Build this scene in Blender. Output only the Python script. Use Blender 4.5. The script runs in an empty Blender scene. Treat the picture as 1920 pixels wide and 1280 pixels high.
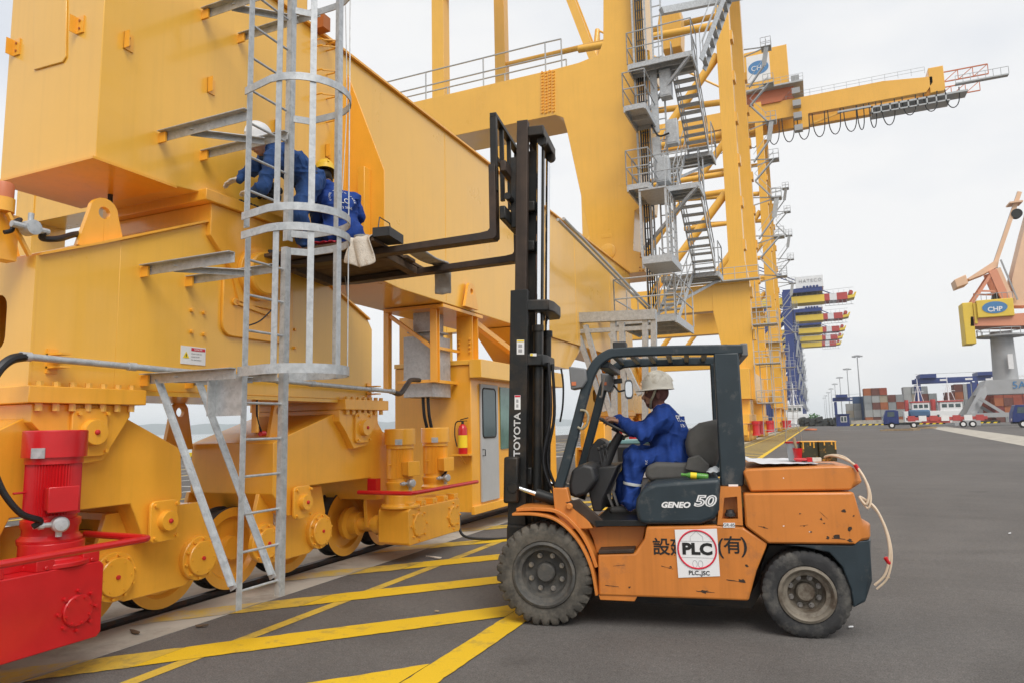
import bpy, bmesh, math, random
import numpy as np
from mathutils import Vector, Matrix, noise
random.seed(7)
SC = bpy.context.scene
COL = SC.collection
# ------------------------------------------------------------------ camera
F, PW, PH, CAMH = 1300.0, 1920.0, 1280.0, 1.70
PITCH, YAW, ROLL = math.atan(158/F), math.atan(566/F), math.radians(-1.2)
_f = Vector((-math.sin(YAW)*math.cos(PITCH), math.cos(YAW)*math.cos(PITCH), math.sin(PITCH)))
_r0 = Vector((math.cos(YAW), math.sin(YAW), 0)); _u0 = _r0.cross(_f)
_r = _r0*math.cos(ROLL)+_u0*math.sin(ROLL); _u = -_r0*math.sin(ROLL)+_u0*math.cos(ROLL)
EYE = Vector((0, 0, CAMH))
cam = bpy.data.cameras.new('camera'); camo = bpy.data.objects.new('camera', cam); COL.objects.link(camo)
M4 = Matrix((_r, _u, -_f)).transposed().to_4x4(); M4.translation = EYE
camo.matrix_world = M4
cam.sensor_width = 36; cam.lens = F/PW*36; cam.clip_start = .05; cam.clip_end = 30000
SC.camera = camo
# ------------------------------------------------------------------ sky, sun, exposure
SUN_EL, SUN_AZ = math.radians(50), math.radians(138)     # azimuth clockwise from +Y
w = bpy.data.worlds.new('World'); SC.world = w; w.use_nodes = True
nt = w.node_tree; nt.nodes.clear()
out = nt.nodes.new('ShaderNodeOutputWorld'); bg = nt.nodes.new('ShaderNodeBackground')
sky = nt.nodes.new('ShaderNodeTexSky'); sky.sky_type = 'NISHITA'; sky.sun_disc = False
sky.sun_elevation = SUN_EL; sky.sun_rotation = SUN_AZ; sky.air_density = 1; sky.dust_density = 4
tc = nt.nodes.new('ShaderNodeTexCoord'); mp = nt.nodes.new('ShaderNodeMapping'); mp.inputs['Scale'].default_value = (1, 1, 2.6)
nz = nt.nodes.new('ShaderNodeTexNoise'); nz.inputs['Scale'].default_value = 1.7; nz.inputs['Detail'].default_value = 6; nz.inputs['Roughness'].default_value = .48
cr = nt.nodes.new('ShaderNodeValToRGB')
cr.color_ramp.elements[0].position = .33; cr.color_ramp.elements[0].color = (4.75, 5.02, 5.45, 1)
cr.color_ramp.elements[1].position = .56; cr.color_ramp.elements[1].color = (6.25, 6.25, 6.22, 1)
mx = nt.nodes.new('ShaderNodeMix'); mx.data_type = 'RGBA'; mx.inputs[0].default_value = .93    # overcast layer over the clear sky
L = nt.links.new
L(tc.outputs['Generated'], mp.inputs['Vector']); L(mp.outputs['Vector'], nz.inputs['Vector']); L(nz.outputs['Fac'], cr.inputs['Fac'])
L(sky.outputs['Color'], mx.inputs[6]); L(cr.outputs['Color'], mx.inputs[7]); L(mx.outputs[2], bg.inputs['Color'])
bg.inputs['Strength'].default_value = .1; L(bg.outputs['Background'], out.inputs['Surface'])
sl = bpy.data.lights.new('sun', 'SUN'); sl.energy = 1.5; sl.angle = math.radians(35); sl.color = (1, .96, .9)
so = bpy.data.objects.new('sun', sl); COL.objects.link(so)
sd = Vector((math.sin(SUN_AZ)*math.cos(SUN_EL), math.cos(SUN_AZ)*math.cos(SUN_EL), math.sin(SUN_EL)))
so.rotation_euler = sd.to_track_quat('Z', 'Y').to_euler(); so.location = (0, -20, 60)
vs = SC.view_settings; vs.view_transform = 'Standard'; vs.look = 'None'; vs.exposure = 0.66; vs.gamma = 1; vs.use_curve_mapping = False
SC.render.film_transparent = False; SC.cycles.volume_bounces = 2; SC.cycles.max_bounces = 8
# ------------------------------------------------------------------ helpers
def px(x, y, X=None, Y=None, Z=None):
    """the point of the plane X=, Y= or Z= that the photograph shows at pixel x, y"""
    d = _f+_r*((x-PW/2)/F)-_u*((y-PH/2)/F)
    if X is not None: t = X/d.x
    elif Y is not None: t = Y/d.y
    else: t = (Z-CAMH)/d.z
    return EYE+d*t
def pxs(pts, **k): return [px(a, b, **k) for a, b in pts]
def V(*a): return Vector(a)
def col4(c): return (c[0], c[1], c[2], 1)
def lin(h):
    h = h.lstrip('#'); o = []
    for i in (0, 2, 4):
        c = int(h[i:i+2], 16)/255; o.append(c/12.92 if c <= .04045 else ((c+.055)/1.055)**2.4)
    return tuple(o)
MATS = {}
def mat(name, color, rough=.5, metal=0., var=.08, vscale=3., bump=.0, bscale=60., streak=0., coat=0., alpha=1., trans=0., dirt=None, dirtamt=0., dscale=4., wave=0., spec=.5, emit=None):
    m = bpy.data.materials.new(name); m.use_nodes = True; MATS[name] = m
    n = m.node_tree; b = n.nodes['Principled BSDF']; L = n.links.new
    def N(t): return n.nodes.new(t)
    g = N('ShaderNodeNewGeometry')
    b.inputs['Roughness'].default_value = rough; b.inputs['Metallic'].default_value = metal
    b.inputs['Specular IOR Level'].default_value = spec
    b.inputs['Coat Weight'].default_value = coat; b.inputs['Coat Roughness'].default_value = .12
    b.inputs['Transmission Weight'].default_value = trans; b.inputs['Alpha'].default_value = alpha
    n1 = N('ShaderNodeTexNoise'); n1.inputs['Scale'].default_value = vscale; n1.inputs['Detail'].default_value = 6; n1.inputs['Roughness'].default_value = .6
    L(g.outputs['Position'], n1.inputs['Vector'])
    r = N('ShaderNodeMapRange'); r.inputs['From Min'].default_value = .3; r.inputs['From Max'].default_value = .7
    r.inputs['To Min'].default_value = 1-var; r.inputs['To Max'].default_value = 1+var
    L(n1.outputs['Fac'], r.inputs['Value'])
    mul = N('ShaderNodeMix'); mul.data_type = 'RGBA'; mul.blend_type = 'MULTIPLY'; mul.inputs[0].default_value = 1
    mul.inputs[6].default_value = col4(color); L(r.outputs['Result'], mul.inputs[7])
    cur = mul.outputs[2]
    if streak:
        mp = N('ShaderNodeMapping'); mp.inputs['Scale'].default_value = (9, 9, .35)
        L(g.outputs['Position'], mp.inputs['Vector'])
        n2 = N('ShaderNodeTexNoise'); n2.inputs['Scale'].default_value = 1.6; n2.inputs['Detail'].default_value = 5
        L(mp.outputs['Vector'], n2.inputs['Vector'])
        r2 = N('ShaderNodeMapRange'); r2.inputs['From Min'].default_value = .5; r2.inputs['From Max'].default_value = .75
        r2.inputs['To Min'].default_value = 1; r2.inputs['To Max'].default_value = 1-streak
        L(n2.outputs['Fac'], r2.inputs['Value'])
        m2 = N('ShaderNodeMix'); m2.data_type = 'RGBA'; m2.blend_type = 'MULTIPLY'; m2.inputs[0].default_value = 1
        L(cur, m2.inputs[6]); L(r2.outputs['Result'], m2.inputs[7]); cur = m2.outputs[2]
    if dirt:
        n3 = N('ShaderNodeTexNoise'); n3.inputs['Scale'].default_value = dscale; n3.inputs['Detail'].default_value = 8; n3.inputs['Roughness'].default_value = .7
        L(g.outputs['Position'], n3.inputs['Vector'])
        r3 = N('ShaderNodeMapRange'); r3.inputs['From Min'].default_value = .62-dirtamt*.35; r3.inputs['From Max'].default_value = .72-dirtamt*.2
        L(n3.outputs['Fac'], r3.inputs['Value'])
        m3 = N('ShaderNodeMix'); m3.data_type = 'RGBA'; L(r3.outputs['Result'], m3.inputs[0]); L(cur, m3.inputs[6]); m3.inputs[7].default_value = col4(dirt); cur = m3.outputs[2]
    L(cur, b.inputs['Base Color'])
    rr = N('ShaderNodeMapRange'); rr.inputs['To Min'].default_value = max(.02, rough-.1); rr.inputs['To Max'].default_value = min(1, rough+.12)
    L(n1.outputs['Fac'], rr.inputs['Value']); L(rr.outputs['Result'], b.inputs['Roughness'])
    nrm = None
    if bump:
        nb = N('ShaderNodeTexNoise'); nb.inputs['Scale'].default_value = bscale; nb.inputs['Detail'].default_value = 4
        L(g.outputs['Position'], nb.inputs['Vector'])
        bp = N('ShaderNodeBump'); bp.inputs['Strength'].default_value = bump; bp.inputs['Distance'].default_value = .01
        L(nb.outputs['Fac'], bp.inputs['Height']); nrm = bp.outputs['Normal']
    if wave:
        nw = N('ShaderNodeTexNoise'); nw.inputs['Scale'].default_value = 1.7; nw.inputs['Detail'].default_value = 1
        L(g.outputs['Position'], nw.inputs['Vector'])
        bw = N('ShaderNodeBump'); bw.inputs['Strength'].default_value = wave; bw.inputs['Distance'].default_value = .05
        L(nw.outputs['Fac'], bw.inputs['Height'])
        if nrm: L(nrm, bw.inputs['Normal'])
        nrm = bw.outputs['Normal']
    if nrm: L(nrm, b.inputs['Normal'])
    if emit: b.inputs['Emission Color'].default_value = col4(emit); b.inputs['Emission Strength'].default_value = 1
    return m
class MB:
    def __init__(s): s.v = []; s.f = []
    def add(s, vs, fs):
        o = len(s.v); s.v += [Vector(v) for v in vs]; s.f += [tuple(i+o for i in f) for f in fs]; return s
    def box(s, a, b):
        x0, x1 = sorted((a[0], b[0])); y0, y1 = sorted((a[1], b[1])); z0, z1 = sorted((a[2], b[2]))
        return s.add([(x0,y0,z0),(x1,y0,z0),(x1,y1,z0),(x0,y1,z0),(x0,y0,z1),(x1,y0,z1),(x1,y1,z1),(x0,y1,z1)],
                     [(3,2,1,0),(4,5,6,7),(0,1,5,4),(1,2,6,5),(2,3,7,6),(3,0,4,7)])
    def obox(s, c, ax, ay, az):
        c = Vector(c); vs = [c+ax*i+ay*j+az*k for k in (-1,1) for j in (-1,1) for i in (-1,1)]
        return s.add(vs, [(0,2,3,1),(4,5,7,6),(0,1,5,4),(1,3,7,5),(3,2,6,7),(2,0,4,6)])
    def prism(s, pts, ext):
        n = len(pts); ext = Vector(ext); pts = [Vector(p) for p in pts]
        nn = Vector((0,0,0))
        for i in range(n): nn += pts[i].cross(pts[(i+1) % n])
        if nn.dot(ext) > 0: pts = pts[::-1]
        return s.add(pts+[p+ext for p in pts], [tuple(range(n)), tuple(range(2*n-1, n-1, -1))]+[(i, i+n, (i+1) % n+n, (i+1) % n) for i in range(n)])
    def cyl(s, p0, p1, r0, r1=None, n=16, caps=True):
        r1 = r0 if r1 is None else r1; p0 = Vector(p0); p1 = Vector(p1); d = (p1-p0).normalized()
        a = d.orthogonal().normalized(); b = d.cross(a); vs = []
        for p, r in ((p0, r0), (p1, r1)):
            for i in range(n): t = 2*math.pi*i/n; vs.append(p+a*(r*math.cos(t))+b*(r*math.sin(t)))
        fs = [(i, (i+1) % n, (i+1) % n+n, i+n) for i in range(n)]
        if caps: fs += [tuple(range(n-1, -1, -1)), tuple(range(n, 2*n))]
        return s.add(vs, fs)
    def tube(s, path, r, n=8, closed=False):
        path = [Vector(p) for p in path]; m = len(path); vs = []; a = None
        for i, p in enumerate(path):
            if closed: t = path[(i+1) % m]-path[i-1]
            else: t = path[min(i+1, m-1)]-path[max(i-1, 0)]
            t.normalize(); a = t.orthogonal() if a is None else a-t*a.dot(t)
            if a.length < 1e-6: a = t.orthogonal()
            a.normalize(); b = t.cross(a); ri = r[i] if isinstance(r, (list, tuple)) else r
            vs += [p+a*(ri*math.cos(2*math.pi*k/n))+b*(ri*math.sin(2*math.pi*k/n)) for k in range(n)]
        fs = []
        for i in range(m if closed else m-1):
            j = (i+1) % m
            fs += [(i*n+k, i*n+(k+1) % n, j*n+(k+1) % n, j*n+k) for k in range(n)]
        if not closed: fs += [tuple(range(n-1, -1, -1)), tuple(range((m-1)*n, m*n))]
        return s.add(vs, fs)
    def bar(s, p0, p1, w, h, up=(0, 0, 1)):
        """rectangular bar: w across, h along up"""
        p0 = Vector(p0); p1 = Vector(p1); d = (p1-p0); l = d.length; d.normalize(); up = Vector(up)
        if abs(d.dot(up.normalized())) > .98: up = Vector((0, 1, 0)) if abs(d.y) < .9 else Vector((1, 0, 0))
        sx = d.cross(up).normalized(); u = sx.cross(d)
        return s.obox((p0+p1)/2, sx*(w/2), d*(l/2), u*(h/2)) if False else s.obox((p0+p1)/2, d*(l/2), sx*(-w/2), u*(h/2))
    def angle(s, p0, p1, w, h, t, side=(0, 0, 1), up=(0, 0, 1), zf=1):
        """L profile: a vertical leg h and a horizontal leg w, thickness t"""
        p0 = Vector(p0); p1 = Vector(p1); d = (p1-p0).normalized(); up = Vector(up); sx = d.cross(up).normalized()
        s.bar(p0, p1, t, h, up); o = sx*(w/2)+up*(zf*(h/2-t/2)); s.bar(p0+o, p1+o, w, t*.98, up); return s
    def lathe(s, prof, o, axis=(0, 0, 1), n=24, a0=0):
        o = Vector(o); d = Vector(axis).normalized(); a = d.orthogonal().normalized(); b = d.cross(a); vs = []
        for r, z in prof: vs += [o+d*z+a*(r*math.cos(a0+2*math.pi*k/n))+b*(r*math.sin(a0+2*math.pi*k/n)) for k in range(n)]
        fs = []
        for i in range(len(prof)-1): fs += [(i*n+k, i*n+(k+1) % n, (i+1)*n+(k+1) % n, (i+1)*n+k) for k in range(n)]
        if prof[0][0] > 1e-5: fs.append(tuple(range(n-1, -1, -1)))
        if prof[-1][0] > 1e-5: fs.append(tuple(range((len(prof)-1)*n, len(prof)*n)))
        return s.add(vs, fs)
    def loft(s, rings, caps=True):
        """rings: equal-length lists of points"""
        n = len(rings[0]); vs = [p for r in rings for p in r]; fs = []
        for i in range(len(rings)-1): fs += [(i*n+k, i*n+(k+1) % n, (i+1)*n+(k+1) % n, (i+1)*n+k) for k in range(n)]
        if caps: fs += [tuple(range(n-1, -1, -1)), tuple(range((len(rings)-1)*n, len(rings)*n))]
        return s.add(vs, fs)
    def xf(s, m): s.v = [m @ v for v in s.v]; return s
    def mesh(s, name, off=None):
        me = bpy.data.meshes.new(name); me.from_pydata([tuple(v-off) if off else tuple(v) for v in s.v], [], s.f); me.validate()
        bm = bmesh.new(); bm.from_mesh(me); bmesh.ops.remove_doubles(bm, verts=bm.verts, dist=1e-5); bmesh.ops.recalc_face_normals(bm, faces=bm.faces); bm.to_mesh(me); bm.free()
        return me
    def build(s, name, m, parent=None, bevel=0., sharp=32, seg=2, label=None, kind=None, at=None):
        """links the collected shapes as ONE mesh object, under parent (coordinates stay those of the world)"""
        off = Vector(parent['_o']) if parent is not None and '_o' in parent else None
        if parent is None and at is not None: off = Vector(at)
        me = s.mesh(name, off); me.materials.append(MATS[m] if isinstance(m, str) else m)
        return finish(me, name, parent, bevel, sharp, seg, label, kind, off if parent is None else None)
def finish(me, name, parent, bevel=0, sharp=32, seg=2, label=None, kind=None, loc=None):
    me.shade_smooth(); me.set_sharp_from_angle(angle=math.radians(sharp))
    o = bpy.data.objects.new(name, me); COL.objects.link(o)
    if parent is not None:
        o.parent = parent
        if '_o' in parent: o['_o'] = parent['_o']
    elif loc is not None: o.location = loc
    if bevel:
        b = o.modifiers.new('bevel', 'BEVEL'); b.width = bevel; b.segments = seg; b.limit_method = 'ANGLE'; b.angle_limit = math.radians(40); b.harden_normals = False
    if label: o['label'] = label
    if kind: o['kind'] = kind
    return o
def thing(name, label, cat, loc=(0, 0, 0), group=None):
    o = bpy.data.objects.new(name, None); COL.objects.link(o); o.empty_display_size = .3
    o.location = loc; o['_o'] = tuple(loc); o['label'] = label; o['category'] = cat
    if group: o['group'] = group
    return o
def tag(o, label, cat, group=None):
    o['label'] = label; o['category'] = cat
    if group: o['group'] = group
    return o
def struct(o): o['kind'] = 'structure'; return o
def copy_tree(o, parent=None, loc=None):
    c = o.copy(); COL.objects.link(c); c.parent = parent
    if loc is not None: c.location = loc
    for ch in o.children: copy_tree(ch, c)
    return c
def text(name, body, m, parent, origin, ux, uy, size, depth=.002, shear=0., bold=0., sx=1., align='CENTER', spacing=1.):
    """raised lettering: ux reading direction, uy up direction (unit vectors), size = capital height"""
    cu = bpy.data.curves.new(name, 'FONT'); cu.body = body; cu.size = size/.72; cu.align_x = align; cu.align_y = 'CENTER'
    cu.extrude = depth/2; cu.shear = shear; cu.offset = bold; cu.space_character = spacing; cu.resolution_u = 3
    t = bpy.data.objects.new('tmp', cu); COL.objects.link(t); bpy.context.view_layer.update()
    me = bpy.data.meshes.new_from_object(t.evaluated_get(bpy.context.evaluated_depsgraph_get()))
    COL.objects.unlink(t); bpy.data.objects.remove(t)
    ux = Vector(ux).normalized(); uy = Vector(uy).normalized(); un = ux.cross(uy)
    mm = Matrix((ux*sx, uy, un)).transposed().to_4x4(); mm.translation = Vector(origin)
    off = Vector(parent['_o']) if parent is not None and '_o' in parent else Vector((0, 0, 0))
    mm.translation = mm.translation-off
    me.transform(mm); me.name = name; me.materials.clear(); me.materials.append(MATS[m])
    return finish(me, name, parent)
def arc(c, r, a0, a1, n, ax, ay):
    c = Vector(c); ax = Vector(ax); ay = Vector(ay)
    return [c+ax*(r*math.cos(a0+(a1-a0)*i/n))+ay*(r*math.sin(a0+(a1-a0)*i/n)) for i in range(n+1)]
def spline(pts, n=8):
    pts = [Vector(p) for p in pts]; o = []
    for i in range(len(pts)-1):
        p0 = pts[max(i-1, 0)]; p1 = pts[i]; p2 = pts[i+1]; p3 = pts[min(i+2, len(pts)-1)]
        for k in range(n):
            t = k/n; o.append(.5*((2*p1)+(p2-p0)*t+(2*p0-5*p1+4*p2-p3)*t*t+(3*p1-p0-3*p2+p3)*t**3))
    return o+[pts[-1]]
EX, EY, EZ = Vector((1, 0, 0)), Vector((0, 1, 0)), Vector((0, 0, 1))
# ------------------------------------------------------------------ materials
OR = lin('#f0a52a'); 
mat('crane_paint', (.84, .462, .058), .30, var=.05, vscale=.9, streak=.05, bump=.02, bscale=90, wave=.10, coat=.55)  # yellower than crane_paint_b: reflected light on upper beams is put into colour
mat('crane_paint_b', (.86, .408, .036), .32, var=.06, vscale=2.5, bump=.03, bscale=90, wave=.05, coat=.45, streak=.08)
mat('crane_far', (.83, .44, .052), .38, coat=.3, var=.04, vscale=.3, streak=.08)
mat('crane_rust', (.42, .13, .03), .6, var=.15)
mat('galv', (.47, .49, .505), .46, .35, var=.18, vscale=14, bump=.03, bscale=160, dirt=(.36, .38, .40), dirtamt=.3, dscale=22)
mat('galv_far', (.42, .44, .45), .55, .25, var=.1, vscale=3)
mat('red_paint', (.52, .008, .012), .33, var=.08, vscale=5, coat=.3, bump=.04, bscale=70)
mat('red_dot', (.55, .02, .02), .5)
mat('rubber', (.012, .012, .013), .6, var=.3, vscale=8)
mat('cable', (.010, .010, .012), .45)
mat('steel', (.36, .34, .32), .35, .8, var=.15, vscale=6)
mat('chrome', (.85, .86, .88), .08, 1.0, var=.02)
mat('tread_steel', (.045, .04, .038), .55, .3, var=.3, vscale=6)
mat('rail_steel', (.06, .05, .045), .5, .5, var=.3, vscale=4, dirt=(.12, .055, .03), dirtamt=.4, dscale=6)
mat('fork_orange', (.59, .200, .034), .42, var=.07, vscale=3, coat=.12, bump=.05, bscale=50, dirt=(.40, .15, .045), dirtamt=.14, dscale=2.6, streak=.16)
mat('fork_dark', (.021, .034, .043), .42, var=.12, vscale=6, bump=.05, bscale=60, dirt=(.075, .08, .08), dirtamt=.2, dscale=7)
mat('mast_dark', (.011, .012, .012), .45, .2, var=.3, vscale=4, bump=.06, bscale=40, dirt=(.038, .027, .018), dirtamt=.4, dscale=3)
mat('mast_rust', (.050, .032, .022), .55, .2, var=.35, vscale=6, streak=.4)
mat('seat_grey', (.085, .082, .076), .75, var=.15, vscale=12, bump=.15, bscale=200)
mat('plastic_dark', (.028, .028, .029), .5, var=.15)
mat('plastic_grey', (.16, .165, .17), .5, var=.1)
mat('tyre', (.052, .048, .041), .85, var=.25, vscale=9, bump=.25, bscale=60, dirt=(.125, .112, .092), dirtamt=.62, dscale=6)
mat('tyre_rear', (.026, .026, .027), .75, var=.3, vscale=9, bump=.2, bscale=60, dirt=(.10, .095, .085), dirtamt=.4, dscale=5)
mat('rim_front', (.075, .073, .068), .7, .2, var=.2, vscale=14, bump=.1, bscale=60, dirt=(.12, .11, .095), dirtamt=.4, dscale=10)
mat('rim_rear', (.19, .165, .13), .6, .2, var=.2, vscale=14, dirt=(.09, .065, .045), dirtamt=.4, dscale=9)
mat('white_sticker', (.78, .78, .78), .45, var=.03)
mat('white_paint', (.75, .76, .77), .5, var=.06)
mat('ink_black', (.012, .012, .012), .5)
mat('ink_red', (.62, .02, .05), .5)
mat('ink_grey', (.35, .35, .36), .5)
mat('sign_yellow', (.85, .62, .02), .5)
mat('sign_blue', (.07, .22, .45), .5)
mat('glass_dark', (.05, .08, .085), .06, 0, var=.1, spec=.8)
mat('glass_green', (.10, .20, .17), .05, 0, var=.25, vscale=2.5, spec=.9)
mat('mirror', (.7, .72, .74), .04, 1., var=.02)
mat('blue_cloth', (.018, .052, .235), .85, var=.18, vscale=9, bump=.35, bscale=28, spec=.2)
mat('blue_cloth_b', (.030, .075, .215), .85, var=.18, vscale=9, bump=.35, bscale=28, spec=.2)
mat('skin', (.36, .19, .12), .55, var=.08, vscale=12)
mat('glove', (.62, .56, .48), .9, var=.15, vscale=25)
mat('balaclava', (.13, .055, .045), .9, var=.3, vscale=18)
mat('camo_strap', (.30, .27, .19), .8, var=.35, vscale=30)
mat('helmet_white', (.66, .63, .55), .38, var=.07, vscale=6, dirt=(.42, .37, .29), dirtamt=.2, dscale=9)
mat('helmet_yellow', (.75, .48, .03), .35)
mat('hair', (.012, .010, .009), .6)
mat('shoe', (.03, .028, .026), .7, var=.2, vscale=20)
mat('reflective', (.55, .57, .56), .45)
mat('wood_plank', (.10, .062, .036), .8, var=.35, vscale=10, bump=.3, bscale=30)
mat('wood_pale', (.34, .25, .15), .8, var=.25, vscale=8, bump=.2, bscale=40)
mat('fork_steel', (.060, .038, .027), .5, .3, var=.35, vscale=8, bump=.1, bscale=50, dirt=(.03, .026, .024), dirtamt=.4, dscale=4)
mat('towel', (.62, .56, .48), .95, var=.12, vscale=14, bump=.9, bscale=70, dirt=(.38, .27, .19), dirtamt=.25, dscale=9)
mat('towel_grey', (.42, .40, .38), .95, var=.15, vscale=14, bump=1., bscale=60, dirt=(.30, .25, .21), dirtamt=.3, dscale=9)
mat('paper_sheet', (.70, .71, .74), .8, var=.06)
mat('paint_bucket', (.035, .032, .012), .5, var=.3, vscale=12, dirt=(.70, .33, .03), dirtamt=.22, dscale=11)
mat('paint_drip', (.80, .40, .05), .35, var=.1)
mat('clear_plastic', (.55, .58, .60), .25, var=.1, alpha=.75)
mat('hose', (.66, .52, .38), .4, var=.12, vscale=10)
mat('bottle_green', (.10, .30, .05), .2, alpha=.9)
mat('sealant', (.010, .009, .009), .7, bump=.6, bscale=40)
mat('brass_chain', (.42, .43, .43), .4, .8)
mat('concrete', (.43, .40, .345), .9, var=.12, vscale=1.3, bump=.2, bscale=40, dirt=(.27, .24, .20), dirtamt=.35, dscale=1.1)
mat('hill', (.065, .090, .085), .9, var=.15, vscale=.002)
mat('white_boat', (.78, .79, .80), .4, var=.03)
mat('blue_crane', (.030, .055, .20), .45, var=.08, vscale=.3)
mat('yellow_far', (.78, .56, .07), .45, var=.06, vscale=.3)
mat('red_far', (.46, .07, .065), .45)
mat('salmon', (.70, .30, .18), .5, var=.06, vscale=.4)
mat('brick_orange', (.58, .17, .07), .5, var=.1, vscale=.4)
mat('peach', (.78, .52, .34), .5, var=.06, vscale=.4)
mat('grey_far', (.36, .37, .38), .5, var=.08, vscale=.4)
mat('truck_blue', (.012, .030, .15), .35, coat=.3)
mat('tarp_blue', (.06, .13, .24), .7)
mat('green_far', (.06, .17, .05), .8, var=.3, vscale=.4)
mat('dark_far', (.03, .035, .035), .8, var=.3, vscale=.4)
# ================================================================== the setting
RX = -5.95                       # landside rail
def asphalt():
    m = bpy.data.materials.new('asphalt'); m.use_nodes = True; MATS['asphalt'] = m
    n = m.node_tree; b = n.nodes['Principled BSDF']; L = n.links.new; N = n.nodes.new
    g = N('ShaderNodeNewGeometry')
    def noise_(sc, det=6, ro=.6, vec=None):
        t = N('ShaderNodeTexNoise'); t.inputs['Scale'].default_value = sc; t.inputs['Detail'].default_value = det; t.inputs['Roughness'].default_value = ro
        L(vec or g.outputs['Position'], t.inputs['Vector']); return t.outputs['Fac']
    def mr(v, a, b_, c, d):
        r = N('ShaderNodeMapRange'); r.inputs[1].default_value = a; r.inputs[2].default_value = b_; r.inputs[3].default_value = c; r.inputs[4].default_value = d; L(v, r.inputs[0]); return r.outputs[0]
    def mulv(a, b_):
        x = N('ShaderNodeMath'); x.operation = 'MULTIPLY'; L(a, x.inputs[0]); L(b_, x.inputs[1]); return x.outputs[0]
    fine = mulv(mr(noise_(85, 4, .7), .3, .7, .50, 1.50), mr(noise_(20, 6, .75), .3, .7, .80, 1.20)); mid = mr(noise_(1.1, 7), .3, .7, .86, 1.14); big = mr(noise_(.13, 5), .3, .7, .86, 1.12)
    mp = N('ShaderNodeMapping'); mp.inputs['Rotation'].default_value = (0, 0, math.radians(-32)); mp.inputs['Scale'].default_value = (.10, 1.3, 1); L(g.outputs['Position'], mp.inputs['Vector'])
    skid = mr(noise_(1.6, 5, .55, mp.outputs['Vector']), .60, .78, 1, .86)
    oil = mr(noise_(.75, 3, .5), .66, .74, 1, .72); val = mulv(mulv(mulv(mulv(fine, mid), big), skid), oil)
    for cx, cy, R, wd, k in ((9.5, 3.0, 7.2, .16, .80), (9.5, 3.0, 8.9, .16, .82), (-1.0, 19.5, 9.3, .14, .84), (4.0, 26, 12., .2, .84), (12, 14, 6.4, .15, .84)):
        d = N('ShaderNodeVectorMath'); d.operation = 'DISTANCE'; L(g.outputs['Position'], d.inputs[0]); d.inputs[1].default_value = (cx, cy, 0)
        a = N('ShaderNodeMath'); a.operation = 'SUBTRACT'; L(d.outputs['Value'], a.inputs[0]); a.inputs[1].default_value = R; b2 = N('ShaderNodeMath'); b2.operation = 'ABSOLUTE'; L(a.outputs[0], b2.inputs[0])
        ring = mr(b2.outputs[0], wd*.5, wd*1.6, 1, 0); gt = mulv(ring, mr(noise_(.5, 4), .42, .62, 0, 1)); val = mulv(val, mr(gt, 0, 1, 1, k))
    x = N('ShaderNodeMix'); x.data_type = 'RGBA'; x.blend_type = 'MULTIPLY'; x.inputs[0].default_value = 1; x.inputs[6].default_value = (.122, .114, .108, 1); L(val, x.inputs[7])
    # pale grit
    vo = N('ShaderNodeTexVoronoi'); vo.inputs['Scale'].default_value = 26; L(g.outputs['Position'], vo.inputs['Vector'])
    gr = mr(vo.outputs['Distance'], .05, .09, .55, 0); gate = mr(noise_(9, 2), .58, .66, 0, 1); gm = mulv(gr, gate)
    y = N('ShaderNodeMix'); y.data_type = 'RGBA'; L(gm, y.inputs[0]); L(x.outputs[2], y.inputs[6]); y.inputs[7].default_value = (.22, .20, .18, 1)
    L(y.outputs[2], b.inputs['Base Color']); L(mr(mid, .8, 1.2, .78, .92), b.inputs['Roughness']); b.inputs['Specular IOR Level'].default_value = .3
    bp = N('ShaderNodeBump'); bp.inputs['Strength'].default_value = .35; bp.inputs['Distance'].default_value = .006; L(noise_(120, 4), bp.inputs['Height']); L(bp.outputs['Normal'], b.inputs['Normal'])
asphalt()
def road_paint(name, c, worn, under=(.10, .097, .095), lo=.46):
    m = bpy.data.materials.new(name); m.use_nodes = True; MATS[name] = m
    n = m.node_tree; b = n.nodes['Principled BSDF']; L = n.links.new; N = n.nodes.new
    g = N('ShaderNodeNewGeometry')
    a = N('ShaderNodeTexNoise'); a.inputs['Scale'].default_value = 3.2; a.inputs['Detail'].default_value = 9; a.inputs['Roughness'].default_value = .72; L(g.outputs['Position'], a.inputs['Vector'])
    r = N('ShaderNodeMapRange'); r.inputs[1].default_value = lo+.16-worn*.3; r.inputs[2].default_value = lo+.30-worn*.2; r.inputs[3].default_value = 0; r.inputs[4].default_value = .25+worn; r.clamp = True; L(a.outputs['Fac'], r.inputs[0])
    f = N('ShaderNodeTexNoise'); f.inputs['Scale'].default_value = 120; L(g.outputs['Position'], f.inputs['Vector'])
    fr = N('ShaderNodeMapRange'); fr.inputs[3].default_value = .8; fr.inputs[4].default_value = 1.15; L(f.outputs['Fac'], fr.inputs[0])
    x = N('ShaderNodeMix'); x.data_type = 'RGBA'; L(r.outputs[0], x.inputs[0]); x.inputs[6].default_value = col4(c); x.inputs[7].default_value = col4(under)
    y = N('ShaderNodeMix'); y.data_type = 'RGBA'; y.blend_type = 'MULTIPLY'; y.inputs[0].default_value = 1; L(x.outputs[2], y.inputs[6]); L(fr.outputs[0], y.inputs[7])
    L(y.outputs[2], b.inputs['Base Color']); b.inputs['Roughness'].default_value = .65
    bp = N('ShaderNodeBump'); bp.inputs['Strength'].default_value = .25; bp.inputs['Distance'].default_value = .005; L(f.outputs['Fac'], bp.inputs['Height']); L(bp.outputs['Normal'], b.inputs['Normal'])
road_paint('yellow_fresh', (.74, .475, .016), .30)
road_paint('yellow_old', (.62, .42, .055), .45)
road_paint('yellow_on_concrete', (.60, .42, .08), .7, (.42, .38, .32))
road_paint('white_line', (.62, .61, .58), .45)
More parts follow.
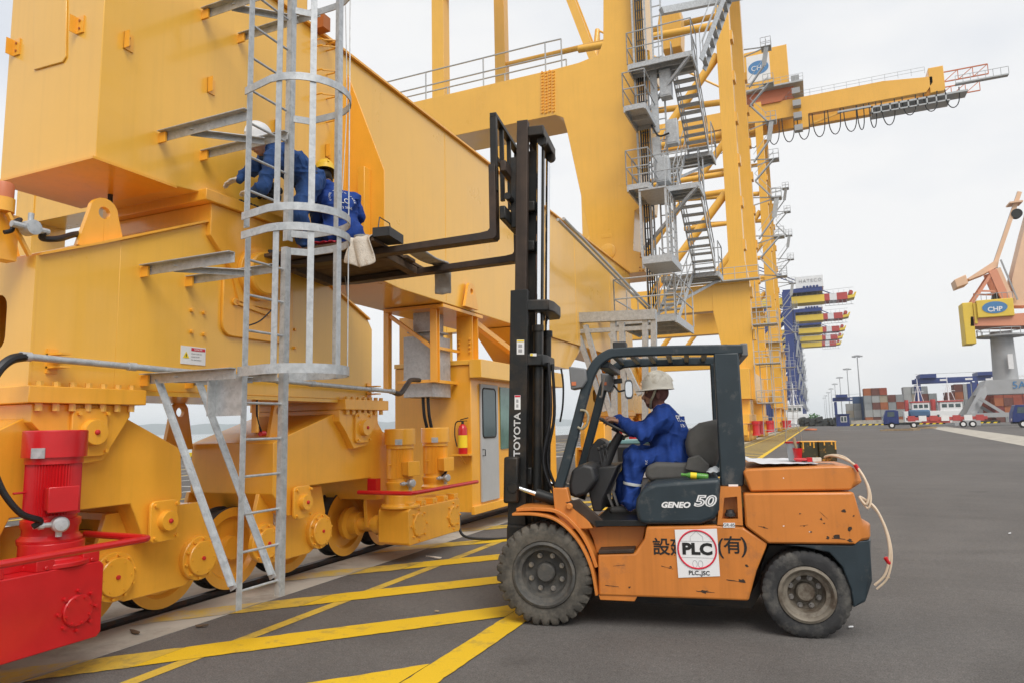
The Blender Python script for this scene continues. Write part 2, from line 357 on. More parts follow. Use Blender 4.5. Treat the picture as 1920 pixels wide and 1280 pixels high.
# water
m = mat('sea_water', (.16, .20, .19), .12, var=.1, vscale=.02, spec=.5)
n = m.node_tree; b = n.nodes['Principled BSDF']; g = n.nodes.new('ShaderNodeNewGeometry'); mp = n.nodes.new('ShaderNodeMapping'); mp.inputs['Scale'].default_value = (.5, .25, 1)
t = n.nodes.new('ShaderNodeTexNoise'); t.inputs['Scale'].default_value = 1.; t.inputs['Detail'].default_value = 5; bp = n.nodes.new('ShaderNodeBump'); bp.inputs['Strength'].default_value = .6; bp.inputs['Distance'].default_value = .5
n.links.new(g.outputs['Position'], mp.inputs['Vector']); n.links.new(mp.outputs['Vector'], t.inputs['Vector']); n.links.new(t.outputs['Fac'], bp.inputs['Height']); n.links.new(bp.outputs['Normal'], b.inputs['Normal'])
QX, QY = -41.0, 205.0           # quay edges: seaward and far end
sea = MB(); sea.box((-7500, -1400, -11), (7500, 8100, -6)); struct(sea.build('sea', 'sea_water'))
# the apron slab, cut where the rail slots run
gr = MB()
def slab(x0, x1, y0=-60, y1=QY, z=0, d=7.): gr.box((x0, y0, z-d), (x1, y1, z))
slab(QX, RX-.9); slab(-5.2, 900)
struct(gr.build('quay_apron', 'asphalt'))
cs = MB(); cs.box((RX-.9, -60, -.5), (RX-.13, QY, .004)); cs.box((RX+.13, -60, -.5), (-5.2, QY, .004)); cs.box((RX-.13, -60, -.5), (RX+.13, QY, -.11))
struct(cs.build('rail_strip', 'concrete'))
rl = MB(); prof = [(-.075, -.11), (.075, -.11), (.075, -.09), (.02, -.07), (.02, -.01), (.037, 0), (.037, .045), (-.037, .045), (-.037, 0), (-.02, -.01), (-.02, -.07), (-.075, -.09)]
rl.prism([(RX+a, -60, c) for a, c in prof], (0, QY+59, 0)); o = rl.build('crane_rail', 'rail_steel'); struct(o)
# far land beyond the basin (blue cranes' terminal and container yard)
fl = MB(); fl.box((QX, QY+14, -7), (900, 900, -.3)); struct(fl.build('far_terminal_ground', 'asphalt'))
# painted markings: 45 degree hatching between two lines
def sheet(name, quads, m, z=.004, rag=0):
    mb = MB()
    for q in quads:
        if rag and len(q) == 4:
            p = [Vector((a, c, z)) for a, c in q]; sides = ((0, 1), (3, 2)) if (p[1]-p[0]).length > (p[2]-p[1]).length else ((1, 2), (0, 3)); L_ = []
            for i, j in sides:
                e = p[j]-p[i]; nn = Vector((-e.y, e.x, 0)).normalized(); n_ = int(min(90, max(4, e.length/.07))); L_.append([p[i]+e*(k/n_)+nn*((noise.noise(Vector((p[i].x+e.x*k/n_, p[i].y+e.y*k/n_, 3))*9)+.6*noise.noise(Vector((p[i].x+e.x*k/n_, p[i].y+e.y*k/n_, 5))*37))*rag) for k in range(n_+1)])
            n_ = min(len(L_[0]), len(L_[1])); mb.add(L_[0][:n_]+L_[1][:n_], [(k, k+1, n_+k+1, n_+k) for k in range(n_-1)])
        else: mb.add([(a, c, z) for a, c in q], [tuple(range(len(q)))])
    o = mb.build(name, m); return struct(o)
lines = [[(-2.68, y), (-2.45, y), (-2.45, y+4), (-2.68, y+4)] for y in range(-4, 40, 4)]+[[(-2.68, 40), (-2.45, 40), (-2.45, 200), (-2.68, 200)]]
sheet('edge_line', lines, 'yellow_fresh', .0082, .010)
sheet('inner_line', [[(-4.52, -20), (-4.40, -20), (-4.40, 200), (-4.52, 200)]], 'yellow_old', .0040)
fresh = []; old = []; conc = []
for k in range(-12, 108):
    y0 = 3.92+1.83*k
    def hy(x): return y0+(x+4.74)*1.05
    w_ = .50
    if y0 > 200: break
    xa = -4.74 if k < 40 else -5.2
    fresh.append([(xa, hy(xa)-w_*.35), (-2.69, hy(-2.69)-w_*.35), (-2.69, hy(-2.69)+w_*.65), (xa, hy(xa)+w_*.65)])
    old.append([(-5.19, hy(-5.19)-w_*.35), (xa-.01, hy(xa-.01)-w_*.35), (xa-.01, hy(xa-.01)+w_*.65), (-5.19, hy(-5.19)+w_*.65)])
    conc.append([(-5.75, hy(-5.75)-w_*.35), (-5.205, hy(-5.205)-w_*.35), (-5.205, hy(-5.205)+w_*.65), (-5.75, hy(-5.75)+w_*.65)])
for i, q in enumerate(fresh[:60]): sheet('hatch_stripe', [q], 'yellow_fresh', .0066, .012 if i < 30 else 0)
sheet('hatch_stripe_far', fresh[60:], 'yellow_fresh', .0066)
sheet('worn_hatch', old, 'yellow_old', .0058, .02); sheet('worn_hatch_on_concrete', conc, 'yellow_on_concrete', .0082, .025)
# berth markings on the seaward side: white boxes with diagonals
wl = []
def ln(p, q, w_=.16):
    p = Vector((*p, 0)); q = Vector((*q, 0)); d = (q-p).normalized(); s_ = Vector((-d.y, d.x, 0))*w_/2; wl.append([tuple((p+s_)[:2]), tuple((p-s_)[:2]), tuple((q-s_)[:2]), tuple((q+s_)[:2])])
for i, x in enumerate((-13, -17, -21, -25, -29)):
    for y in range(2, 60, 8):
        ln((x, y), (x, y+6.6)); ln((x-2.2, y), (x-2.2, y+6.6)); ln((x, y+.1), (x-2.2, y+.1)); ln((x, y+6.5), (x-2.2, y+6.5)); ln((x-.1, y+2.2), (x-2.1, y+4.3), .3)
sheet('berth_boxes', wl, 'white_line', .004)
yl = []
wl = yl; [ln((x, -20), (x, 200), .2) for x in (-23.5, -27.6, -15.2)]
sheet('berth_lines', yl, 'yellow_old', .0062)
# yard strip of pale concrete and lane dashes
st = [px(1735, 800, Z=0), px(1775, 799, Z=0), px(1925, 818, Z=0), px(1925, 836, Z=0)]
sheet('yard_strip', [[(a.x, a.y) for a in st]], 'concrete', .004)
wl = []
for i in range(16):
    a = px(1550+i*24, 806.5-i*.55, Z=0); ln((a.x, a.y), (a.x+1.6, a.y-.2), .5)
sheet('lane_dashes', wl, 'white_line', .005)
# quay kerbs: black and yellow blocks along the sea and along the basin
def kerb(name, p0, p1, n, label):
    p0 = Vector(p0); p1 = Vector(p1); d = (p1-p0)/n; s_ = Vector((-d.y, d.x, 0)).normalized()
    root = thing(name, label, 'kerb', p0)
    for i in range(n):
        mb = MB(); a = p0+d*i; b_ = p0+d*(i+1); h = Vector((0, 0, .32)); sh = d*.45
        mb.prism([a, b_, b_+h+sh, a+h+sh], s_*.35); mb.build('kerb_block', ('sign_yellow' if i % 2 else 'ink_black'), root)
kerb('sea_kerb', (QX+.6, 24, 0), (QX+.6, 90, 0), 110, 'black and yellow striped kerb along the sea edge of the quay')
kerb('basin_kerb', (-3.2, QY-.9, 0), (40, QY-.9, 0), 60, 'black and yellow striped kerb at the far end of the quay')
# hills across the water
def hills(name, pts, depth):
    top = []; 
    for i in range(121):
        t = i/120; x = pts[0][0]+(pts[1][0]-pts[0][0])*t; y = pts[0][1]+(pts[1][1]-pts[0][1])*t
        z = 48+75*abs(noise.fractal(Vector((t*6, depth*.001, 0)), 1, 2, 4))*(.5+.5*math.sin(t*7+1)**2)+14*noise.noise(Vector((t*30, 1, 2)))
        top.append(Vector((x, y, min(max(z, 14), 108))))
    mb = MB(); rings = []
    back = Vector((pts[1][1]-pts[0][1], -(pts[1][0]-pts[0][0]), 0)).normalized()*-1
    for p in top:
        b0 = Vector((p.x, p.y, -8)); rings.append([b0-back*300, b0-back*140+Vector((0, 0, p.z*.55+8)), p+Vector((0, 0, 0)), b0+back*500])
    vs = [v for r_ in rings for v in r_]; fs = []
    for i in range(120):
        for k in range(3): fs.append((i*4+k, i*4+k+1, (i+1)*4+k+1, (i+1)*4+k))
    mb.add(vs, fs); return struct(mb.build(name, 'hill', sharp=180))
hills('hills', ((-5200, 900, 0), (-2300, 5300, 0)), 500)
hills('far_hills', ((-6200, 1800, 0), (-1700, 6300, 0)), 800)

def haze():
    m = bpy.data.materials.new('haze_air'); m.use_nodes = True; n = m.node_tree; n.nodes.clear(); o = n.nodes.new('ShaderNodeOutputMaterial'); v = n.nodes.new('ShaderNodeVolumePrincipled')
    v.inputs['Color'].default_value = (.93, .96, 1, 1); v.inputs['Density'].default_value = .00020; v.inputs['Anisotropy'].default_value = .2; n.links.new(v.outputs['Volume'], o.inputs['Volume']); MATS['haze_air'] = m
    mb = MB(); mb.box((-7600, -1500, -12), (7600, 8200, 116)); b = mb.build('haze', 'haze_air'); b['kind'] = 'stuff'
    b['label'] = 'thin pale sea haze over the whole harbour'; b['category'] = 'haze'
haze()
# ================================================================== the near crane
S = -5.2; S2 = -6.45
C1 = thing('gantry_crane', 'yellow-orange container crane nearest the camera, its bogies and caged ladder beside the forklift', 'crane', (RX, 13, 0))
CP, CB = 'crane_paint', 'crane_paint_b'
def yz(pts, X): return [Vector((X, a, c)) for a, c in pts]
def part(mb, name, m, parent=C1, **k): return mb.build(name, m, parent, **k)
# --- sill beam with flanges, end panel and tabs
mb = MB(); mb.prism(yz([(3.6, 3.92), (4.37, 3.92), (4.95, 3.98), (5.3, 3.86), (8.08, 3.62), (21.5, 3.60), (21.5, 6.43), (3.6, 6.43)], S), (S2-S, 0, 0))
sill = part(mb, 'sill_beam', CP, bevel=.008)
mb = MB(); mb.box((S2-.06, 3.55, 6.433), (S+.05, 21.45, 6.463)); part(mb, 'flange_plate', CB, sill)
mb = MB(); mb.box((S2-.03, 3.56, 3.898), (S+.02, 4.36, 3.918)); part(mb, 'bottom_plate', CB, sill)
e = [px(x, y, Y=3.6) for x, y in ((66, 133), (120, 118), (126, 108), (128, -80), (66, -80))]
mb = MB(); mb.prism(e, (0, -.014, 0)); part(mb, 'end_panel', CP, sill, bevel=.006)
def tab(pt, ax, n_):                                   # small bolted tab plate, ax its width axis, n_ outward
    mb = MB(); a = Vector(ax)*.045; h = EZ*.075; pt = Vector(pt); n_ = Vector(n_)
    mb.obox(pt+n_*.035, a, n_*.035, h*.12-h*0+EZ*.0+EZ*.004) if False else mb.obox(pt+n_*.006, a, n_*.006, h)
    mb.obox(pt+n_*.04-a*.93, a*.07, n_*.034, h)
    o = part(mb, 'tab_plate', CB, sill)
    mb = MB(); [mb.cyl(pt+EZ*k, pt+EZ*k+n_*.02, .011, n=6) for k in (-.035, .035)]; part(mb, 'tab_bolts', 'crane_rust', o, kind='stuff')
for x, y in ((33, 90), (152, 48)): tab(px(x, y, Y=3.6), EX, -EY)
for x, y in ((240, 80), (395, 163), (520, 240), (614, 285)): tab(px(x, y, X=S), EY, EX)
for y in (5.9, 9.4, 12.6, 15.9, 19.0):
    mb = MB(); mb.tube([(S, y, 3.66 if y > 8 else 4.0), (S, y, 6.42)], .007, 6); part(mb, 'weld_seam', CP, sill)
# gusset plate standing out from the beam, its stiffener post, staple rungs
mb = MB(); mb.prism([(S, 6.86, 6.2), (-4.64, 6.86, 4.82), (-4.64, 6.86, 3.82), (S, 6.86, 3.84)], (0, .025, 0)); part(mb, 'gusset_plate', CB, sill, bevel=.004)
mb = MB(); mb.box((-4.93, 6.72, 3.84), (-4.83, 6.858, 4.86)); part(mb, 'stiffener', CB, sill, bevel=.006)
for y in (78, 93-3, 135, 180, 224):
    a = px(585, y, X=S); c = px(612, y+6, X=S); mb = MB()
    mb.tube(spline([a, a+EX*.13, a+EX*.15+EY*.03, c+EX*.15-EY*.03, c+EX*.13, c], 4), .010, 6); part(mb, 'staple_rung', CB, sill)
a = px(592, 62, X=S); mb = MB(); mb.box((S-.02, a.y-.06, 6.43), (S+.16, a.y+.07, 6.60)); part(mb, 'lug', 'crane_rust', sill)
mb = MB(); q = px(207, 365, Z=3.9); mb.tube([(q.x, q.y, 3.9), (q.x, q.y, 3.55)], .022, 10); part(mb, 'cable', 'cable', sill)
# --- pedestal between sill beam and equalizer
mb = MB(); mb.box((S2-.08, 4.62, 3.86), (S+.10, 5.98, 3.97)); ped = part(mb, 'pedestal_flange', CB, bevel=.008)
mb = MB(); mb.prism(yz([(4.72, 3.858), (5.88, 3.858), (5.95, 3.65), (5.72, 3.2), (5.6, 2.95), (5.1, 2.95), (4.98, 3.3), (4.72, 3.55)], S+.06), (S2-S-.12, 0, 0)); part(mb, 'pedestal_web', CB, ped, bevel=.006)
mb = MB()
for i in range(9): mb.cyl((S+.03, 4.78+i*.13, 3.80), (S+.03, 4.78+i*.13, 3.858), .026, n=6)
part(mb, 'flange_bolts', 'crane_paint_b', ped, kind='stuff')
mb = MB(); mb.lathe([(.27, 0), (.27, .05), (.22, .05), (.22, .12), (.2, .135), (0, .135)], (S+.06, 5.33, 3.28), EX, 28); part(mb, 'pin_cover', CB, ped, bevel=.005)
mb = MB(); pl = arc((0, 0), .12, math.pi, 1.5*math.pi, 5, (0, 1), (1, 0)) if False else None
def rrect(y0, y1, z0, z1, r, X):
    o = []
    for cy, cz, a in ((y1-r, z1-r, 0), (y0+r, z1-r, .5), (y0+r, z0+r, 1), (y1-r, z0+r, 1.5)):
        o += [Vector((X, cy+r*math.cos(math.pi*(a+t/8)), cz+r*math.sin(math.pi*(a+t/8)))) for t in range(5)]
    return o
mb = MB(); mb.prism(rrect(4.92, 5.9, 2.62, 3.3, .12, S+.001), (.035, 0, 0)); part(mb, 'doubler_plate', CB, ped, bevel=.008)
mb = MB(); mb.cyl((S+.04, 5.06, 2.96), (S+.06, 5.06, 2.96), .035, n=14); mb.bar((S+.05, 5.06, 2.96), (S+.05, 5.52, 2.90), .02, .04); part(mb, 'keeper_bar', CB, ped)
# --- equalizer beam
TOP = [(3.2, 3.02), (3.68, 3.22), (4.77, 3.70), (4.98, 3.78), (5.66, 3.78), (6.38, 3.46), (7.33, 3.08), (7.42, 2.97)]
mb = MB(); mb.prism(yz([(3.85, 2.06), (3.85, 3.295)]+TOP[2:]+[(7.42, 2.06)], S), (S2-S, 0, 0))
eq = part(mb, 'equalizer_beam', CP, bevel=.008)
mb = MB()
for xo in (S-.02, S2+.0): mb.prism(yz([(3.2, 2.06), (3.2, 3.02), (3.68, 3.22), (3.85, 3.294), (3.85, 2.06)], xo), (.02, 0, 0))
mb.prism(yz([(3.2, 3.0), (3.68, 3.2), (3.85, 3.274), (3.85, 3.294), (3.68, 3.22), (3.2, 3.02)], S-.02), (S2-S+.04, 0, 0)); mb.box((S2+.02, 3.2, 2.06), (S-.02, 3.85, 2.09))
part(mb, 'beam_end_shell', CP, eq)
ep = [(S+.004, 2.06), (S+.004, 3.02), (S2-.004, 3.02), (S2-.004, 2.06)]
hole = []
for cx, cz, a in ((-5.60+.0, 2.66, 0), (-6.05, 2.66, .5), (-6.05, 2.44, 1), (-5.60, 2.44, 1.5)):
    hole += [(cx+.10*math.cos(math.pi*(a+t/8)), cz+.10*math.sin(math.pi*(a+t/8))) for t in range(5)]
k0 = hole[2]
poly = ep[1:]+[ep[0]]
mb = MB(); outer = [Vector((a, 3.2, c)) for a, c in ep]; hv = [Vector((a, 3.2, c)) for a, c in hole]
ring_o = [(S+.004, 3.02), (S2-.004, 3.02), (S2-.004, 2.06), (S+.004, 2.06)]
fs = []; vs = []
for side in (0, -.02):
    o0 = len(vs); vs += [Vector((a, 3.2+side, c)) for a, c in ring_o]; vs += [Vector((a, 3.2+side, c)) for a, c in hole]
    for c in range(4):
        hs = [o0+4+c*5+t for t in range(5)]; fs.append(tuple([o0+c]+hs[::-1])); n1 = o0+4+((c+1) % 4)*5
        fs.append((o0+c, hs[4], n1, o0+(c+1) % 4))
mb.add(vs, fs+[(4+i, 4+(i+1) % 20, 28+(i+1) % 20, 28+i) for i in range(20)]+[(i, (i+1) % 4, 24+(i+1) % 4, 24+i) for i in range(4)]); part(mb, 'end_plate', CP, eq)
for (a, c), (b_, d) in zip(TOP, TOP[1:]):
    if b_-a > .3: mb = MB(); mb.prism(yz([(a, c+.001), (b_, d+.001), (b_, d+.022), (a, c+.022)], S+.035), (S2-S-.07, 0, 0)); part(mb, 'top_flange', CB, eq)
for yb in ((3.12, 4.06), (6.72, 7.62)):
    mb = MB(); mb.box((S2-.1, yb[0], 1.935), (S+.12, yb[1], 2.058)); pad = part(mb, 'bolted_pad', CB, eq, bevel=.006)
    mb = MB()
    for i in range(7):
        y = yb[0]+.1+(yb[1]-yb[0]-.2)*i/6; mb.cyl((S+.07, y, 2.058), (S+.07, y, 2.095), .026, n=6); mb.cyl((S+.07, y, 1.935), (S+.07, y, 1.88), .026, n=6)
    part(mb, 'pad_bolts', CP, eq, kind='stuff')
mb = MB(); mb.box((S2-.02, 4.07, 2.02), (S+.02, 6.71, 2.058)); part(mb, 'bottom_flange', CP, eq)
mb = MB()
for x, y in ((358, 582), (381, 587), (358, 622), (381, 627), (551, 618), (551, 652)):
    q = px(x, y, X=S); mb.cyl(q, q+EX*.03, .018, n=6)
part(mb, 'bolt_heads', CB, eq, kind='stuff')
def lug(name, c, X, parent, w_=.17, h=.34, lean=0):
    pts = [(c[0]-w_*1.25, c[1]-.08), (c[0]-w_*.72, c[1]+h-w_*.6)]
    pts += [(c[0]+w_*.72*math.cos(math.pi-math.pi*t/8), c[1]+h-w_*.6+w_*.72*math.sin(math.pi*t/8)) for t in range(9)]
    pts += [(c[0]+w_*1.25, c[1]-.08)]
    cc = (c[0], c[1]+h-w_*.62); hp = [(cc[0]+.052*math.cos(-math.pi/2-2*math.pi*t/16), cc[1]+.052*math.sin(-math.pi/2-2*math.pi*t/16)) for t in range(17)]
    # keyhole: the slit runs down from the hole to the foot of the lug
    poly = pts[:-1]+[pts[-1], (cc[0]+.0008, c[1]-.08)]+[(cc[0]+.0008, hp[0][1])]+hp[::-1][1:-1]+[(cc[0]-.0008, hp[0][1]), (cc[0]-.0008, c[1]-.08)]
    mb = MB(); mb.prism(yz(poly, X), (-.045, 0, 0)); return part(mb, name, CB, parent)
lug('lifting_lug', (3.74, 3.27), S-.06, eq); lug('lifting_lug', (3.58, 3.2), S2+.1, eq)
# --- bogies
def cover(mb, c, r, d, n=24): mb.lathe([(r, 0), (r, d*.7), (r*.94, d), (0, d)], c, EX, n)
def pin_set(parent, y, z, r=.085, pad=.15, X=S):
    mb = MB(); mb.prism(rrect(y-pad, y+pad*.8, z-pad*1.15, z+pad*1.15, .05, X+.001), (.03, 0, 0)); p = part(mb, 'pin_plate', CB, parent, bevel=.006)
    mb = MB(); cover(mb, (X+.03, y, z), r, .06); part(mb, 'pin_cover', CB, p)
    mb = MB(); mb.lathe([(.02, 0), (.02, .01), (.008, .018), (0, .018)], (X+.09, y, z), EX, 12); part(mb, 'grease_cap', 'red_dot', p)
    mb = MB(); [mb.cyl((X+.03, y+a*pad*.72, z+b_*pad*.9), (X+.055, y+a*pad*.72, z+b_*pad*.9), .016, n=6) for a in (-1, 1) for b_ in (-1, 1)]; part(mb, 'plate_bolts', CB, p, kind='stuff')
def wheel(parent, y, z=.47, r=.395, hub=True):
    # double flanged crane wheel on the rail
    pr = [(.0, -.13), (.12, -.13), (.12, -.11), (.30, -.105), (r+.03, -.115), (r+.035, -.105), (r+.035, -.085), (r, -.078), (r, .078), (r+.035, .085), (r+.035, .105), (r+.03, .115), (.33, .11), (.30, .06), (.13, .05), (.12, .13), (0, .13)]
    mb = MB(); mb.lathe(pr, (RX, y, z), EX, 48); o = part(mb, 'wheel', CB, parent)
    me = o.data; me.materials.append(MATS['tread_steel'])
    for p in me.polygons:
        rr_ = math.hypot(p.center.y+C1.location.y-y, p.center.z-z)
        if r-.012 < rr_ < r+.035 : p.material_index = 1
    return o
def hub(parent, y, z, X=-5.42, r=.20):
    mb = MB(); mb.lathe([(r, 0), (r, .05), (r*.97, .058), (r*.78, .058), (r*.78, .085), (r*.75, .092), (0, .092)], (X, y, z), EX, 36); h = part(mb, 'axle_hub', CB, parent)
    mb = MB()
    for i in range(10): t = 2*math.pi*i/10+.2; mb.cyl((X+.055, y+r*.88*math.cos(t), z+r*.88*math.sin(t)), (X+.08, y+r*.88*math.cos(t), z+r*.88*math.sin(t)), .013, n=6)
    for i in range(6): t = 2*math.pi*i/6; mb.cyl((X+.09, y+r*.62*math.cos(t), z+r*.62*math.sin(t)), (X+.098, y+r*.62*math.cos(t), z+r*.62*math.sin(t)), .008, n=6)
    part(mb, 'hub_bolts', CB, h, kind='stuff')
    mb = MB(); mb.lathe([(.018, 0), (.018, .012), (0, .016)], (X+.092, y, z), EX, 12); part(mb, 'grease_cap', 'red_dot', h)
def truck(yc, wl=True, hubs=(1, 1)):
    mb = MB()
    poly = [(yc-.55, .44), (yc-.58, .75), (yc-.5, 1.05), (yc+.5, 1.05), (yc+.58, .75), (yc+.56, .42), (yc+.3, .31), (yc-.3, .31)]
    for X in (-5.42, -6.42): mb.prism(yz(poly, X), (-.05, 0, 0))
    mb.box((-6.469, yc-.4, .98), (-5.421, yc+.4, 1.045)); mb.box((-6.3, yc-.03, .3), (-5.6, yc+.03, 1.0))
    t = part(mb, 'wheel_truck', CB, bevel=.006)
    for k, s_ in ((0, -1), (1, 1)):
        wheel(t, yc+s_*.435)
        if hubs[k]: hub(t, yc+s_*.435, .54)
    return t
def bogie(yc, top, cut, name='bogie_beam'):
    mb = MB(); mb.prism(yz(top, S-.04), (S2-S+.08, 0, 0)); bgm = part(mb, name, CB, bevel=.008)
    mb = MB(); y = yc
    mb.prism(yz([(y-.42, 1.933), (y+.36, 1.933), (y+.36, 1.84), (y+.14, 1.50), (y-.14, 1.47), (y-.30, 1.68), (y-.42, 1.80)], S+.05), (S2-S-.1, 0, 0)); sd_ = part(mb, 'saddle', CB, bgm, bevel=.006)
    pin_set(bgm, y+.02, 1.72, .10, .16, S+.05)
    return bgm
A = bogie(3.61, [(3.25, 1.86), (2.66, 1.56), (2.63, 1.12), (2.77, .80), (2.99, .79), (3.14, 1.13), (4.08, 1.13), (4.23, .79), (4.40, .79), (4.50, .93), (4.59, 1.14), (4.56, 1.56), (3.95, 1.86)], 0)
pin_set(A, 4.37, .96)
B = bogie(7.12, [(6.75, 1.90), (5.80, 1.61), (5.72, 1.58), (5.72, 1.05), (5.95, .80), (6.2, .78), (6.30, 1.09), (7.46, 1.09), (7.59, .80), (8.0, .79), (8.3, 1.0), (8.3, 1.45), (7.72, 1.67), (7.5, 1.90)], 0)
pin_set(B, 6.12, .93)
lug('lifting_lug', (4.72+.02, 1.50), S2+.2, A, .15, .33); lug('lifting_lug', (5.98, 1.66), S-.2, B, .13, .34); lug('lifting_lug', (7.9, 1.62), S-.3, B, .11, .3); lug('lifting_lug', (5.5, 1.6), S2+.1, B, .15, .42)
for yc in (2.84, 4.5, 6.22, 8.2): truck(yc, hubs=(1, 1) if yc < 8 else (0, 0))
# chain hanging by the truck
mb = MB()
for i in range(9):
    z = .92-i*.035; mb.tube([Vector((-5.40, 5.93, z))+Vector((.0, .010*math.cos(t), .02*math.sin(t))) if i % 2 else Vector((-5.40, 5.93, z))+Vector((.010*math.cos(t), 0, .02*math.sin(t))) for t in [k*math.pi/4 for k in range(8)]], .004, 5, True)
part(mb, 'chain', 'brass_chain', C1, kind='stuff')
# --- drives: gearbox with vertical motors and a tubular guard
def motor(parent, x, y, z0, z1, m, r=.20):
    mb = MB(); h = z1-z0
    mb.lathe([(r*.98, 0), (r*1.0, .03), (r*.86, .06), (r*.86, .10), (r*.92, .12), (r*.92, .16), (r*.80, .17), (r*.80, h*.25)], (x, y, z0), EZ, 32); mo = part(mb, 'motor_flange', m, parent)
    mb = MB(); n_ = 56; prof = []
    ring = [];
    for k in range(n_*2):
        rr_ = r*(.80 if k % 2 else .86); t = math.pi*k/n_; ring.append((rr_*math.cos(t), rr_*math.sin(t)))
    mb.loft([[Vector((x+a, y+b_, z)) for a, b_ in ring] for z in (z0+h*.25, z0+h*.70)]); part(mb, 'finned_body', m, mo, sharp=20)
    mb = MB(); mb.lathe([(r*.9, 0), (r*.9, h*.06), (r, h*.06), (r*1.0, h*.29), (r*.97, h*.30), (r*.3, h*.302), (0, h*.302)], (x, y, z0+h*.70), EZ, 32); part(mb, 'fan_cover', m, mo)
    mb = MB(); a = math.radians(-20); d = Vector((math.cos(a), math.sin(a), 0)); s_ = Vector((-d.y, d.x, 0)); c = Vector((x, y, z0+h*.40))+d*(r*1.05)
    mb.obox(c, d*r*.32, s_*r*.42, EZ*h*.10); mb.obox(c+d*r*.36, d*r*.05, s_*r*.46, EZ*h*.11); part(mb, 'terminal_box', m, mo, bevel=.006)
    mb = MB(); c2 = c-EZ*(h*.22); mb.lathe([(r*.26, -.03), (r*.26, .03), (r*.2, .045), (0, .05)], c2+d*.02, d, 16); mb.cyl(c2+EZ*.0, c2-s_*r*.75, r*.09, n=10); mb.cyl(c2-s_*r*.45, c2-s_*r*.6, r*.13, n=10); mb.cyl(c2-EZ*r*.2, c2-EZ*r*.42, r*.1, n=10); part(mb, 'cable_gland', 'galv', mo)
    mb = MB(); t0 = math.radians(-62); nd = Vector((math.cos(t0), math.sin(t0), 0)); mb.obox(Vector((x, y, z0+h*.80))+nd*(r*1.0), nd*.004, Vector((-nd.y, nd.x, 0))*.045, EZ*.035); part(mb, 'rating_plate', 'galv', mo)
    mb = MB(); mb.cyl((x-.01, y-r*.9, z0+h*.46), (x-.01, y-r*1.3, z0+h*.46), .008, n=6); part(mb, 'brake_lever', m, mo)
    return mo, c2-s_*r*.75
def drive(y0, y1, z0, z1, m, motors, covers, X0=-5.2, X1=-4.75):
    mb = MB(); c = .03
    mb.prism(yz([(y0, z0+c), (y0+c, z0), (y1-c, z0), (y1, z0+c), (y1, z1-c), (y1-c, z1), (y0+c, z1), (y0, z1-c)], X1), (X0-X1, 0, 0)); g_ = part(mb, 'gearbox', m, bevel=.008)
    mb = MB()
    n_ = 5
    for i in range(n_):
        y = y0+.09+(y1-y0-.18)*i/(n_-1); mb.box((X1-.14, y-.06, z1), (X1-.01, y+.06, z1+.07)); mb.cyl((X1-.005, y, z1+.02), (X1+.004, y, z1+.02), .013, n=10)
    mb.box((X0+.02, y0+.05, z1), (X1-.15, y1-.05, z1+.05)); mb.lathe([(.25, 0), (.25, .03), (.2, .05), (.2, .16), (0, .16)], ((X0+X1)/2, motors[0][1], z1), EZ, 28) ; part(mb, 'gearbox_lid', m, g_, bevel=.005)
    for (y, z, r) in covers:
        mb = MB(); cover(mb, (X1, y, z), r, .022, 32); cv = part(mb, 'cover_disc', m, g_)
        mb = MB()
        for i in range(8): t = 2*math.pi*i/8+.3; mb.cyl((X1+.02, y+r*.84*math.cos(t), z+r*.84*math.sin(t)), (X1+.032, y+r*.84*math.cos(t), z+r*.84*math.sin(t)), .010, n=6)
        for i in range(8): t = 2*math.pi*i/8; mb.cyl((X1, y+r*1.25*math.cos(t), z+r*1.25*math.sin(t)), (X1+.025, y+r*1.25*math.cos(t), z+r*1.25*math.sin(t)), .013, n=6)
        part(mb, 'cover_bolts', m, cv, kind='stuff')
    ends = []
    for (x, y, a, b_) in motors:
        ends.append(motor(C1, x, y, a, b_, m)[1])
    return g_, ends
RMZ = px(97, 806, X=-5.0)
g1, en1 = drive(2.05, 3.51, .29, .81, 'red_paint', [(-5.0, px(97, 950, X=-5.0).y, .96, RMZ.z), (-5.0, 2.45, .96, RMZ.z)], [(px(144, 1143, X=-4.75).y, px(144, 1143, X=-4.75).z, .105)])
g1['label'] = 'bright red gearbox of the nearest drive'
q1, q2 = px(750, 803, X=-4.98), px(816, 801, X=-4.98)
cv = [(px(784, 983, X=-4.75).y+.02, px(784, 983, X=-4.75).z, .15), (px(850, 966, X=-4.75).y, px(850, 966, X=-4.75).z, .14)]
g2, en2 = drive(7.57, 8.93, .25, .70, CB, [(-4.98, q1.y, .86, q1.z), (-4.98, q2.y, .86, q2.z)], cv)
mb = MB(); mb.cyl((-5.85, 7.75, .47), (-5.15, 7.75, .47), .085, n=20); mb.lathe([(.21, 0), (.21, .06), (.15, .08), (.15, .2), (0, .2)], (-5.8, 7.75, .47), EX, 28); mb.lathe([(.12, 0), (.12, .1), (.09, .12), (0, .12)], (-5.36, 7.75, .47), EX, 20); part(mb, 'drive_shaft', CB)
def guard(path, r=.026):
    mb = MB(); mb.tube(path, r, 10); part(mb, 'tube_guard', 'red_paint')
Z1 = .955
guard([(-4.46, 1.9, Z1), (-4.46, 3.58, Z1), (-4.48, 3.63, Z1), (-4.52, 3.64, Z1), (-5.15, 3.64, Z1)])
q = px(640, 919, X=-5.22); guard([(-5.25, 7.21, .93), (-4.56, 7.21, .93), (-4.5, 7.23, .93), (-4.48, 7.28, .93), (-4.48, 8.95, .93)])
mb = MB(); mb.box((-5.25, 7.4, .92), (-5.12, 7.5, 1.08)); part(mb, 'guard_bracket', 'red_paint')
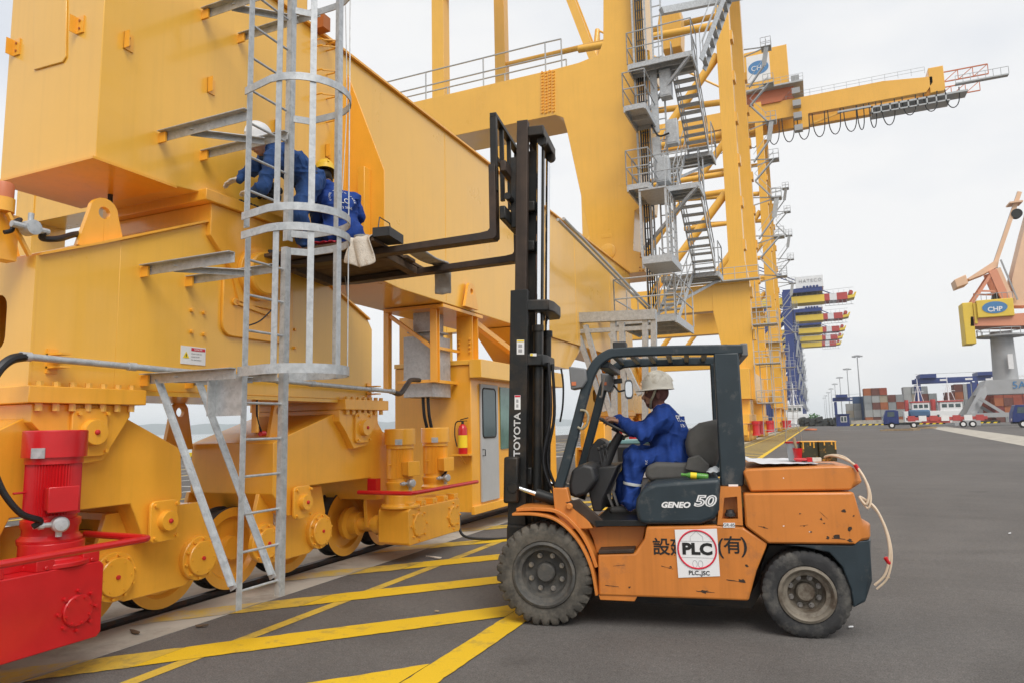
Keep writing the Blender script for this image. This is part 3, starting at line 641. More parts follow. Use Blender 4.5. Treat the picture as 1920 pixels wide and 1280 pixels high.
# black hoses and cables
def hose_(name, pts, r, m='cable', parent=C1, n=8): mb = MB(); mb.tube(spline(pts, n), r, 10); return part(mb, name, m, parent)
e0 = en1[0]; hose_('flexible_hose', [px(-12, 880, X=-4.86), px(8, 925, X=-4.84), px(40, 962, X=-4.82), px(75, 975, X=-4.82), e0], .021)
hose_('flexible_hose', [px(-20, 720, X=-5.02), px(0, 690, X=-5.02), px(22, 673, X=-5.03), px(48, 668, X=-5.05)], .033)
hose_('flexible_hose', [en2[1]+Vector((.02, .1, .02)), en2[1]+Vector((.05, .16, .08)), en2[1]+Vector((0, .22, .2))], .018)
hose_('ground_cable', [px(862, 965, X=-5.0), (-4.9, 9.3, .12), (-4.6, 9.7, .02), (-4.1, 10.2, .02), (-3.4, 10.9, .02)], .02)
# conduit along the beams
p0, p1 = px(48, 668, X=-5.05), px(735, 733, X=-5.05)
mb = MB(); mb.cyl(p0, p1, .026, n=14); cd_ = part(mb, 'conduit', 'galv')
for t in (0, .18, .55, .66, .9, 1): q = p0.lerp(p1, t); mb = MB(); mb.cyl(q-EY*.035, q+EY*.035, .034, n=14); part(mb, 'conduit_coupling', 'galv', cd_)
for t in (.06, .42, .93): q = p0.lerp(p1, t); mb = MB(); mb.box((S, q.y-.04, q.z-.09), (S+.02, q.y+.04, q.z+.09)); mb.box((S, q.y-.04, q.z+.04), (q.x+.02, q.y+.04, q.z+.055)); mb.box((S, q.y-.04, q.z-.055), (q.x+.02, q.y+.04, q.z-.04)); part(mb, 'pipe_bracket', CB, cd_)
hose_('flexible_hose', [p1, px(750, 737, X=-5.1), px(762, 722, X=-5.2), px(770, 712, X=-5.35), px(786, 712, X=-5.5)], .035)
# warning beacon on a bracket at the far left
q = px(4, 398, X=S-.1); mb = MB(); mb.cyl(q, q+EZ*.10, .075, n=20); bc = part(mb, 'beacon_base', CB)
mb = MB(); mb.lathe([(.066, 0), (.066, .10), (.06, .115), (0, .12)], q+EZ*.10, EZ, 20); part(mb, 'beacon_lens', 'brick_orange', bc)
mb = MB(); mb.bar(px(14, 400, X=S-.05), px(55, 480, X=S-.02), .05, .02); mb.box((q.x-.12, q.y-.1, q.z-.34), (q.x+.0, q.y+.12, q.z)); part(mb, 'beacon_bracket', CB, bc)
q2_ = px(57, 428, X=S+.05); mb = MB(); mb.lathe([(.055, -.05), (.055, .05), (0, .055)], q2_, EX, 16); mb.cyl(q2_, q2_+EZ*.11, .02, n=10); mb.cyl(q2_-EY*.13, q2_+EY*.13, .024, n=10); part(mb, 'junction_box', 'galv', bc)
hose_('cable', [q2_+EY*.1, px(80, 447, X=S+.02), px(110, 448, X=S), px(140, 440, X=S-.1), px(178, 436, X=S-.25)], .024)
hose_('cable', [q2_-EY*.1, px(38, 412, X=S), px(26, 418, X=S), px(22, 432, X=S), px(8, 436, X=S)], .016)
# tie beam seen below the sill beam, going out to the seaward side
# --- signs
def sign(x0, y0, x1, y1, X, name='warning_sign'):
    a = px(x0, y0, X=X); b_ = px(x1, y1, X=X); mb = MB(); mb.box((X, a.y, b_.z), (X+.006, b_.y, a.z)); s_ = part(mb, name, 'white_sticker', C1)
    W, H = b_.y-a.y, a.z-b_.z; x = X+.0075
    mb = MB(); mb.box((x, a.y+W*.40, a.z-H*.24), (x+.001, b_.y-W*.03, a.z-H*.07)); part(mb, 'sign_band', 'ink_red', s_)
    mb = MB(); mb.prism([(x, a.y+W*.07, b_.z+H*.33), (x, a.y+W*.33, b_.z+H*.33), (x, a.y+W*.20, b_.z+H*.70)], (.001, 0, 0)); part(mb, 'warning_triangle', 'sign_yellow', s_)
    mb = MB(); mb.bar((x+.0025, a.y+W*.20, b_.z+H*.40), (x+.0025, a.y+W*.20, b_.z+H*.56), .008, .001, (1, 0, 0)); part(mb, 'triangle_mark', 'ink_black', s_)
    text('lettering', 'DANGER', 'white_sticker', s_, (x+.002, a.y+W*.68, a.z-H*.155), EY, EZ, H*.10, .001)
    for k, t in enumerate(('DO NOT CLIMB THE', 'LADDER EXCEPT', 'FOR MAINTENANCE')): text('lettering', t, 'ink_grey', s_, (x, a.y+W*.40, a.z-H*(.40+.17*k)), EY, EZ, H*.07, .001, align='LEFT', sx=.8)
sign(339, 647, 384, 685, S+.001); sign(-30, 664, 17, 706, S+.001) if False else None
# --- electrical house hanging under the sill beam
EX0, EX1, EY0, EY1 = -6.67, S, 10.2, 14.2
mb = MB(); mb.box((EX0, EY0, .33), (EX1, EY1, 2.72)); eh = part(mb, 'electrical_house', CB, bevel=.01)
mb = MB(); mb.box((EX1-.0, EY0-.05, 2.5), (EX1+.22, EY1, 2.80)); mb.box((EX0, EY0-.03, 2.722), (EX1-.01, EY1, 2.80)); part(mb, 'canopy', CP, eh, bevel=.008)
mb = MB(); mb.box((EX1, EY0-.04, .30), (EX1+.06, EY1, .43)); part(mb, 'floor_channel', CB, eh, bevel=.006)
a, b_ = px(898, 716, X=S+.002), px(934, 940, X=S+.002)
mb = MB(); mb.box((S+.002, a.y, .46), (S+.035, b_.y, 2.42)); dr = part(mb, 'door', 'plastic_grey', eh, bevel=.006); dr.data.materials[0] = mat('door_grey', (.40, .41, .42), .5, var=.06)
w0, w1 = px(904, 727, X=S+.036), px(930, 818, X=S+.036); yy0, yy1, zz0, zz1 = w0.y, w1.y, w1.z, w0.z
mb = MB(); rr1 = rrect(yy0, yy1, zz0, zz1, .07, S+.036); mb.tube(rr1, .016, 8, True); part(mb, 'window_seal', 'rubber', dr)
mb = MB(); mb.prism(rrect(yy0, yy1, zz0, zz1, .07, S+.036), (.006, 0, 0)); part(mb, 'door_window', 'glass_dark', dr)
mb = MB(); q = px(905, 842, X=S+.036); mb.tube([q, q+EX*.05, q+EX*.05-EZ*.1, q-EZ*.1], .009, 6); part(mb, 'handle', 'rubber', dr)
a = px(936, 716, X=S+.002); mb = MB(); mb.box((S+.002, a.y, 1.30), (S+.02, a.y+1.3, 2.40)); part(mb, 'window', 'glass_green', eh)
# fire extinguisher on its shelf (a thing of its own, the shelf belongs to the house)
q = px(868, 850, Y=EY0-.09); mb = MB(); mb.box((q.x-.19, EY0-.2, q.z-.025), (q.x+.17, EY0, q.z-.002)); mb.bar((q.x-.0, EY0-.02, q.z-.16), (q.x, EY0-.19, q.z-.02), .02, .02); part(mb, 'shelf', CB, eh)
fe = thing('fire_extinguisher', 'small red fire extinguisher with yellow label on the orange electrical house wall', 'fire extinguisher', (q.x, EY0-.09, q.z))
mb = MB(); mb.lathe([(.0, 0), (.07, .0), (.075, .02), (.075, .40), (.055, .45), (.025, .48), (0, .48)], (q.x, EY0-.09, q.z), EZ, 24); mb.build('cylinder', 'red_paint', fe)
mb = MB(); mb.lathe([(.0765, .10), (.0765, .30)], (q.x, EY0-.09, q.z), EZ, 24); mb.build('label_band', 'sign_yellow', fe)
mb = MB(); mb.cyl((q.x, EY0-.09, q.z+.48), (q.x, EY0-.09, q.z+.53), .022, n=12); mb.bar((q.x-.04, EY0-.09, q.z+.55), (q.x+.1, EY0-.09, q.z+.58), .02, .014); mb.bar((q.x-.03, EY0-.09, q.z+.53), (q.x+.08, EY0-.09, q.z+.53), .02, .012); mb.build('valve', 'rubber', fe)
mb = MB(); mb.tube(spline([(q.x-.02, EY0-.09, q.z+.53), (q.x-.12, EY0-.1, q.z+.5), (q.x-.14, EY0-.1, q.z+.3), (q.x-.10, EY0-.1, q.z+.12)]), .010, 8); mb.build('hose', 'rubber', fe)
# cable box and duct between posts
gx0, gx1, gy0, gy1 = -6.05, -5.52, 9.5, 10.1
za, zb = px(798, 742, X=gx1).z, px(798, 625, X=gx1).z
mb = MB(); mb.box((gx0, gy0, za), (gx1, gy1, zb)); cbx = part(mb, 'cable_box', 'galv', bevel=.006)
mb = MB(); mb.box((gx0+.12, gy0+.1, zb), (gx1-.08, gy1-.08, 3.72)); mb.box((gx0+.05, gy0+.03, zb+.06), (gx1-.02, gy1-.02, zb+.09)); part(mb, 'cable_duct', 'galv', cbx, bevel=.005)
zs = px(798, 708, X=gx1).z; mb = MB(); mb.box((gx0-.01, gy0-.012, zs-.012), (gx1+.012, gy1, zs+.004)); part(mb, 'box_seam', 'galv', cbx)
hose_('cable', [(-5.75, 9.6, za), (-5.74, 9.62, 1.9), (-5.72, 9.7, 1.6), (-5.75, 9.8, 1.2)], .026); hose_('cable', [(-5.66, 9.6, za), (-5.65, 9.62, 1.9), (-5.64, 9.7, 1.6), (-5.68, 9.8, 1.2)], .026)
def post(p, q, w_=.10, h=.10, m=CB, nm='post', par=None): mb = MB(); mb.bar(p, q, w_, h); return part(mb, nm, m, par or C1, bevel=.005)
def hbeam(p, q, w_, h, m=CB, nm='post', par=None):
    p = Vector(p); q = Vector(q); mb = MB(); mb.box((p.x-w_/2, p.y-h/2, p.z), (p.x+w_/2, p.y-h/2+.015, q.z)); mb.box((p.x-w_/2, p.y+h/2-.015, p.z), (p.x+w_/2, p.y+h/2, q.z)); mb.box((p.x-.006, p.y-h/2+.015, p.z), (p.x+.006, p.y+h/2-.015, q.z)); return part(mb, nm, m, par or C1)
p_ = hbeam((-5.42, 9.42, za+.22), (-5.42, 9.42, 3.63), .12, .1)
mb = MB(); mb.box((-6.3, 9.3, 3.55), (-5.2, 10.7, 3.60)); part(mb, 'duct_bracket', CB)
post((-6.25, 9.42, 3.5), (-5.47, 9.42, 2.95), .06, .06, nm='brace'); post((-6.3, 9.42, 3.6), (-6.3, 9.42, 2.3), .1, .1)
post((-5.47, 9.42, za+.24), (-5.47, 10.2, za+.24), .06, .05, nm='brace'); post((-6.1, 9.42, za+.24), (-5.42, 9.42, za+.24), .04, .05, nm='brace'); post((-5.47, 9.42, zb-.2), (-5.47, 10.3, zb-.2), .04, .05, nm='brace')
hbeam((-5.36, 10.42, 2.80), (-5.36, 10.42, 3.62), .3, .22); hbeam((-5.36, 13.4, 2.80), (-5.36, 13.4, 3.62), .3, .22); hbeam((-6.5, 10.42, 2.80), (-6.5, 10.42, 3.62), .3, .22)
post((-5.36, 10.6, 3.5), (-5.36, 13.3, 2.9), .12, .10, nm='brace')
mb = MB()
for z in (2.95, 3.02, 3.09, 3.16):
    for sx in (-.1, .1): mb.cyl((-5.36+sx, 10.30, z), (-5.36+sx, 10.27, z), .018, n=6)
part(mb, 'splice_bolts', CB, C1, kind='stuff')
lug('lifting_lug', (px(905-30, 518, X=S).y, 3.72), S+.09, sill, .2, .32)
# --- caged ladder of galvanised angle and flat bar
LX, LY0, LY1 = -4.17, 4.24, 4.66
lad = MB(); 
def rail_(y, z0, z1, sgn):
    mb = MB(); mb.box((LX-.004, y, z0), (LX+.004, y+sgn*.055, z1)); mb.box((LX-.055, y-.004, z0), (LX-.0045, y+.004, z1)); return mb
LAD = part(rail_(LY0, .34, 3.30, -1), 'caged_ladder', 'galv'); part(rail_(LY1, .34, 3.30, 1), 'ladder_rail', 'galv', LAD)
part(rail_(LY0-.02, 3.36, 9.0, -1), 'ladder_rail', 'galv', LAD); part(rail_(LY1+.02, 3.36, 9.0, 1), 'ladder_rail', 'galv', LAD)
mb = MB(); mb.cyl((LX-.03, LY0, 0), (LX-.03, LY1, 0), .011, n=10); rung_me = mb.mesh('rung', Vector(C1['_o'])); rung_me.materials.append(MATS['galv'])
z = .47
while z < 7:
    if not 3.30 < z < 3.40: o = finish(rung_me, 'rung', LAD); o.location.z = z
    z += .292
def hoop(z, wid=.062):
    path = [(LX, LY0-.10), (LX+.34, LY0-.17)]; c = (LX+.36, (LY0+LY1)/2); r = (LY1-LY0)/2+.17
    path += [(c[0]+r*math.sin(t), c[1]-r*math.cos(t)) for t in [math.pi*k/16 for k in range(1, 16)]]
    path += [(LX+.34, LY1+.17), (LX+.10, LY1+.17), (LX, LY1+.06)]
    mb = MB(); n_ = len(path); vs = []; 
    for i, (a, b_) in enumerate(path):
        p = Vector(path[max(i-1, 0)]); q = Vector(path[min(i+1, n_-1)]); d = (q-p).normalized(); s_ = Vector((d.y, -d.x))*.005
        vs += [(a+s_.x, b_+s_.y, z-wid/2), (a+s_.x, b_+s_.y, z+wid/2), (a-s_.x, b_-s_.y, z+wid/2), (a-s_.x, b_-s_.y, z-wid/2)]
    fs = [(3, 2, 1, 0), tuple(range(4*n_-4, 4*n_))]
    for i in range(n_-1): fs += [(i*4+k, i*4+(k+1) % 4, i*4+4+(k+1) % 4, i*4+4+k) for k in range(4)]
    mb.add(vs, fs); part(mb, 'cage_hoop', 'galv', LAD); return c, r
for z in (2.17, 3.27, 3.43, 4.50, 5.55, 6.6): c, r = hoop(z, .075 if z in (2.17,) else .062)
mb = MB()
for zs, ze in ((2.14, 3.30), (3.40, 6.7)):
    for dg in (8, 50, 90, 130, 172):
        t = math.radians(dg); q = Vector((c[0]+(r-.011)*math.sin(t), c[1]-(r-.011)*math.cos(t), 0)); d = Vector((math.sin(t), -math.cos(t), 0)); s_ = Vector((-d.y, d.x, 0))
        mb = MB(); mb.obox(q+EZ*(zs+ze)/2, d*.004, s_*.025, EZ*(ze-zs)/2); part(mb, 'cage_bar', 'galv', LAD)
def strut(p, q, w_=.06, h=.075, nm='ladder_bracket', zf=1): mb = MB(); mb.angle(p, q, w_, h, .007, zf=zf); part(mb, nm, 'galv', LAD)
for (x, y, y2) in ((305, 258, LY0), (272, 508, LY0), (272, 710, LY0), (385, 28, LY0)):
    a = px(x, y, X=S+.02); strut(a, (LX, a.y, a.z), .06, .085)
    strut((S+.02, a.y+.46, a.z), (LX, a.y+.46, a.z), .05, .07); strut((S+.35, a.y+.01, a.z-.02), (S+.78, a.y+.44, a.z-.02), .05, .05)
    mb = MB(); mb.box((S, a.y-.03, a.z-.06), (S+.09, a.y-.01, a.z+.03)); mb.box((S, a.y+.43, a.z-.06), (S+.09, a.y+.45, a.z+.03)); part(mb, 'bracket_cleat', CB, LAD)
for (y, ) in ((LY0,), (LY1,)):
    a = px(290, 707, X=S+.12); strut((S+.15, y-.08, a.z-.05), (LX-.02, y-.06, .5), .06, .07, 'ladder_brace')
mb = MB(); a, b_ = px(390, 708, X=-4.45), px(455, 778, X=-4.2); mb.box((-4.47, LY0-.035, b_.z), (-4.19, LY0-.02, a.z+.02)); mb.box((-4.47, LY0-.12, b_.z), (-4.46, LY0-.02, a.z+.02)); part(mb, 'side_plate', 'galv', LAD)
mb = MB(); mb.tube(spline([px(647, -20, X=-4.9), px(650, 200, X=-4.9), px(640, 420, X=-4.9), px(652, 560, X=-4.9)], 6), .006, 6); part(mb, 'hanging_cable', 'galv', LAD)
hose_('cable', [px(468, 610, X=-4.6), px(490, 600, X=-4.6), px(520, 570, X=-4.55)], .007)
# hanging lever between the bogies
mb = MB(); q = px(480, 720, X=-5.3); mb.bar(q, px(478, 810, X=-5.3), .07, .03); hl = part(mb, 'hanging_bracket', CB); mb = MB(); q = px(492, 812, X=-5.28); mb.lathe([(.03, -.03), (.03, .03), (0, .035)], q, EY, 10); part(mb, 'red_knob', 'red_paint', hl)
hose_('cable', [px(483, 725, X=-5.27), px(482, 780, X=-5.27), px(490, 808, X=-5.27)], .010)
# --- far leg of the near crane with portal beam, and copies of the bogies under it
DY = 16.95
YF = 21.5
pf = [Vector((-35.5, YF, 12.35))]+[px(a, b_, Y=YF) for a, b_ in ((1041, 216), (1056, 221), (1063, 245), (1096, 398), (1112, 478))]
pf += [Vector((-5.75, YF, 6.464)), Vector((-4.72, YF, 6.464))]
pf += [px(a, b_, Y=YF) for a, b_ in ((1210, 476), (1187, 470), (1190, 395), (1213, 383), (1215, 352), (1196, 345), (1196, 268), (1218, 258), (1218, 222), (1197, 215), (1196, 140), (1220, 130), (1218, 95), (1205, 90), (1200, -60), (1196, -900), (1134, -900), (1131, 78), (1122, 103), (1085, 118), (1040, 130))]+[Vector((-35.5, YF, 14.0))]
mb = MB(); mb.prism(pf, (0, 1.6, 0)); fleg = part(mb, 'portal_frame', CP, C1, bevel=.01)
mb = MB()
for i in range(2):
    for j in range(14):
        for k in range(2):
            q = px(1017+i*14+k*7, 137+j*5.7-i*2.5, Y=YF); mb.cyl(q, q-EY*.05, .045, n=6)
part(mb, 'splice_bolts', 'crane_paint_b', fleg, kind='stuff')
mb = MB()
for (x, y) in ((1211, 99), (1211, 120), (1211, 227), (1211, 252), (1208, 357), (1207, 380), (1204, 480), (1203, 505)):
    for a, b_ in ((-3, -3), (3, -3), (-3, 3), (3, 3)): q = px(x+a, y+b_, Y=YF); mb.cyl(q, q-EY*.03, .022, n=6)
part(mb, 'bracket_bolts', 'crane_rust', fleg, kind='stuff')
q = px(1140, 472, Y=YF); mb = MB(); mb.lathe([(.26, 0), (.26, .02), (.24, .03), (0, .03)], q, -EY, 28); part(mb, 'manhole_cover', CP, fleg)
q = px(1137, 443, Y=YF); mb = MB(); mb.box((q.x-.17, YF-.012, q.z-.06), (q.x+.17, YF-.001, q.z+.06)); part(mb, 'name_plate', CP, fleg, bevel=.008)
# near leg and its portal beam stand above the picture
mb = MB(); mb.box((S2, 4.4, 6.464), (S, 6.1, 46)); part(mb, 'leg', CP, C1, bevel=.02)
mb = MB(); mb.box((-35.5, 4.45, 12.3), (S2, 6.05, 14)); part(mb, 'portal_beam', CP, C1, bevel=.02)
for y in (4.4, 21.5): mb = MB(); mb.box((-36.9, y-.05, 1.0), (-35.502, y+1.65, 46)); part(mb, 'leg', CP, C1, bevel=.02)
mb = MB(); mb.box((-36.8, 4.5, 3.6), (-35.6, 23.0, 6.4)); part(mb, 'sill_beam', CP, C1)
# handrail on the portal beam
def railing(path, h=1.05, r=.024, m='galv_far', parent=C1, step=1.6, name='railing', n=6, mids=(.5, 1.)):
    path = [Vector(p) for p in path]; mb = MB()
    for k in mids: mb.tube([p+EZ*h*k for p in path], r, n)
    for a, b_ in zip(path, path[1:]):
        c = max(1, int((b_-a).length/step))
        for i in range(c+1): q = a.lerp(b_, i/c); mb.cyl(q, q+EZ*h, r, n=n)
    return part(mb, name, m, parent)
railing([(-20, YF+.1, 14.0), (-7.9, YF+.1, 13.95), (-7.3, YF+.1, 13.93)], 1.1, .028, step=2.2)
railing([(-20, YF+1.5, 14.0), (-7.6, YF+1.5, 13.95)], 1.1, .028, step=2.2)
# bogie set copied under the far leg
for o in [o for o in C1.children if o.name.split('.')[0] in ('equalizer_beam', 'bogie_beam', 'wheel_truck', 'gearbox', 'motor_flange', 'drive_shaft', 'tube_guard', 'pedestal_flange')]:
    c = copy_tree(o, C1); c.location = (0, DY, 0)
# --- stairs on the landward side of the far leg
tread_me = None
def flight(p0, p1, w_, n_, parent=C1, m='galv', rails=True, side=EX):
    """p0 upper, p1 lower end of one stringer, the other lies w_ along side"""
    p0 = Vector(p0); p1 = Vector(p1); mb = MB(); d = Vector((p1.x-p0.x, p1.y-p0.y, 0)).normalized(); s_ = Vector(side)
    mb.bar(p0, p1, .03, .16); mb.bar(p0+s_*w_, p1+s_*w_, .03, .16); st_ = part(mb, 'stair_flight', m, parent, kind=None)
    mb = MB(); mb.obox(s_*(w_/2), d*.12, s_*(w_/2-.016), EZ*.02); me = mb.mesh('tread'); me.materials.append(MATS[m])
    for i in range(n_):
        q = p0.lerp(p1, (i+.5)/n_); o = finish(me, 'tread', st_); o.location = q-Vector(C1['_o'])
    if rails:
        for k in (0, w_):
            mb = MB(); a = p0+s_*k; b_ = p1+s_*k
            mb.tube([a+EZ*1.0, b_+EZ*1.0], .02, 6); mb.tube([a+EZ*.5, b_+EZ*.5], .016, 6)
            for i in range(4): q = a.lerp(b_, i/3); mb.cyl(q, q+EZ*1.0, .018, n=6)
            part(mb, 'handrail', m, st_)
    return st_
def landing(x0, x1, y0, y1, z, m='galv', open_=(), parent=C1, beams=3):
    mb = MB(); mb.box((x0, y0, z-.03), (x1, y1, z)); 
    for x in (x0, x1-.05): mb.box((x, y0, z-.2), (x+.05, y1, z-.031))
    for i in range(beams+1): y = y0+(y1-y0-.05)*i/beams; mb.box((x0+.051, y, z-.16), (x1-.051, y+.05, z-.0312))
    ld = part(mb, 'landing', m, parent)
    sides = {'x0': [(x0, y0, z), (x0, y1, z)], 'x1': [(x1, y0, z), (x1, y1, z)], 'y0': [(x0, y0, z), (x1, y0, z)], 'y1': [(x0, y1, z), (x1, y1, z)]}
    for k, p in sides.items():
        if k not in open_: railing(p, 1.05, .02, m, ld, 1.0)
    return ld
OX, IX, W = -3.55, -4.35, .68
zA = px(1315, 118, Y=21.4).z; zB = px(1330, 283, Y=24.2).z; zC = px(1290, 362, Y=21.4).z; zD = px(1345, 508, Y=24.2).z; zE = px(1265, 606, Y=19.2).z
landing(-4.75, -2.75, 20.5, 21.5, zA, open_=('y1',)); flight((OX, 21.5, zA), (OX, 24.2, zB), W, 11)
landing(-4.75, -2.75, 24.2, 25.2, zB, open_=('y0',)); flight((IX, 24.2, zB), (IX, 21.5, zC), W, 9)
landing(-4.75, -2.75, 20.5, 21.5, zC, open_=('y1',)); flight((OX, 21.5, zC), (OX, 24.2, zD), W, 10)
landing(-4.75, -2.75, 24.2, 25.2, zD, open_=('y0',)); flight((IX+.05, 24.2, zD), (IX+.05, 20.3, zE), W, 11)
landing(-4.7, -3.1, 17.6, 20.3, zE, open_=('y1',))
# flight going up out of the picture and its long diagonal stringer
zT = px(1425, 10, Y=24.0).z
flight((-1.1, 23.4, zA+5.2), (-2.6, 21.3, zA+.05), .7, 14, side=EY); landing(-1.6, .2, 22.8, 24.4, zA+5.3)
mb = MB(); a, b_ = px(1240, 22, Y=21.2), px(1395, -8, Y=23.6); mb.bar(a, b_, .18, .22); part(mb, 'walkway_beam', 'galv', C1)
# lift car, cable trays and boxes
a, b_ = px(1215, 388, Y=21.2), px(1246, 500, Y=21.2)
mb = MB(); x0, x1, z1, z0 = a.x+.1, a.x+.85, a.z, b_.z
mb.box((x0, 19.6, z0-.22), (x1+.1, 21.2, z0)); lc = part(mb, 'lift_car_floor', 'galv', C1)
for x in (x0, x1):
    for y in (19.65, 21.1): mb = MB(); mb.box((x-.03, y-.03, z0), (x+.03, y+.03, z1)); part(mb, 'lift_car_post', 'galv', lc)
mb = MB(); mb.box((x0-.03, 19.6, z1+.001), (x1+.03, 21.15, z1+.05)); part(mb, 'lift_car_roof', 'galv', lc)
for k in range(7):
    zz = z0+(z1-z0)*(k+.5)/7; mb = MB(); mb.box((x1-.02, 19.69, zz), (x1, 21.06, zz+.03)); part(mb, 'lift_car_bar', 'galv', lc)
for y in (19.95, 20.3, 20.65): mb = MB(); mb.box((x1+.005, y, z0), (x1+.03, y+.05, z1)); part(mb, 'panel_rib', 'galv', lc)
mb = MB(); mb.box((-4.72, 21.2, 6.5), (-4.66, 21.26, 20)); part(mb, 'lift_mast', 'galv', C1)
for (x, y, w_, h) in ((1224, 190, .22, 2.4), (1228, 305, .25, 1.4)):
    q = px(x, y, Y=21.3); mb = MB(); mb.box((q.x, 21.0, q.z-h/2), (q.x+w_, 21.05, q.z+h/2)); part(mb, 'cable_tray', 'galv', C1)
hose_('cable', [px(1222, 235, Y=20.8), px(1235, 255, Y=20.8), px(1255, 250, Y=20.8)], .03)
# more of the service gear packed along the leg: side platforms, cabinets, cable ladders
for x, y, w_, d_, h in ((1233, 325, .4, .4, .8), (1252, 255, .35, .3, .8), (1240, 165, .35, .35, .9)):
    q = px(x, y, Y=21.2); mb = MB(); mb.box((q.x, 20.9, q.z-h/2), (q.x+w_, 20.9+d_, q.z+h/2)); cb_ = part(mb, 'cabinet', 'galv', C1, bevel=.01); mb = MB(); mb.box((q.x+.04, 20.885, q.z-h/2+.05), (q.x+w_-.04, 20.899, q.z+h/2-.05)); part(mb, 'cabinet_door', 'galv', cb_)
for zz in ((zA+zC)/2+.3, (zC+zD)/2+.9): landing(-4.72, -4.05, 19.6, 21.2, zz, beams=2)
for x0 in (-4.62, -4.1):
    mb = MB(); mb.box((x0, 21.25, zE), (x0+.05, 21.3, zA+6)); mb.box((x0+.3, 21.25, zE), (x0+.35, 21.3, zA+6)); cbl = part(mb, 'cable_ladder', 'galv', C1); mb = MB(); z = zE+.2
    while z < zA+6: mb.box((x0+.051, 21.26, z), (x0+.299, 21.29, z+.03)); z += .35
    part(mb, 'ladder_rungs', 'galv', cbl, kind='stuff')
for k in range(4): hose_('cable', [(-4.58+k*.07, 21.22, zA+5), (-4.57+k*.07, 21.2, zC), (-4.56+k*.07, 21.22, zE)], .022)
for (xa, ya, za_), (xb, yb, zb_) in (((-2.78, 20.52, zA-.1), (-4.7, 21.45, zA-1.6)), ((-2.78, 20.52, zC-.1), (-4.7, 21.45, zC-1.6)), ((-2.78, 25.1, zB-.1), (-4.7, 23.0, zB-1.5)), ((-2.78, 25.1, zD-.1), (-4.7, 23.0, zD-1.5))):
    mb = MB(); mb.bar((xa, ya, za_), (xb, yb, zb_), .09, .09); part(mb, 'landing_strut', 'galv', C1)
# --- galvanised trestle in front of the far leg
YT = 16.2
def gp(x, y, Y=YT): return px(x, y, Y=Y)
mb = MB(); mb.bar(gp(1050, 598), gp(1230, 590), .2, .24); ts = part(mb, 'trestle', 'galv', C1)
mb = MB(); mb.bar(gp(1075, 622), gp(1225, 614), .1, .10); part(mb, 'trestle_rail', 'galv', ts)
mb = MB(); mb.bar(gp(1050, 598, YT+1.6), gp(1230, 590, YT+1.6), .2, .24); part(mb, 'trestle_rail', 'galv', ts)
for x0, y0, x1, y1 in ((1078, 610, 1135, 770), (1098, 610, 1150, 790), (1150, 600, 1150, 800), (1166, 605, 1172, 800), (1210, 600, 1205, 800), (1226, 590, 1222, 800), (1145, 625, 1200, 740)):
    q = gp(x1, y1); mb = MB(); p_ = gp(x0, y0); q = Vector((q.x, YT, .4)) if abs(x1-x0) < 10 else q; mb.bar(p_, q, .13, .11); part(mb, 'trestle_leg', 'galv', ts)
for dx in (0, .12):
    mb = MB(); mb.tube([px(1212, 578, X=-4.6)+EX*dx, px(1046, 412, X=-4.6)+EX*dx], .035, 8); part(mb, 'cable_rail', 'galv', ts)
mb = MB(); q = px(1118, 790, X=-4.8); mb.box((-5.0, q.y-.35, .5), (-4.5, q.y+.3, 1.75)); part(mb, 'drive_cabinet', CB, C1, bevel=.02)
# vertical posts of the far leg area under the sill beam
mb = MB(); mb.prism(yz([(12.2, 3.6), (16.4, 3.6), (15.4, 3.0), (13.2, 3.0)], S-.05), (-.9, 0, 0)); part(mb, 'sill_haunch', CP, sill)
# grease smear where the men work on the joint
random.seed(3); mb = MB()
for i in range(26):
    q = px(483+random.random()*42, 348+random.random()*24, X=S); q.z = max(q.z, 3.98); r_ = .02+random.random()*.035
    mb.lathe([(r_, 0), (r_*.9, r_*.5), (r_*.4, r_*.8), (0, r_*.85)], (S, q.y, q.z), EX, 7, random.random())
part(mb, 'sealant_smear', 'sealant', sill, kind='stuff')
mb = MB()
for i in range(9): q = px(452+i*6, 352+i*5, X=S+.05); mb.lathe([(.03, 0), (.02, .03), (0, .035)], (S+.05, q.y, 3.97), EZ, 7)
part(mb, 'sealant_beads', 'sealant', sill, kind='stuff')
# ================================================================== the forklift
FO = Vector((-2.25, 5.73, 0)); FD = Vector((-2.06, -.34, 0)).normalized(); FV = Vector((FD.y, -FD.x, 0))   # forward, across (away from the camera)
def fk(u, v, z): return FO+FD*u+FV*v+EZ*z
def fpx(x, y, v=0.):
    d = _f+_r*((x-PW/2)/F)-_u*((y-PH/2)/F); p0 = FO+FV*v
    return EYE+d*((p0-EYE).dot(FV)/d.dot(FV))
FL = thing('forklift', 'orange and dark grey forklift with raised mast, parked on the hatched lines', 'forklift', tuple(fk(-1.0, .72, 0)))
def fpart(mb, name, m, parent=FL, **k): return mb.build(name, m, parent, **k)
def fpoly(pts, v): return [fpx(a, b_, v) for a, b_ in pts]
def fprism(pts, v0, v1, name, m, parent=FL, bevel=.01, seg=2): mb = MB(); mb.prism(fpoly(pts, v0), FV*(v1-v0)); return fpart(mb, name, m, parent, bevel=bevel, seg=seg)
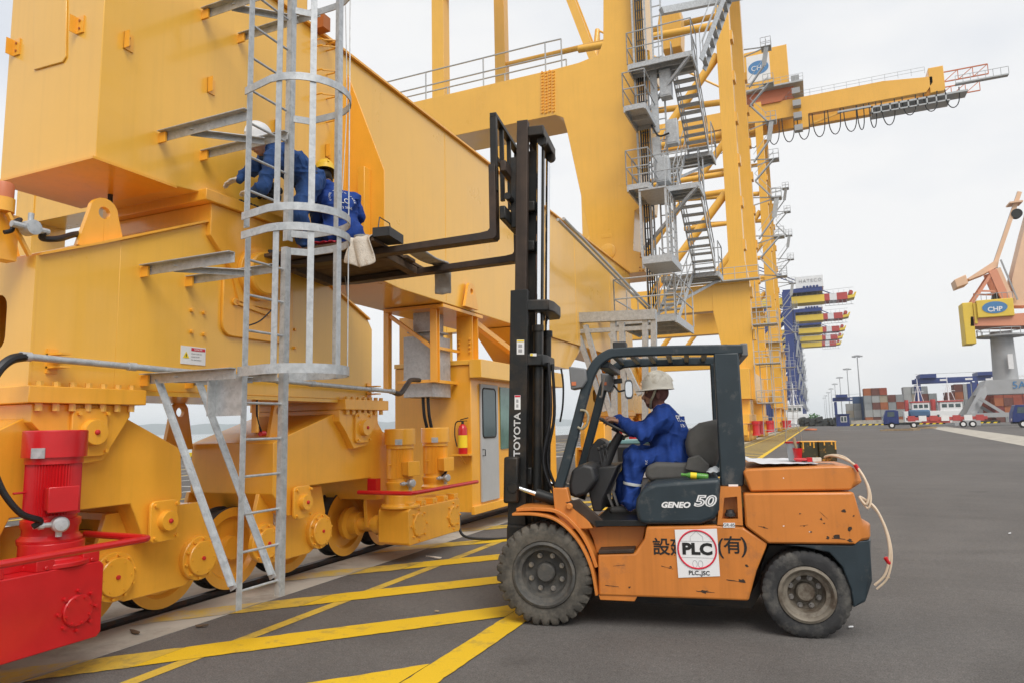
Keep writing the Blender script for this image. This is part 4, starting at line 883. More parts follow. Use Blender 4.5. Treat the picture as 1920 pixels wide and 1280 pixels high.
# tyres: ring sections with cut shoulders
def tyre(u, z, v0, wid, r, rin, m, n_lug, depth, parent, nm='tyre'):
    sec = [(rin, .10), (rin+.02, .03), (rin+.06, .0), (r*.86, .0), (r*.95, .035), (r, .10), (r, .35), (r, .5), (r, .65), (r, .9), (r*.95, .965), (r*.86, 1.), (rin+.06, 1.), (rin+.02, .97), (rin, .9)]
    N = n_lug*4; vs = []; k = len(sec)
    for i in range(N):
        t = 2*math.pi*i/N; cut = (i % 4) == 0
        for j, (rr_, w_) in enumerate(sec):
            q = rr_
            if cut and 4 <= j <= 6: q = rr_-depth
            if (i+2) % 4 == 0 and 8 <= j <= 10: q = rr_-depth
            vs.append(fk(u+q*math.cos(t), v0+w_*wid, z+q*math.sin(t)))
    fs = [(i*k+j, i*k+(j+1) % k, ((i+1) % N)*k+(j+1) % k, ((i+1) % N)*k+j) for i in range(N) for j in range(k)]
    mb = MB(); mb.add(vs, fs); return fpart(mb, nm, m, parent, sharp=28)
def wheel_(u, z, v0, wid, r, rin, mt, mr_, n_lug, depth, hubr, side=-1):
    # side -1: outer face looks at the camera
    base = v0 if side < 0 else v0+wid; ax = FV*side
    o = fk(u, base, z); mb = MB()
    mb.lathe([(0, -.2), (rin+.012, -.2), (rin+.012, .004), (rin-.008, .012), (rin-.022, .0), (rin-.03, -.02), (rin-.06, -.03), (rin-.075, -.13), (hubr+.03, -.15), (hubr, -.15), (hubr*.96, -.085), (hubr*.8, -.07), (0, -.07)], o, ax, 40)
    rim = fpart(mb, 'wheel', mr_, FL)
    tyre(u, z, v0, wid, r, rin, mt, n_lug, depth, rim)
    mb = MB(); ra = (rin-.075+hubr)/2+.012
    for i in range(8):
        t = 2*math.pi*(i+.5)/8; c = o+FD*(ra*math.cos(t))+EZ*(ra*math.sin(t)); mb.cyl(c-ax*.15, c-ax*.125, .022, n=12); mb.cyl(c-ax*.126, c-ax*.10, .014, n=6)
    fpart(mb, 'wheel_nuts', 'steel', rim, kind='stuff')
    return rim
wheel_(-.005, .428, .0, .32, .428, .262, 'tyre', 'rim_front', 30, .032, .085)
wheel_(-.005, .428, 1.12, .32, .428, .262, 'tyre', 'rim_front', 30, .032, .085, 1)
wheel_(-2.115, .333, .03, .22, .335, .205, 'tyre_rear', 'rim_rear', 34, .008, .075)
wheel_(-2.115, .333, 1.2, .22, .335, .205, 'tyre_rear', 'rim_rear', 34, .008, .075, 1)
mb = MB(); mb.cyl(fk(0, .2, .43), fk(0, 1.25, .43), .12, n=16); fpart(mb, 'front_axle', 'mast_dark'); mb = MB(); mb.cyl(fk(-2.115, .2, .34), fk(-2.115, 1.25, .34), .08, n=12); fpart(mb, 'rear_axle', 'mast_dark')
# front fender band
def band(path, thick, v0, v1, name, m, parent=FL, bevel=.004):
    P = [Vector(p) for p in path]; n_ = len(P); inn = []
    for i in range(n_):
        t = (P[min(i+1, n_-1)]-P[max(i-1, 0)]).normalized(); inn.append(P[i]+t.cross(FV).normalized()*thick)
    mb = MB(); mb.loft([[p, q, q+FV*(v1-v0), p+FV*(v1-v0)] for p, q in zip(P, inn)]); return fpart(mb, name, m, parent, bevel=bevel)
fend = spline(fpoly([(960, 966), (1000, 966), (1036, 974), (1066, 996), (1090, 1028), (1107, 1068), (1116, 1116)], -.02), 5)
fe_ = band(fend, .022, -.02, .36, 'front_fender', 'fork_orange'); band(spline(fpoly([(968, 958), (1010, 957), (1046, 963), (1078, 990), (1100, 1024), (1115, 1064)], .03), 5), .03, .03, .40, 'fender_cap', 'fork_orange', fe_)
band(spline(fpoly([(960, 966), (1000, 966), (1036, 974), (1066, 996), (1090, 1028), (1107, 1068), (1116, 1116)], 1.1), 5), .022, 1.1, 1.46, 'front_fender', 'fork_orange')
fprism([(1020, 970), (1062, 960), (1100, 985), (1116, 1030), (1118, 1110), (1090, 1110), (1075, 1040), (1050, 1000)], .34, 1.1, 'front_frame', 'mast_dark', bevel=.01)
# body
body = fprism([(1122, 1116), (1121, 1038), (1190, 1036), (1208, 1010), (1212, 986), (1345, 984), (1393, 987), (1440, 1018), (1419, 1070), (1404, 1126), (1300, 1122)], .02, 1.42, 'body', 'fork_orange', bevel=.018, seg=3)
fprism([(1100, 985), (1211, 985), (1206, 1012), (1189, 1035), (1118, 1036), (1112, 1010)], .20, 1.22, 'step_recess', 'fork_orange', body, .008)
fprism([(1122, 1031), (1189, 1029), (1189, 1035.5), (1122, 1037.5)], .015, .20, 'step_tread', 'mast_rust', body, .004)
fprism([(1122, 1114), (1195, 1117), (1190, 1127), (1125, 1124)], .03, .35, 'lower_step', 'fork_orange', body, .006)
fprism([(1115, 975), (1212, 974), (1212, 985), (1118, 986)], .05, 1.35, 'floor_plate', 'mast_dark', body, .004)
fprism([(1058, 940), (1085, 936), (1142, 985), (1118, 988)], .06, .12, 'floor_edge', 'mast_rust', body, .004)
fprism([(1140, 1112), (1400, 1122), (1430, 1075), (1440, 1090), (1410, 1140), (1140, 1125)], .3, 1.1, 'chassis', 'mast_dark', body, .004)
for v in (.06, 1.25): fprism([(1036, 914), (1063, 914), (1070, 945), (1098, 965), (1112, 990), (1062, 992), (1046, 968), (1040, 962)], v, v+.10, 'pillar_foot', 'fork_orange', body, .008)
mb = MB(); q = fpx(1068, 948, .05); mb.lathe([(.03, 0), (.03, .02), (.02, .03), (0, .03)], q, -FV, 12); fpart(mb, 'pivot_bolt', 'fork_orange', body)
hood = fprism([(1196, 978), (1191, 955), (1193, 935), (1205, 915), (1226, 905), (1290, 900), (1351, 896), (1350, 955), (1341, 972), (1315, 982), (1210, 983)], .0, 1.40, 'engine_hood', 'fork_dark', FL, .035, 4)
text('lettering', 'GENEO', 'white_sticker', hood, fpx(1266, 946, -.004), -FD, EZ, .045, .003, shear=.25, bold=.0028, sx=1.12)
text('lettering', '50', 'white_sticker', hood, fpx(1320, 939, -.004), -FD, EZ, .085, .003, shear=.25, bold=.006, sx=1.4)
text('lettering', '50', 'fork_dark', hood, fpx(1320, 939, -.0055), -FD, EZ, .085, .003, shear=.25, bold=-.003, sx=1.4)
# filler pocket under the rear pillar
po = fpoly([(1351, 912), (1389, 912), (1393, 984), (1345, 983)], .02); pi_ = fpoly([(1358, 932), (1382, 930), (1384, 972), (1354, 972)], .02)
mb = MB(); back = [p+FV*.10 for p in pi_]; mb.add(po+pi_+back+[p+FV*.3 for p in po], [(0, 1, 5, 4), (1, 2, 6, 5), (2, 3, 7, 6), (3, 0, 4, 7), (4, 5, 9, 8), (5, 6, 10, 9), (6, 7, 11, 10), (7, 4, 8, 11), (8, 9, 10, 11), (0, 12, 13, 1), (1, 13, 14, 2), (2, 14, 15, 3), (3, 15, 12, 0)])
pk = fpart(mb, 'filler_pocket', 'fork_orange'); mb = MB(); q = fpx(1369, 964, .07); mb.lathe([(.045, 0), (.045, .02), (.035, .028), (.03, .05), (0, .055)], q-EZ*.01, EZ, 18); fpart(mb, 'filler_cap', 'plastic_dark', pk)
fprism([(1351, 984), (1393, 987), (1393, 1000), (1351, 984.5)], .021, 1.4, 'side_filler', 'fork_orange', body, 0)
# counterweight: rounded tail in plan
def tail(pts, v0, v1, rv, name, m, parent=FL, bevel=.015, cut=.0):
    """profile prism whose rear corners are rounded in plan by shrinking the outer slices"""
    P = fpoly(pts, 0); back = min(((p-FO).dot(FD) for p in P)); rings = []
    for v, k in ((v0, rv), (v0+rv*.12, rv*.55), (v0+rv*.4, rv*.2), (v0+rv, 0), (v1-rv, 0), (v1-rv*.4, rv*.2), (v1-rv*.12, rv*.55), (v1, rv)):
        rg = []
        for p in P:
            u = (p-FO).dot(FD); lim = back+k
            rg.append(fk(max(u, lim) if u < lim else u, v, p.z))
        rings.append(rg)
    mb = MB(); mb.loft(rings); return fpart(mb, name, m, parent, bevel=bevel, sharp=40)
cwt = tail([(1395, 924), (1602, 922), (1612, 955), (1619, 975), (1641, 985), (1642, 1012), (1600, 1020), (1441, 1018), (1398, 986)], .0, 1.42, .16, 'counterweight', 'fork_orange')
tail([(1394, 884), (1402, 879), (1560, 873), (1598, 873), (1614, 881), (1628, 906), (1600, 919), (1408, 922)], .04, 1.38, .15, 'rear_cover', 'fork_orange', cwt)
tail([(1470, 1021), (1600, 1022), (1641, 1014), (1640, 1090), (1626, 1128), (1602, 1140), (1597, 1105), (1580, 1062), (1556, 1036), (1510, 1026)], .02, 1.40, .12, 'lower_tail', 'fork_dark', cwt)
fprism([(1441, 1019), (1590, 1021), (1600, 1060), (1600, 1110), (1420, 1105), (1425, 1060)], .30, 1.12, 'wheel_arch_block', 'mast_dark', cwt, .01)  # dark block stands in for the shaded inside of the wheel arch
random.seed(11)
def blot(v, cx, cy, r_, m, name, parent):
    c = fpx(cx, cy, v); n_ = random.randint(7, 11); pts = []
    for i in range(n_):
        t = 2*math.pi*i/n_; k = r_*(.35+random.random()*.8); pts.append(c+FD*(k*math.cos(t))*(.8+random.random())+EZ*(k*math.sin(t)))
    mb = MB(); mb.prism(pts, FV*-.0012); return fpart(mb, name, m, parent)
for x, y, r_ in ((1583, 957, .014), (1592, 990, .020), (1568, 1004, .03), (1540, 972, .012), (1545, 980, .008), (1520, 996, .009), (1508, 985, .007), (1601, 966, .008), (1552, 1007, .012), (1594, 1012, .014), (1432, 987, .010), (1500, 962, .006)):
    blot(-.0008, x, y, r_, 'mast_rust', 'scuff', cwt)
for x, y in ((1518, 996), (1469, 895), (1469, 985)): blot(-.0008, x, y, .006, 'white_sticker', 'paint_chip', cwt)
for x, y, r_ in ((1400, 1060, .012), (1258, 1062, .009), (1265, 1040, .004), (1390, 1088, .02), (1180, 1100, .01), (1322, 1108, .02)): blot(.0192, x, y, r_, 'mast_rust', 'scuff', body)
def scratch(v, x0, y0, x1, y1, wd, m, parent):
    a, b_ = fpx(x0, y0, v), fpx(x1, y1, v); n_ = 7; up = EZ*wd; pts = [a.lerp(b_, i/n_)+up*(random.random()*.8+.1) for i in range(n_+1)]+[a.lerp(b_, i/n_)-up*(random.random()*.8+.1) for i in range(n_, -1, -1)]
    mb = MB(); mb.prism(pts, FV*-.001); fpart(mb, 'scratch', m, parent)
for x0, y0, x1, y1, wd in ((1362, 1086, 1398, 1091, .006), (1240, 1060, 1262, 1066, .004), (1135, 1096, 1160, 1099, .004), (1305, 1107, 1340, 1110, .007), (1150, 1060, 1172, 1058, .003)): scratch(.0192, x0, y0, x1, y1, wd, 'mast_rust', body)
for x0, y0, x1, y1, wd in ((1422, 985, 1440, 990, .004), (1537, 958, 1552, 972, .003), (1500, 985, 1515, 983, .003), (1590, 980, 1594, 1006, .006), (1560, 1008, 1585, 1010, .005)): scratch(-.0008, x0, y0, x1, y1, wd, 'mast_rust', cwt)
scratch(.0392, 1493, 896, 1494.5, 921, .02, 'white_sticker', cwt) if False else None
# company sticker and lettering on the side
sq = fpoly([(1265, 992), (1344, 990), (1350, 1079), (1272, 1082)], .018); mb = MB(); mb.prism(sq, FV*-.003); stk = fpart(mb, 'company_sticker', 'white_sticker')
sc_ = fpx(1307, 1029, .014); mb = MB(); mb.tube([sc_+FD*(0.152*math.cos(t))+EZ*(.152*math.sin(t)) for t in [2*math.pi*i/40 for i in range(40)]], .0075, 6, True); mb.xf(Matrix.Identity(4)); fpart(mb, 'red_ring', 'ink_red', stk)
text('lettering', 'PLC', 'ink_black', stk, sc_-FV*.001, -FD, EZ, .088, .002, bold=.006, sx=1.15)
text('lettering', 'PLC.,JSC', 'ink_black', stk, fpx(1311, 1073.5, .0135), -FD, EZ, .034, .002, bold=.001)
for dz in (.065, -.065): mb = MB(); a, b_ = sc_+FD*.14+EZ*dz, sc_-FD*.14+EZ*dz; mb.tube([a, b_], .0016, 4); fpart(mb, 'rule', 'ink_grey', stk)
mb = MB(); mb.tube([sc_+FD*.05+EZ*.07, sc_+FD*.05+EZ*.10, sc_+EZ*.145, sc_-FD*.05+EZ*.10, sc_-FD*.05+EZ*.07], .0016, 4); fpart(mb, 'emblem', 'ink_grey', stk)
for s_ in (-1, 1): mb = MB(); mb.tube([sc_+FD*s_*(.022+.018*math.cos(t))+EZ*(-.115+.028*math.sin(t)) for t in [2*math.pi*i/14 for i in range(14)]], .0018, 4, True); fpart(mb, 'emblem', 'ink_grey', stk)
text('lettering', '設', 'ink_black', body, fpx(1240, 1026, .0175), -FD, EZ, .105, .002, bold=.002)
text('lettering', '建', 'ink_black', body, fpx(1273, 1027, .0175), -FD, EZ, .105, .002, bold=.002)
text('lettering', '(', 'ink_black', body, fpx(1350, 1024, .0175), -FD, EZ, .12, .002, bold=.002); text('lettering', '有', 'ink_black', body, fpx(1374, 1023, .0175), -FD, EZ, .105, .002, bold=.002); text('lettering', ')', 'ink_black', body, fpx(1396, 1022, .0175), -FD, EZ, .12, .002, bold=.002)
mb = MB(); mb.prism(fpoly([(1356, 979), (1378, 979), (1378, 988), (1356, 988)], .018), FV*-.003); st2 = fpart(mb, 'rating_sticker', 'white_sticker'); text('lettering', 'GR-85', 'ink_black', st2, fpx(1367, 983.5, .014), -FD, EZ, .025, .001)
mb = MB(); mb.prism(fpoly([(1366, 907), (1384, 907), (1384, 911), (1366, 911)], .09), FV*-.003); fpart(mb, 'small_plate', 'white_sticker')
# overhead guard
def sweep(path, w_, t_, name, m, parent, taper=None):
    P = [Vector(p) for p in path]; n_ = len(P); rings = []
    for i in range(n_):
        t = (P[min(i+1, n_-1)]-P[max(i-1, 0)]).normalized(); nn = t.cross(FV).normalized(); h = t_ if taper is None else taper[0]+(taper[1]-taper[0])*i/(n_-1)
        rings.append([P[i]+nn*h/2-FV*w_/2, P[i]+nn*h/2+FV*w_/2, P[i]-nn*h/2+FV*w_/2, P[i]-nn*h/2-FV*w_/2])
    mb = MB(); mb.loft(rings); return fpart(mb, name, m, parent, bevel=.012, sharp=50)
og = None
GP = [(1048, 914), (1062, 866), (1080, 800), (1097, 735), (1107, 703), (1120, 680), (1138, 666), (1160, 661), (1260, 657), (1392, 655)]
gpts = spline(fpoly(GP, .14), 4); loc_ = [((p-FO).dot(FD), p.z) for p in gpts]
for v in (.14, 1.28):
    o_ = sweep([fk(u, v, z) for u, z in loc_], .075, .085, 'guard_frame', 'fork_dark', FL)
    og = og or o_
R0 = [((p-FO).dot(FD), p.z) for p in fpoly([(1338, 662), (1385, 660), (1398, 868), (1394, 911), (1351, 911)], .12)]
for v in (.10, 1.22):
    mb = MB(); mb.prism([fk(u, v, z) for u, z in R0], FV*.10); fpart(mb, 'rear_pillar', 'fork_dark', og, bevel=.014)
zt = fpx(1260, 657, .14).z; uf = (fpx(1150, 661, .14)-FO).dot(FD); ur = (fpx(1388, 655, .14)-FO).dot(FD)
for k, u in enumerate([uf+.02+(ur-uf-.06)*i/7 for i in range(8)]):
    mb = MB(); mb.obox(fk(u, .71, zt+.01), FD*.022, FV*.535, EZ*.028); fpart(mb, 'guard_bar', 'fork_dark', og, bevel=.006)
mb = MB(); mb.obox(fk(ur-.03, .71, zt-.02), FD*.03, FV*.58, EZ*.055); fpart(mb, 'rear_cross_bar', 'plastic_grey', og, bevel=.01)
mb = MB(); mb.obox(fk(uf+.10, .71, zt-.09), FD*.05, FV*.535, EZ*.03); fpart(mb, 'front_cross_bar', 'fork_dark', og, bevel=.01)
q = fpx(1255, 671, 1.20); mb = MB(); mb.obox(q, FD*.12, FV*.01, EZ*.012); fpart(mb, 'notice_strip', 'camo_strap', og)
q = fpx(1163, 650, .4); mb = MB(); mb.obox(q, FD*.06, FV*.08, EZ*.04); fpart(mb, 'work_lamp', 'plastic_dark', og, bevel=.01)
mb = MB(); mb.tube(spline(fpoly([(1088, 768), (1098, 770), (1103, 780), (1100, 795), (1092, 803), (1083, 800)], .09)), .011, 7); fpart(mb, 'tied_rope', 'camo_strap', og)
# head lamps, mirrors
for i, (v, pts) in enumerate(((.05, [(1066, 686), (1098, 690), (1100, 712), (1092, 726), (1070, 730)]), (1.15, [(1126, 698), (1150, 702), (1150, 724), (1144, 735), (1128, 730)]))):
    l_ = fprism(pts, v, v+.16, 'head_lamp', 'plastic_grey', FL, .012); a, b_ = pts[1], pts[2]
    mb = MB(); mb.bar(fpx(a[0]-3, (a[1]+b_[1])/2+2, v+.08), fpx(a[0]+16, (a[1]+b_[1])/2, v+.1), .05, .05); fpart(mb, 'lamp_arm', 'plastic_dark', l_)
    mb = MB(); q = fpx(pts[4][0]+6, pts[4][1]-12, v-.004); mb.prism([q+FD*.02+EZ*.015, q-FD*.02+EZ*.015, q-FD*.02-EZ*.018, q+FD*.02-EZ*.018], FV*-.004); fpart(mb, 'indicator', 'brick_orange', l_)
q = fpx(1179, 729, .95); mb = MB(); ax = (EYE-q); ax.z = 0; ax.normalize(); sdv = Vector((-ax.y, ax.x, 0)); rg = []
for k, dd in ((.9, -.012), (1, 0), (.93, .012)): rg.append([q+ax*dd+sdv*(.042*k*math.copysign(abs(math.cos(t))**.6, math.cos(t)))+EZ*(.098*k*math.copysign(abs(math.sin(t))**.6, math.sin(t))) for t in [2*math.pi*i/24 for i in range(24)]])
mb.loft(rg); mi = fpart(mb, 'mirror', 'plastic_grey'); mb = MB(); mb.loft([[q+ax*.014+(p-q-ax*.012)*.86 for p in rg[2]], [q+ax*.017+(p-q-ax*.012)*.84 for p in rg[2]]]); fpart(mb, 'mirror_glass', 'mirror', mi)
mb = MB(); mb.tube([q, q+FD*.1-EZ*.02, fpx(1150, 720, 1.2)], .010, 6); fpart(mb, 'mirror_arm', 'plastic_dark', mi)
mb = MB(); mb.tube(spline(fpoly([(1134, 703), (1131, 720), (1128, 742), (1124, 742)], .5)), .009, 7); fpart(mb, 'grab_rod', 'steel', og)
# dash, steering, pedals
fprism([(1066, 905), (1072, 880), (1092, 868), (1112, 873), (1118, 900), (1100, 925), (1078, 934), (1068, 925)], .18, 1.2, 'dash_cowl', 'plastic_dark', FL, .03, 3)
fprism([(1100, 905), (1122, 876), (1158, 872), (1130, 935), (1128, 958), (1112, 958)], .45, 1.2, 'kick_panel', 'plastic_dark', FL, .012)
fprism([(1098, 870), (1105, 838), (1122, 820), (1136, 828), (1140, 870)], .75, 1.1, 'instrument_pod', 'plastic_dark', FL, .02)
mb = MB(); mb.tube([fpx(1132, 875, .72), fpx(1150, 835, .72), fpx(1164, 812, .72)], [.055, .045, .04], 14); sc2 = fpart(mb, 'steering_column', 'plastic_dark')
wc = fpx(1157, 800, .70); wn = (fpx(1166, 782, .7)-fpx(1148, 818, .7)).normalized(); wa = wn.cross(FV).normalized()
mb = MB(); mb.tube([wc+wa*(.18*math.cos(t))+FV*(.18*math.sin(t)) for t in [2*math.pi*i/36 for i in range(36)]], .014, 8, True); sw = fpart(mb, 'steering_wheel', 'plastic_dark')
mb = MB(); [mb.tube([wc-wn*.02, wc+wa*(.18*math.cos(t))+FV*(.18*math.sin(t))], .012, 6) for t in (.6, 2.5, 4.7)]; mb.lathe([(.04, -.03), (.035, .01), (0, .015)], wc-wn*.015, wn, 14); fpart(mb, 'wheel_spokes', 'plastic_dark', sw)
for x0, y0, x1, y1 in ((1140, 925, 1152, 955), (1150, 920, 1160, 950)): mb = MB(); mb.bar(fpx(x0, y0, .75), fpx(x1, y1, .75), .05, .02); fpart(mb, 'pedal', 'steel')
for k in range(3): mb = MB(); a = fpx(1128+k*6, 868-k*3, .35); mb.tube([a, a+EZ*.12+FD*.02], .007, 6); mb.lathe([(.0, -.02), (.018, -.005), (.018, .01), (0, .022)], a+EZ*.13+FD*.02, EZ, 10); fpart(mb, 'lever', 'plastic_dark')
# seat
st_ = fprism([(1208, 893), (1212, 873), (1230, 866), (1310, 868), (1338, 880), (1338, 897), (1220, 901)], .38, .96, 'seat_cushion', 'seat_grey', FL, .035, 4)
sb = [((p-FO).dot(FD), p.z) for p in fpoly([(1300, 872), (1287, 850), (1284, 830), (1290, 808), (1312, 792), (1345, 785), (1362, 790), (1358, 830), (1340, 886)], .4)]
rings = []
for v, k in ((.40, .72), (.42, .88), (.48, 1.), (.68, .93), (.88, 1.), (.94, .88), (.96, .72)):
    cu = sum(u for u, z in sb)/len(sb); cz = sum(z for u, z in sb)/len(sb); rings.append([fk(cu+(u-cu)*k, v, cz+(z-cz)*k) for u, z in sb])
mb = MB(); mb.loft(rings); fpart(mb, 'seat_back', 'seat_grey', st_, bevel=.012, sharp=60, seg=3)
fprism([(1283, 880), (1290, 858), (1310, 852), (1330, 870), (1330, 888)], .33, .41, 'seat_hinge', 'seat_grey', st_, .012)
# mast
def MU(z): return .40-.034*(z-.7)
def mpart(u0, u1, v0, v1, z0, z1, name, m, parent=None, bevel=.004):
    """box in the mast frame: u measured back from the tilting front face"""
    mb = MB(); pts = [fk(MU(z)+u, v, z) for z in (z0, z1) for v in (v0, v1) for u in (u0, u1)]
    mb.add(pts, [(0, 2, 3, 1), (4, 5, 7, 6), (0, 1, 5, 4), (1, 3, 7, 5), (3, 2, 6, 7), (2, 0, 4, 6)]); return fpart(mb, name, m, parent or FL, bevel=bevel)
ZTOP, ZOUT = 4.70, 2.99
mast = mpart(-.17, 0, .34, .365, .36, ZOUT, 'outer_mast', 'mast_dark')
for v0, v1, s_ in ((.365, .44, 1), (1.0, 1.075, -1)):
    for u0, u1 in ((-.03, 0), (-.17, -.14)): mpart(u0, u1, v0+.001, v1, .36, ZOUT-.004, 'mast_flange', 'mast_dark', mast)
mpart(-.17, 0, 1.076, 1.10, .36, ZOUT, 'outer_mast_web', 'mast_dark', mast)
inner = mpart(-.145, -.035, .372, .392, .62, ZTOP, 'inner_mast', 'mast_rust')
for u0, u1 in ((-.06, -.035), (-.145, -.12)): mpart(u0, u1, .393, .46, .62, ZTOP-.004, 'mast_flange', 'mast_rust', inner); mpart(u0, u1, .98, 1.047, .62, ZTOP-.004, 'mast_flange', 'mast_dark', inner)
mpart(-.145, -.035, 1.048, 1.068, .62, ZTOP, 'inner_mast_web', 'mast_dark', inner)
mpart(-.30, -.12, .40, 1.04, ZTOP-.16, ZTOP-.06, 'top_cross_member', 'mast_dark', inner, .01); mpart(-.2, -.05, .47, .97, ZTOP-.9, ZTOP-.8, 'cross_member', 'mast_dark', inner, .01); mpart(-.2, -.05, .47, .97, 3.4, 3.5, 'cross_member', 'mast_dark', inner, .01)
for z, d_ in ((2.84, .36), (2.32, .30)):
    mb = MB(); zz = .055; pts = [fk(MU(z)-.12, .35, 0), fk(MU(z)-d_, .42, 0), fk(MU(z)-d_-.03, .55, 0), fk(MU(z)-d_-.03, .89, 0), fk(MU(z)-d_, 1.02, 0), fk(MU(z)-.12, 1.09, 0), fk(MU(z)-.12, 1.03, 0), fk(MU(z)-d_+.1, .9, 0), fk(MU(z)-d_+.1, .54, 0), fk(MU(z)-.12, .41, 0)]
    mb.prism([p+EZ*(z-zz) for p in pts], EZ*2*zz); fpart(mb, 'tie_bar', 'mast_dark', mast, bevel=.012)
for z in (.62, 1.15): mpart(-.2, -.06, .445, .995, z, z+.16, 'lower_cross_member', 'mast_dark', mast, .01)
for v in (.50, .94):
    mb = MB(); mb.cyl(fk(MU(2.6)-.24, v, 2.62), fk(MU(4.5)-.24, v, ZTOP-.12), .024, n=16); fpart(mb, 'lift_rod', 'chrome', mast)
    mb = MB(); mb.cyl(fk(MU(.5)-.24, v, .5), fk(MU(2.6)-.24, v, 2.62), .045, n=16); mb.cyl(fk(MU(2.6)-.24, v, 2.60), fk(MU(2.6)-.24, v, 2.66), .058, n=16); fpart(mb, 'lift_cylinder', 'mast_dark', mast)
    mb = MB(); mb.cyl(fk(MU(ZTOP)-.26, v-.03, ZTOP-.19), fk(MU(ZTOP)-.26, v+.03, ZTOP-.19), .05, n=14); fpart(mb, 'rod_cap', 'mast_dark', mast)
# lift chains: plates stacked along the run
mb = MB(); vs_ = []; 
for v in (.60, .86):
    for uo in (-.20, -.13):
        z = 1.3
        while z < ZTOP-.15:
            c = fk(MU(z)+uo, v, z); k = int(z/.036) % 2; mb.obox(c, FD*(.012 if k else .009), FV*(.026 if k else .020), EZ*.021); z += .036
fpart(mb, 'lift_chain', 'mast_rust', mast, kind='stuff')
for k, (x0, x1) in enumerate(((1028, 1028), (1036, 1040))):
    mb = MB(); mb.tube(spline([fk(MU(2.3)-.34, .52+.2*k, 2.3), fk(MU(1.9)-.36, .52+.2*k, 1.8), fk(MU(1.4)-.30, .5+.2*k, 1.35), fk(-.05, .5+.2*k, 1.0)], 6), .016, 8); fpart(mb, 'hydraulic_hose', 'cable', mast)
mb = MB(); mb.tube(spline([fpx(1052, 690, .9), fpx(1056, 720, .9), fpx(1055, 760, .9), fpx(1050, 790, .9)], 6), .010, 7); fpart(mb, 'hydraulic_hose', 'cable', mast)
for v in (.28, 1.2):
    mb = MB(); a, b_ = fk(MU(1.15)-.1, v, 1.14), fk(-.22, v, .98); m_ = a.lerp(b_, .36); mb.cyl(a, m_, .022, n=12); tl = fpart(mb, 'tilt_rod', 'chrome', mast); mb = MB(); mb.cyl(m_, b_, .052, n=16); mb.lathe([(.045, -.05), (.06, -.02), (.06, .02), (.045, .05)], a+FD*.03, FV, 14); fpart(mb, 'tilt_cylinder', 'mast_dark', mast)
mpart(-.12, .02, .24, .34, 1.0, 1.42, 'tilt_bracket', 'mast_dark', mast, .02); mpart(-.3, 0, .30, .34, .3, .8, 'mast_foot', 'mast_dark', mast, .03)
mpart(-.27, -.09, .56, .62, .6, 4.45, 'hose_guard', 'mast_dark', mast); mpart(-.2, -.08, .80, .84, .6, 4.45, 'hose_guard', 'mast_dark', mast)
mb = MB(); mb.cyl(fk(MU(.5)-.12, .70, .5), fk(MU(3.0)-.12, .70, 3.1), .06, n=16); fpart(mb, 'free_lift_ram', 'mast_dark', mast)
# decals on the mast
def mdecal(x0, y0, x1, y1, m, par=mast, nm='decal', v=.338): mb = MB(); mb.prism(fpoly([(x0, y0), (x1, y0), (x1, y1), (x0, y1)], v), FV*-.002); return fpart(mb, nm, m, par)
for y0, band_ in ((637, 'sign_yellow'), (740, 'ink_red')):
    dl = mdecal(969 if y0 < 700 else 965, y0, 983 if y0 < 700 else 976, y0+27, 'white_sticker'); x0 = 969 if y0 < 700 else 965; w_ = 14 if y0 < 700 else 11
    mdecal(x0+.5, y0+.5, x0+w_-.5, y0+3.5, band_, dl, 'decal_band', .3355)
    for k in (8, 17): mdecal(x0+3, y0+k, x0+w_-4, y0+k+6, 'ink_grey', dl, 'decal_pictogram', .3355)
dl = mdecal(994, 662, 1006, 667, 'white_sticker', v=.36); mdecal(994.5, 662.5, 999, 666.5, 'sign_yellow', dl, 'decal_band', .3575)
text('lettering', 'TOYOTA', 'white_sticker', mast, fpx(970, 814, .337), (EZ*1-FD*.034), FD, .062, .002, bold=.0015, sx=1.15)
text('lettering', 'TOYOTA', 'mast_dark', mast, fpx(970, 814, .3355), (EZ*1-FD*.034), FD, .062, .002, bold=-.0035, sx=1.15)
# carriage, backrest, forks
CZ = 3.56
def UC(z): return MU(z)
car = MB(); car.obox(fk(UC(3.75)+.05, .76, CZ+.16), FD*.03, FV*.58, EZ*.065); cr_ = fpart(car, 'fork_carriage', 'mast_dark', bevel=.01)
mb = MB(); mb.obox(fk(UC(4.2)+.05, .76, CZ+.62), FD*.03, FV*.58, EZ*.055); fpart(mb, 'carriage_bar', 'mast_rust', cr_, bevel=.01)
for v in (.42, 1.02): mb = MB(); mb.obox(fk(UC(4)-.03, v, CZ+.42), FD*.06, FV*.03, EZ*.36); fpart(mb, 'carriage_plate', 'mast_dark', cr_, bevel=.01)
mb = MB(); mb.cyl(fk(UC(3.9)+.02, .25, CZ+.34), fk(UC(3.9)+.02, 1.2, CZ+.34), .035, n=12); fpart(mb, 'shift_cylinder', 'mast_dark', cr_)
ZB0, ZB1 = CZ+.40, 4.72
for v in (.27, 1.25): mb = MB(); mb.obox(fk(UC(4.5)+.17, v, (ZB0+ZB1)/2), FD*.035, FV*.022, EZ*(ZB1-ZB0)/2); fpart(mb, 'backrest_post', 'mast_dark', cr_, bevel=.006)
mb = MB(); mb.obox(fk(UC(4.5)+.17, .76, ZB1+.02), FD*.034, FV*.511, EZ*.022); fpart(mb, 'backrest_top', 'mast_dark', cr_, bevel=.006)
for v in (.57, .87): mb = MB(); mb.obox(fk(UC(4.5)+.17, v, (ZB0+ZB1)/2), FD*.02, FV*.02, EZ*((ZB1-ZB0)/2-.001)); fpart(mb, 'backrest_rod', 'mast_dark', cr_)
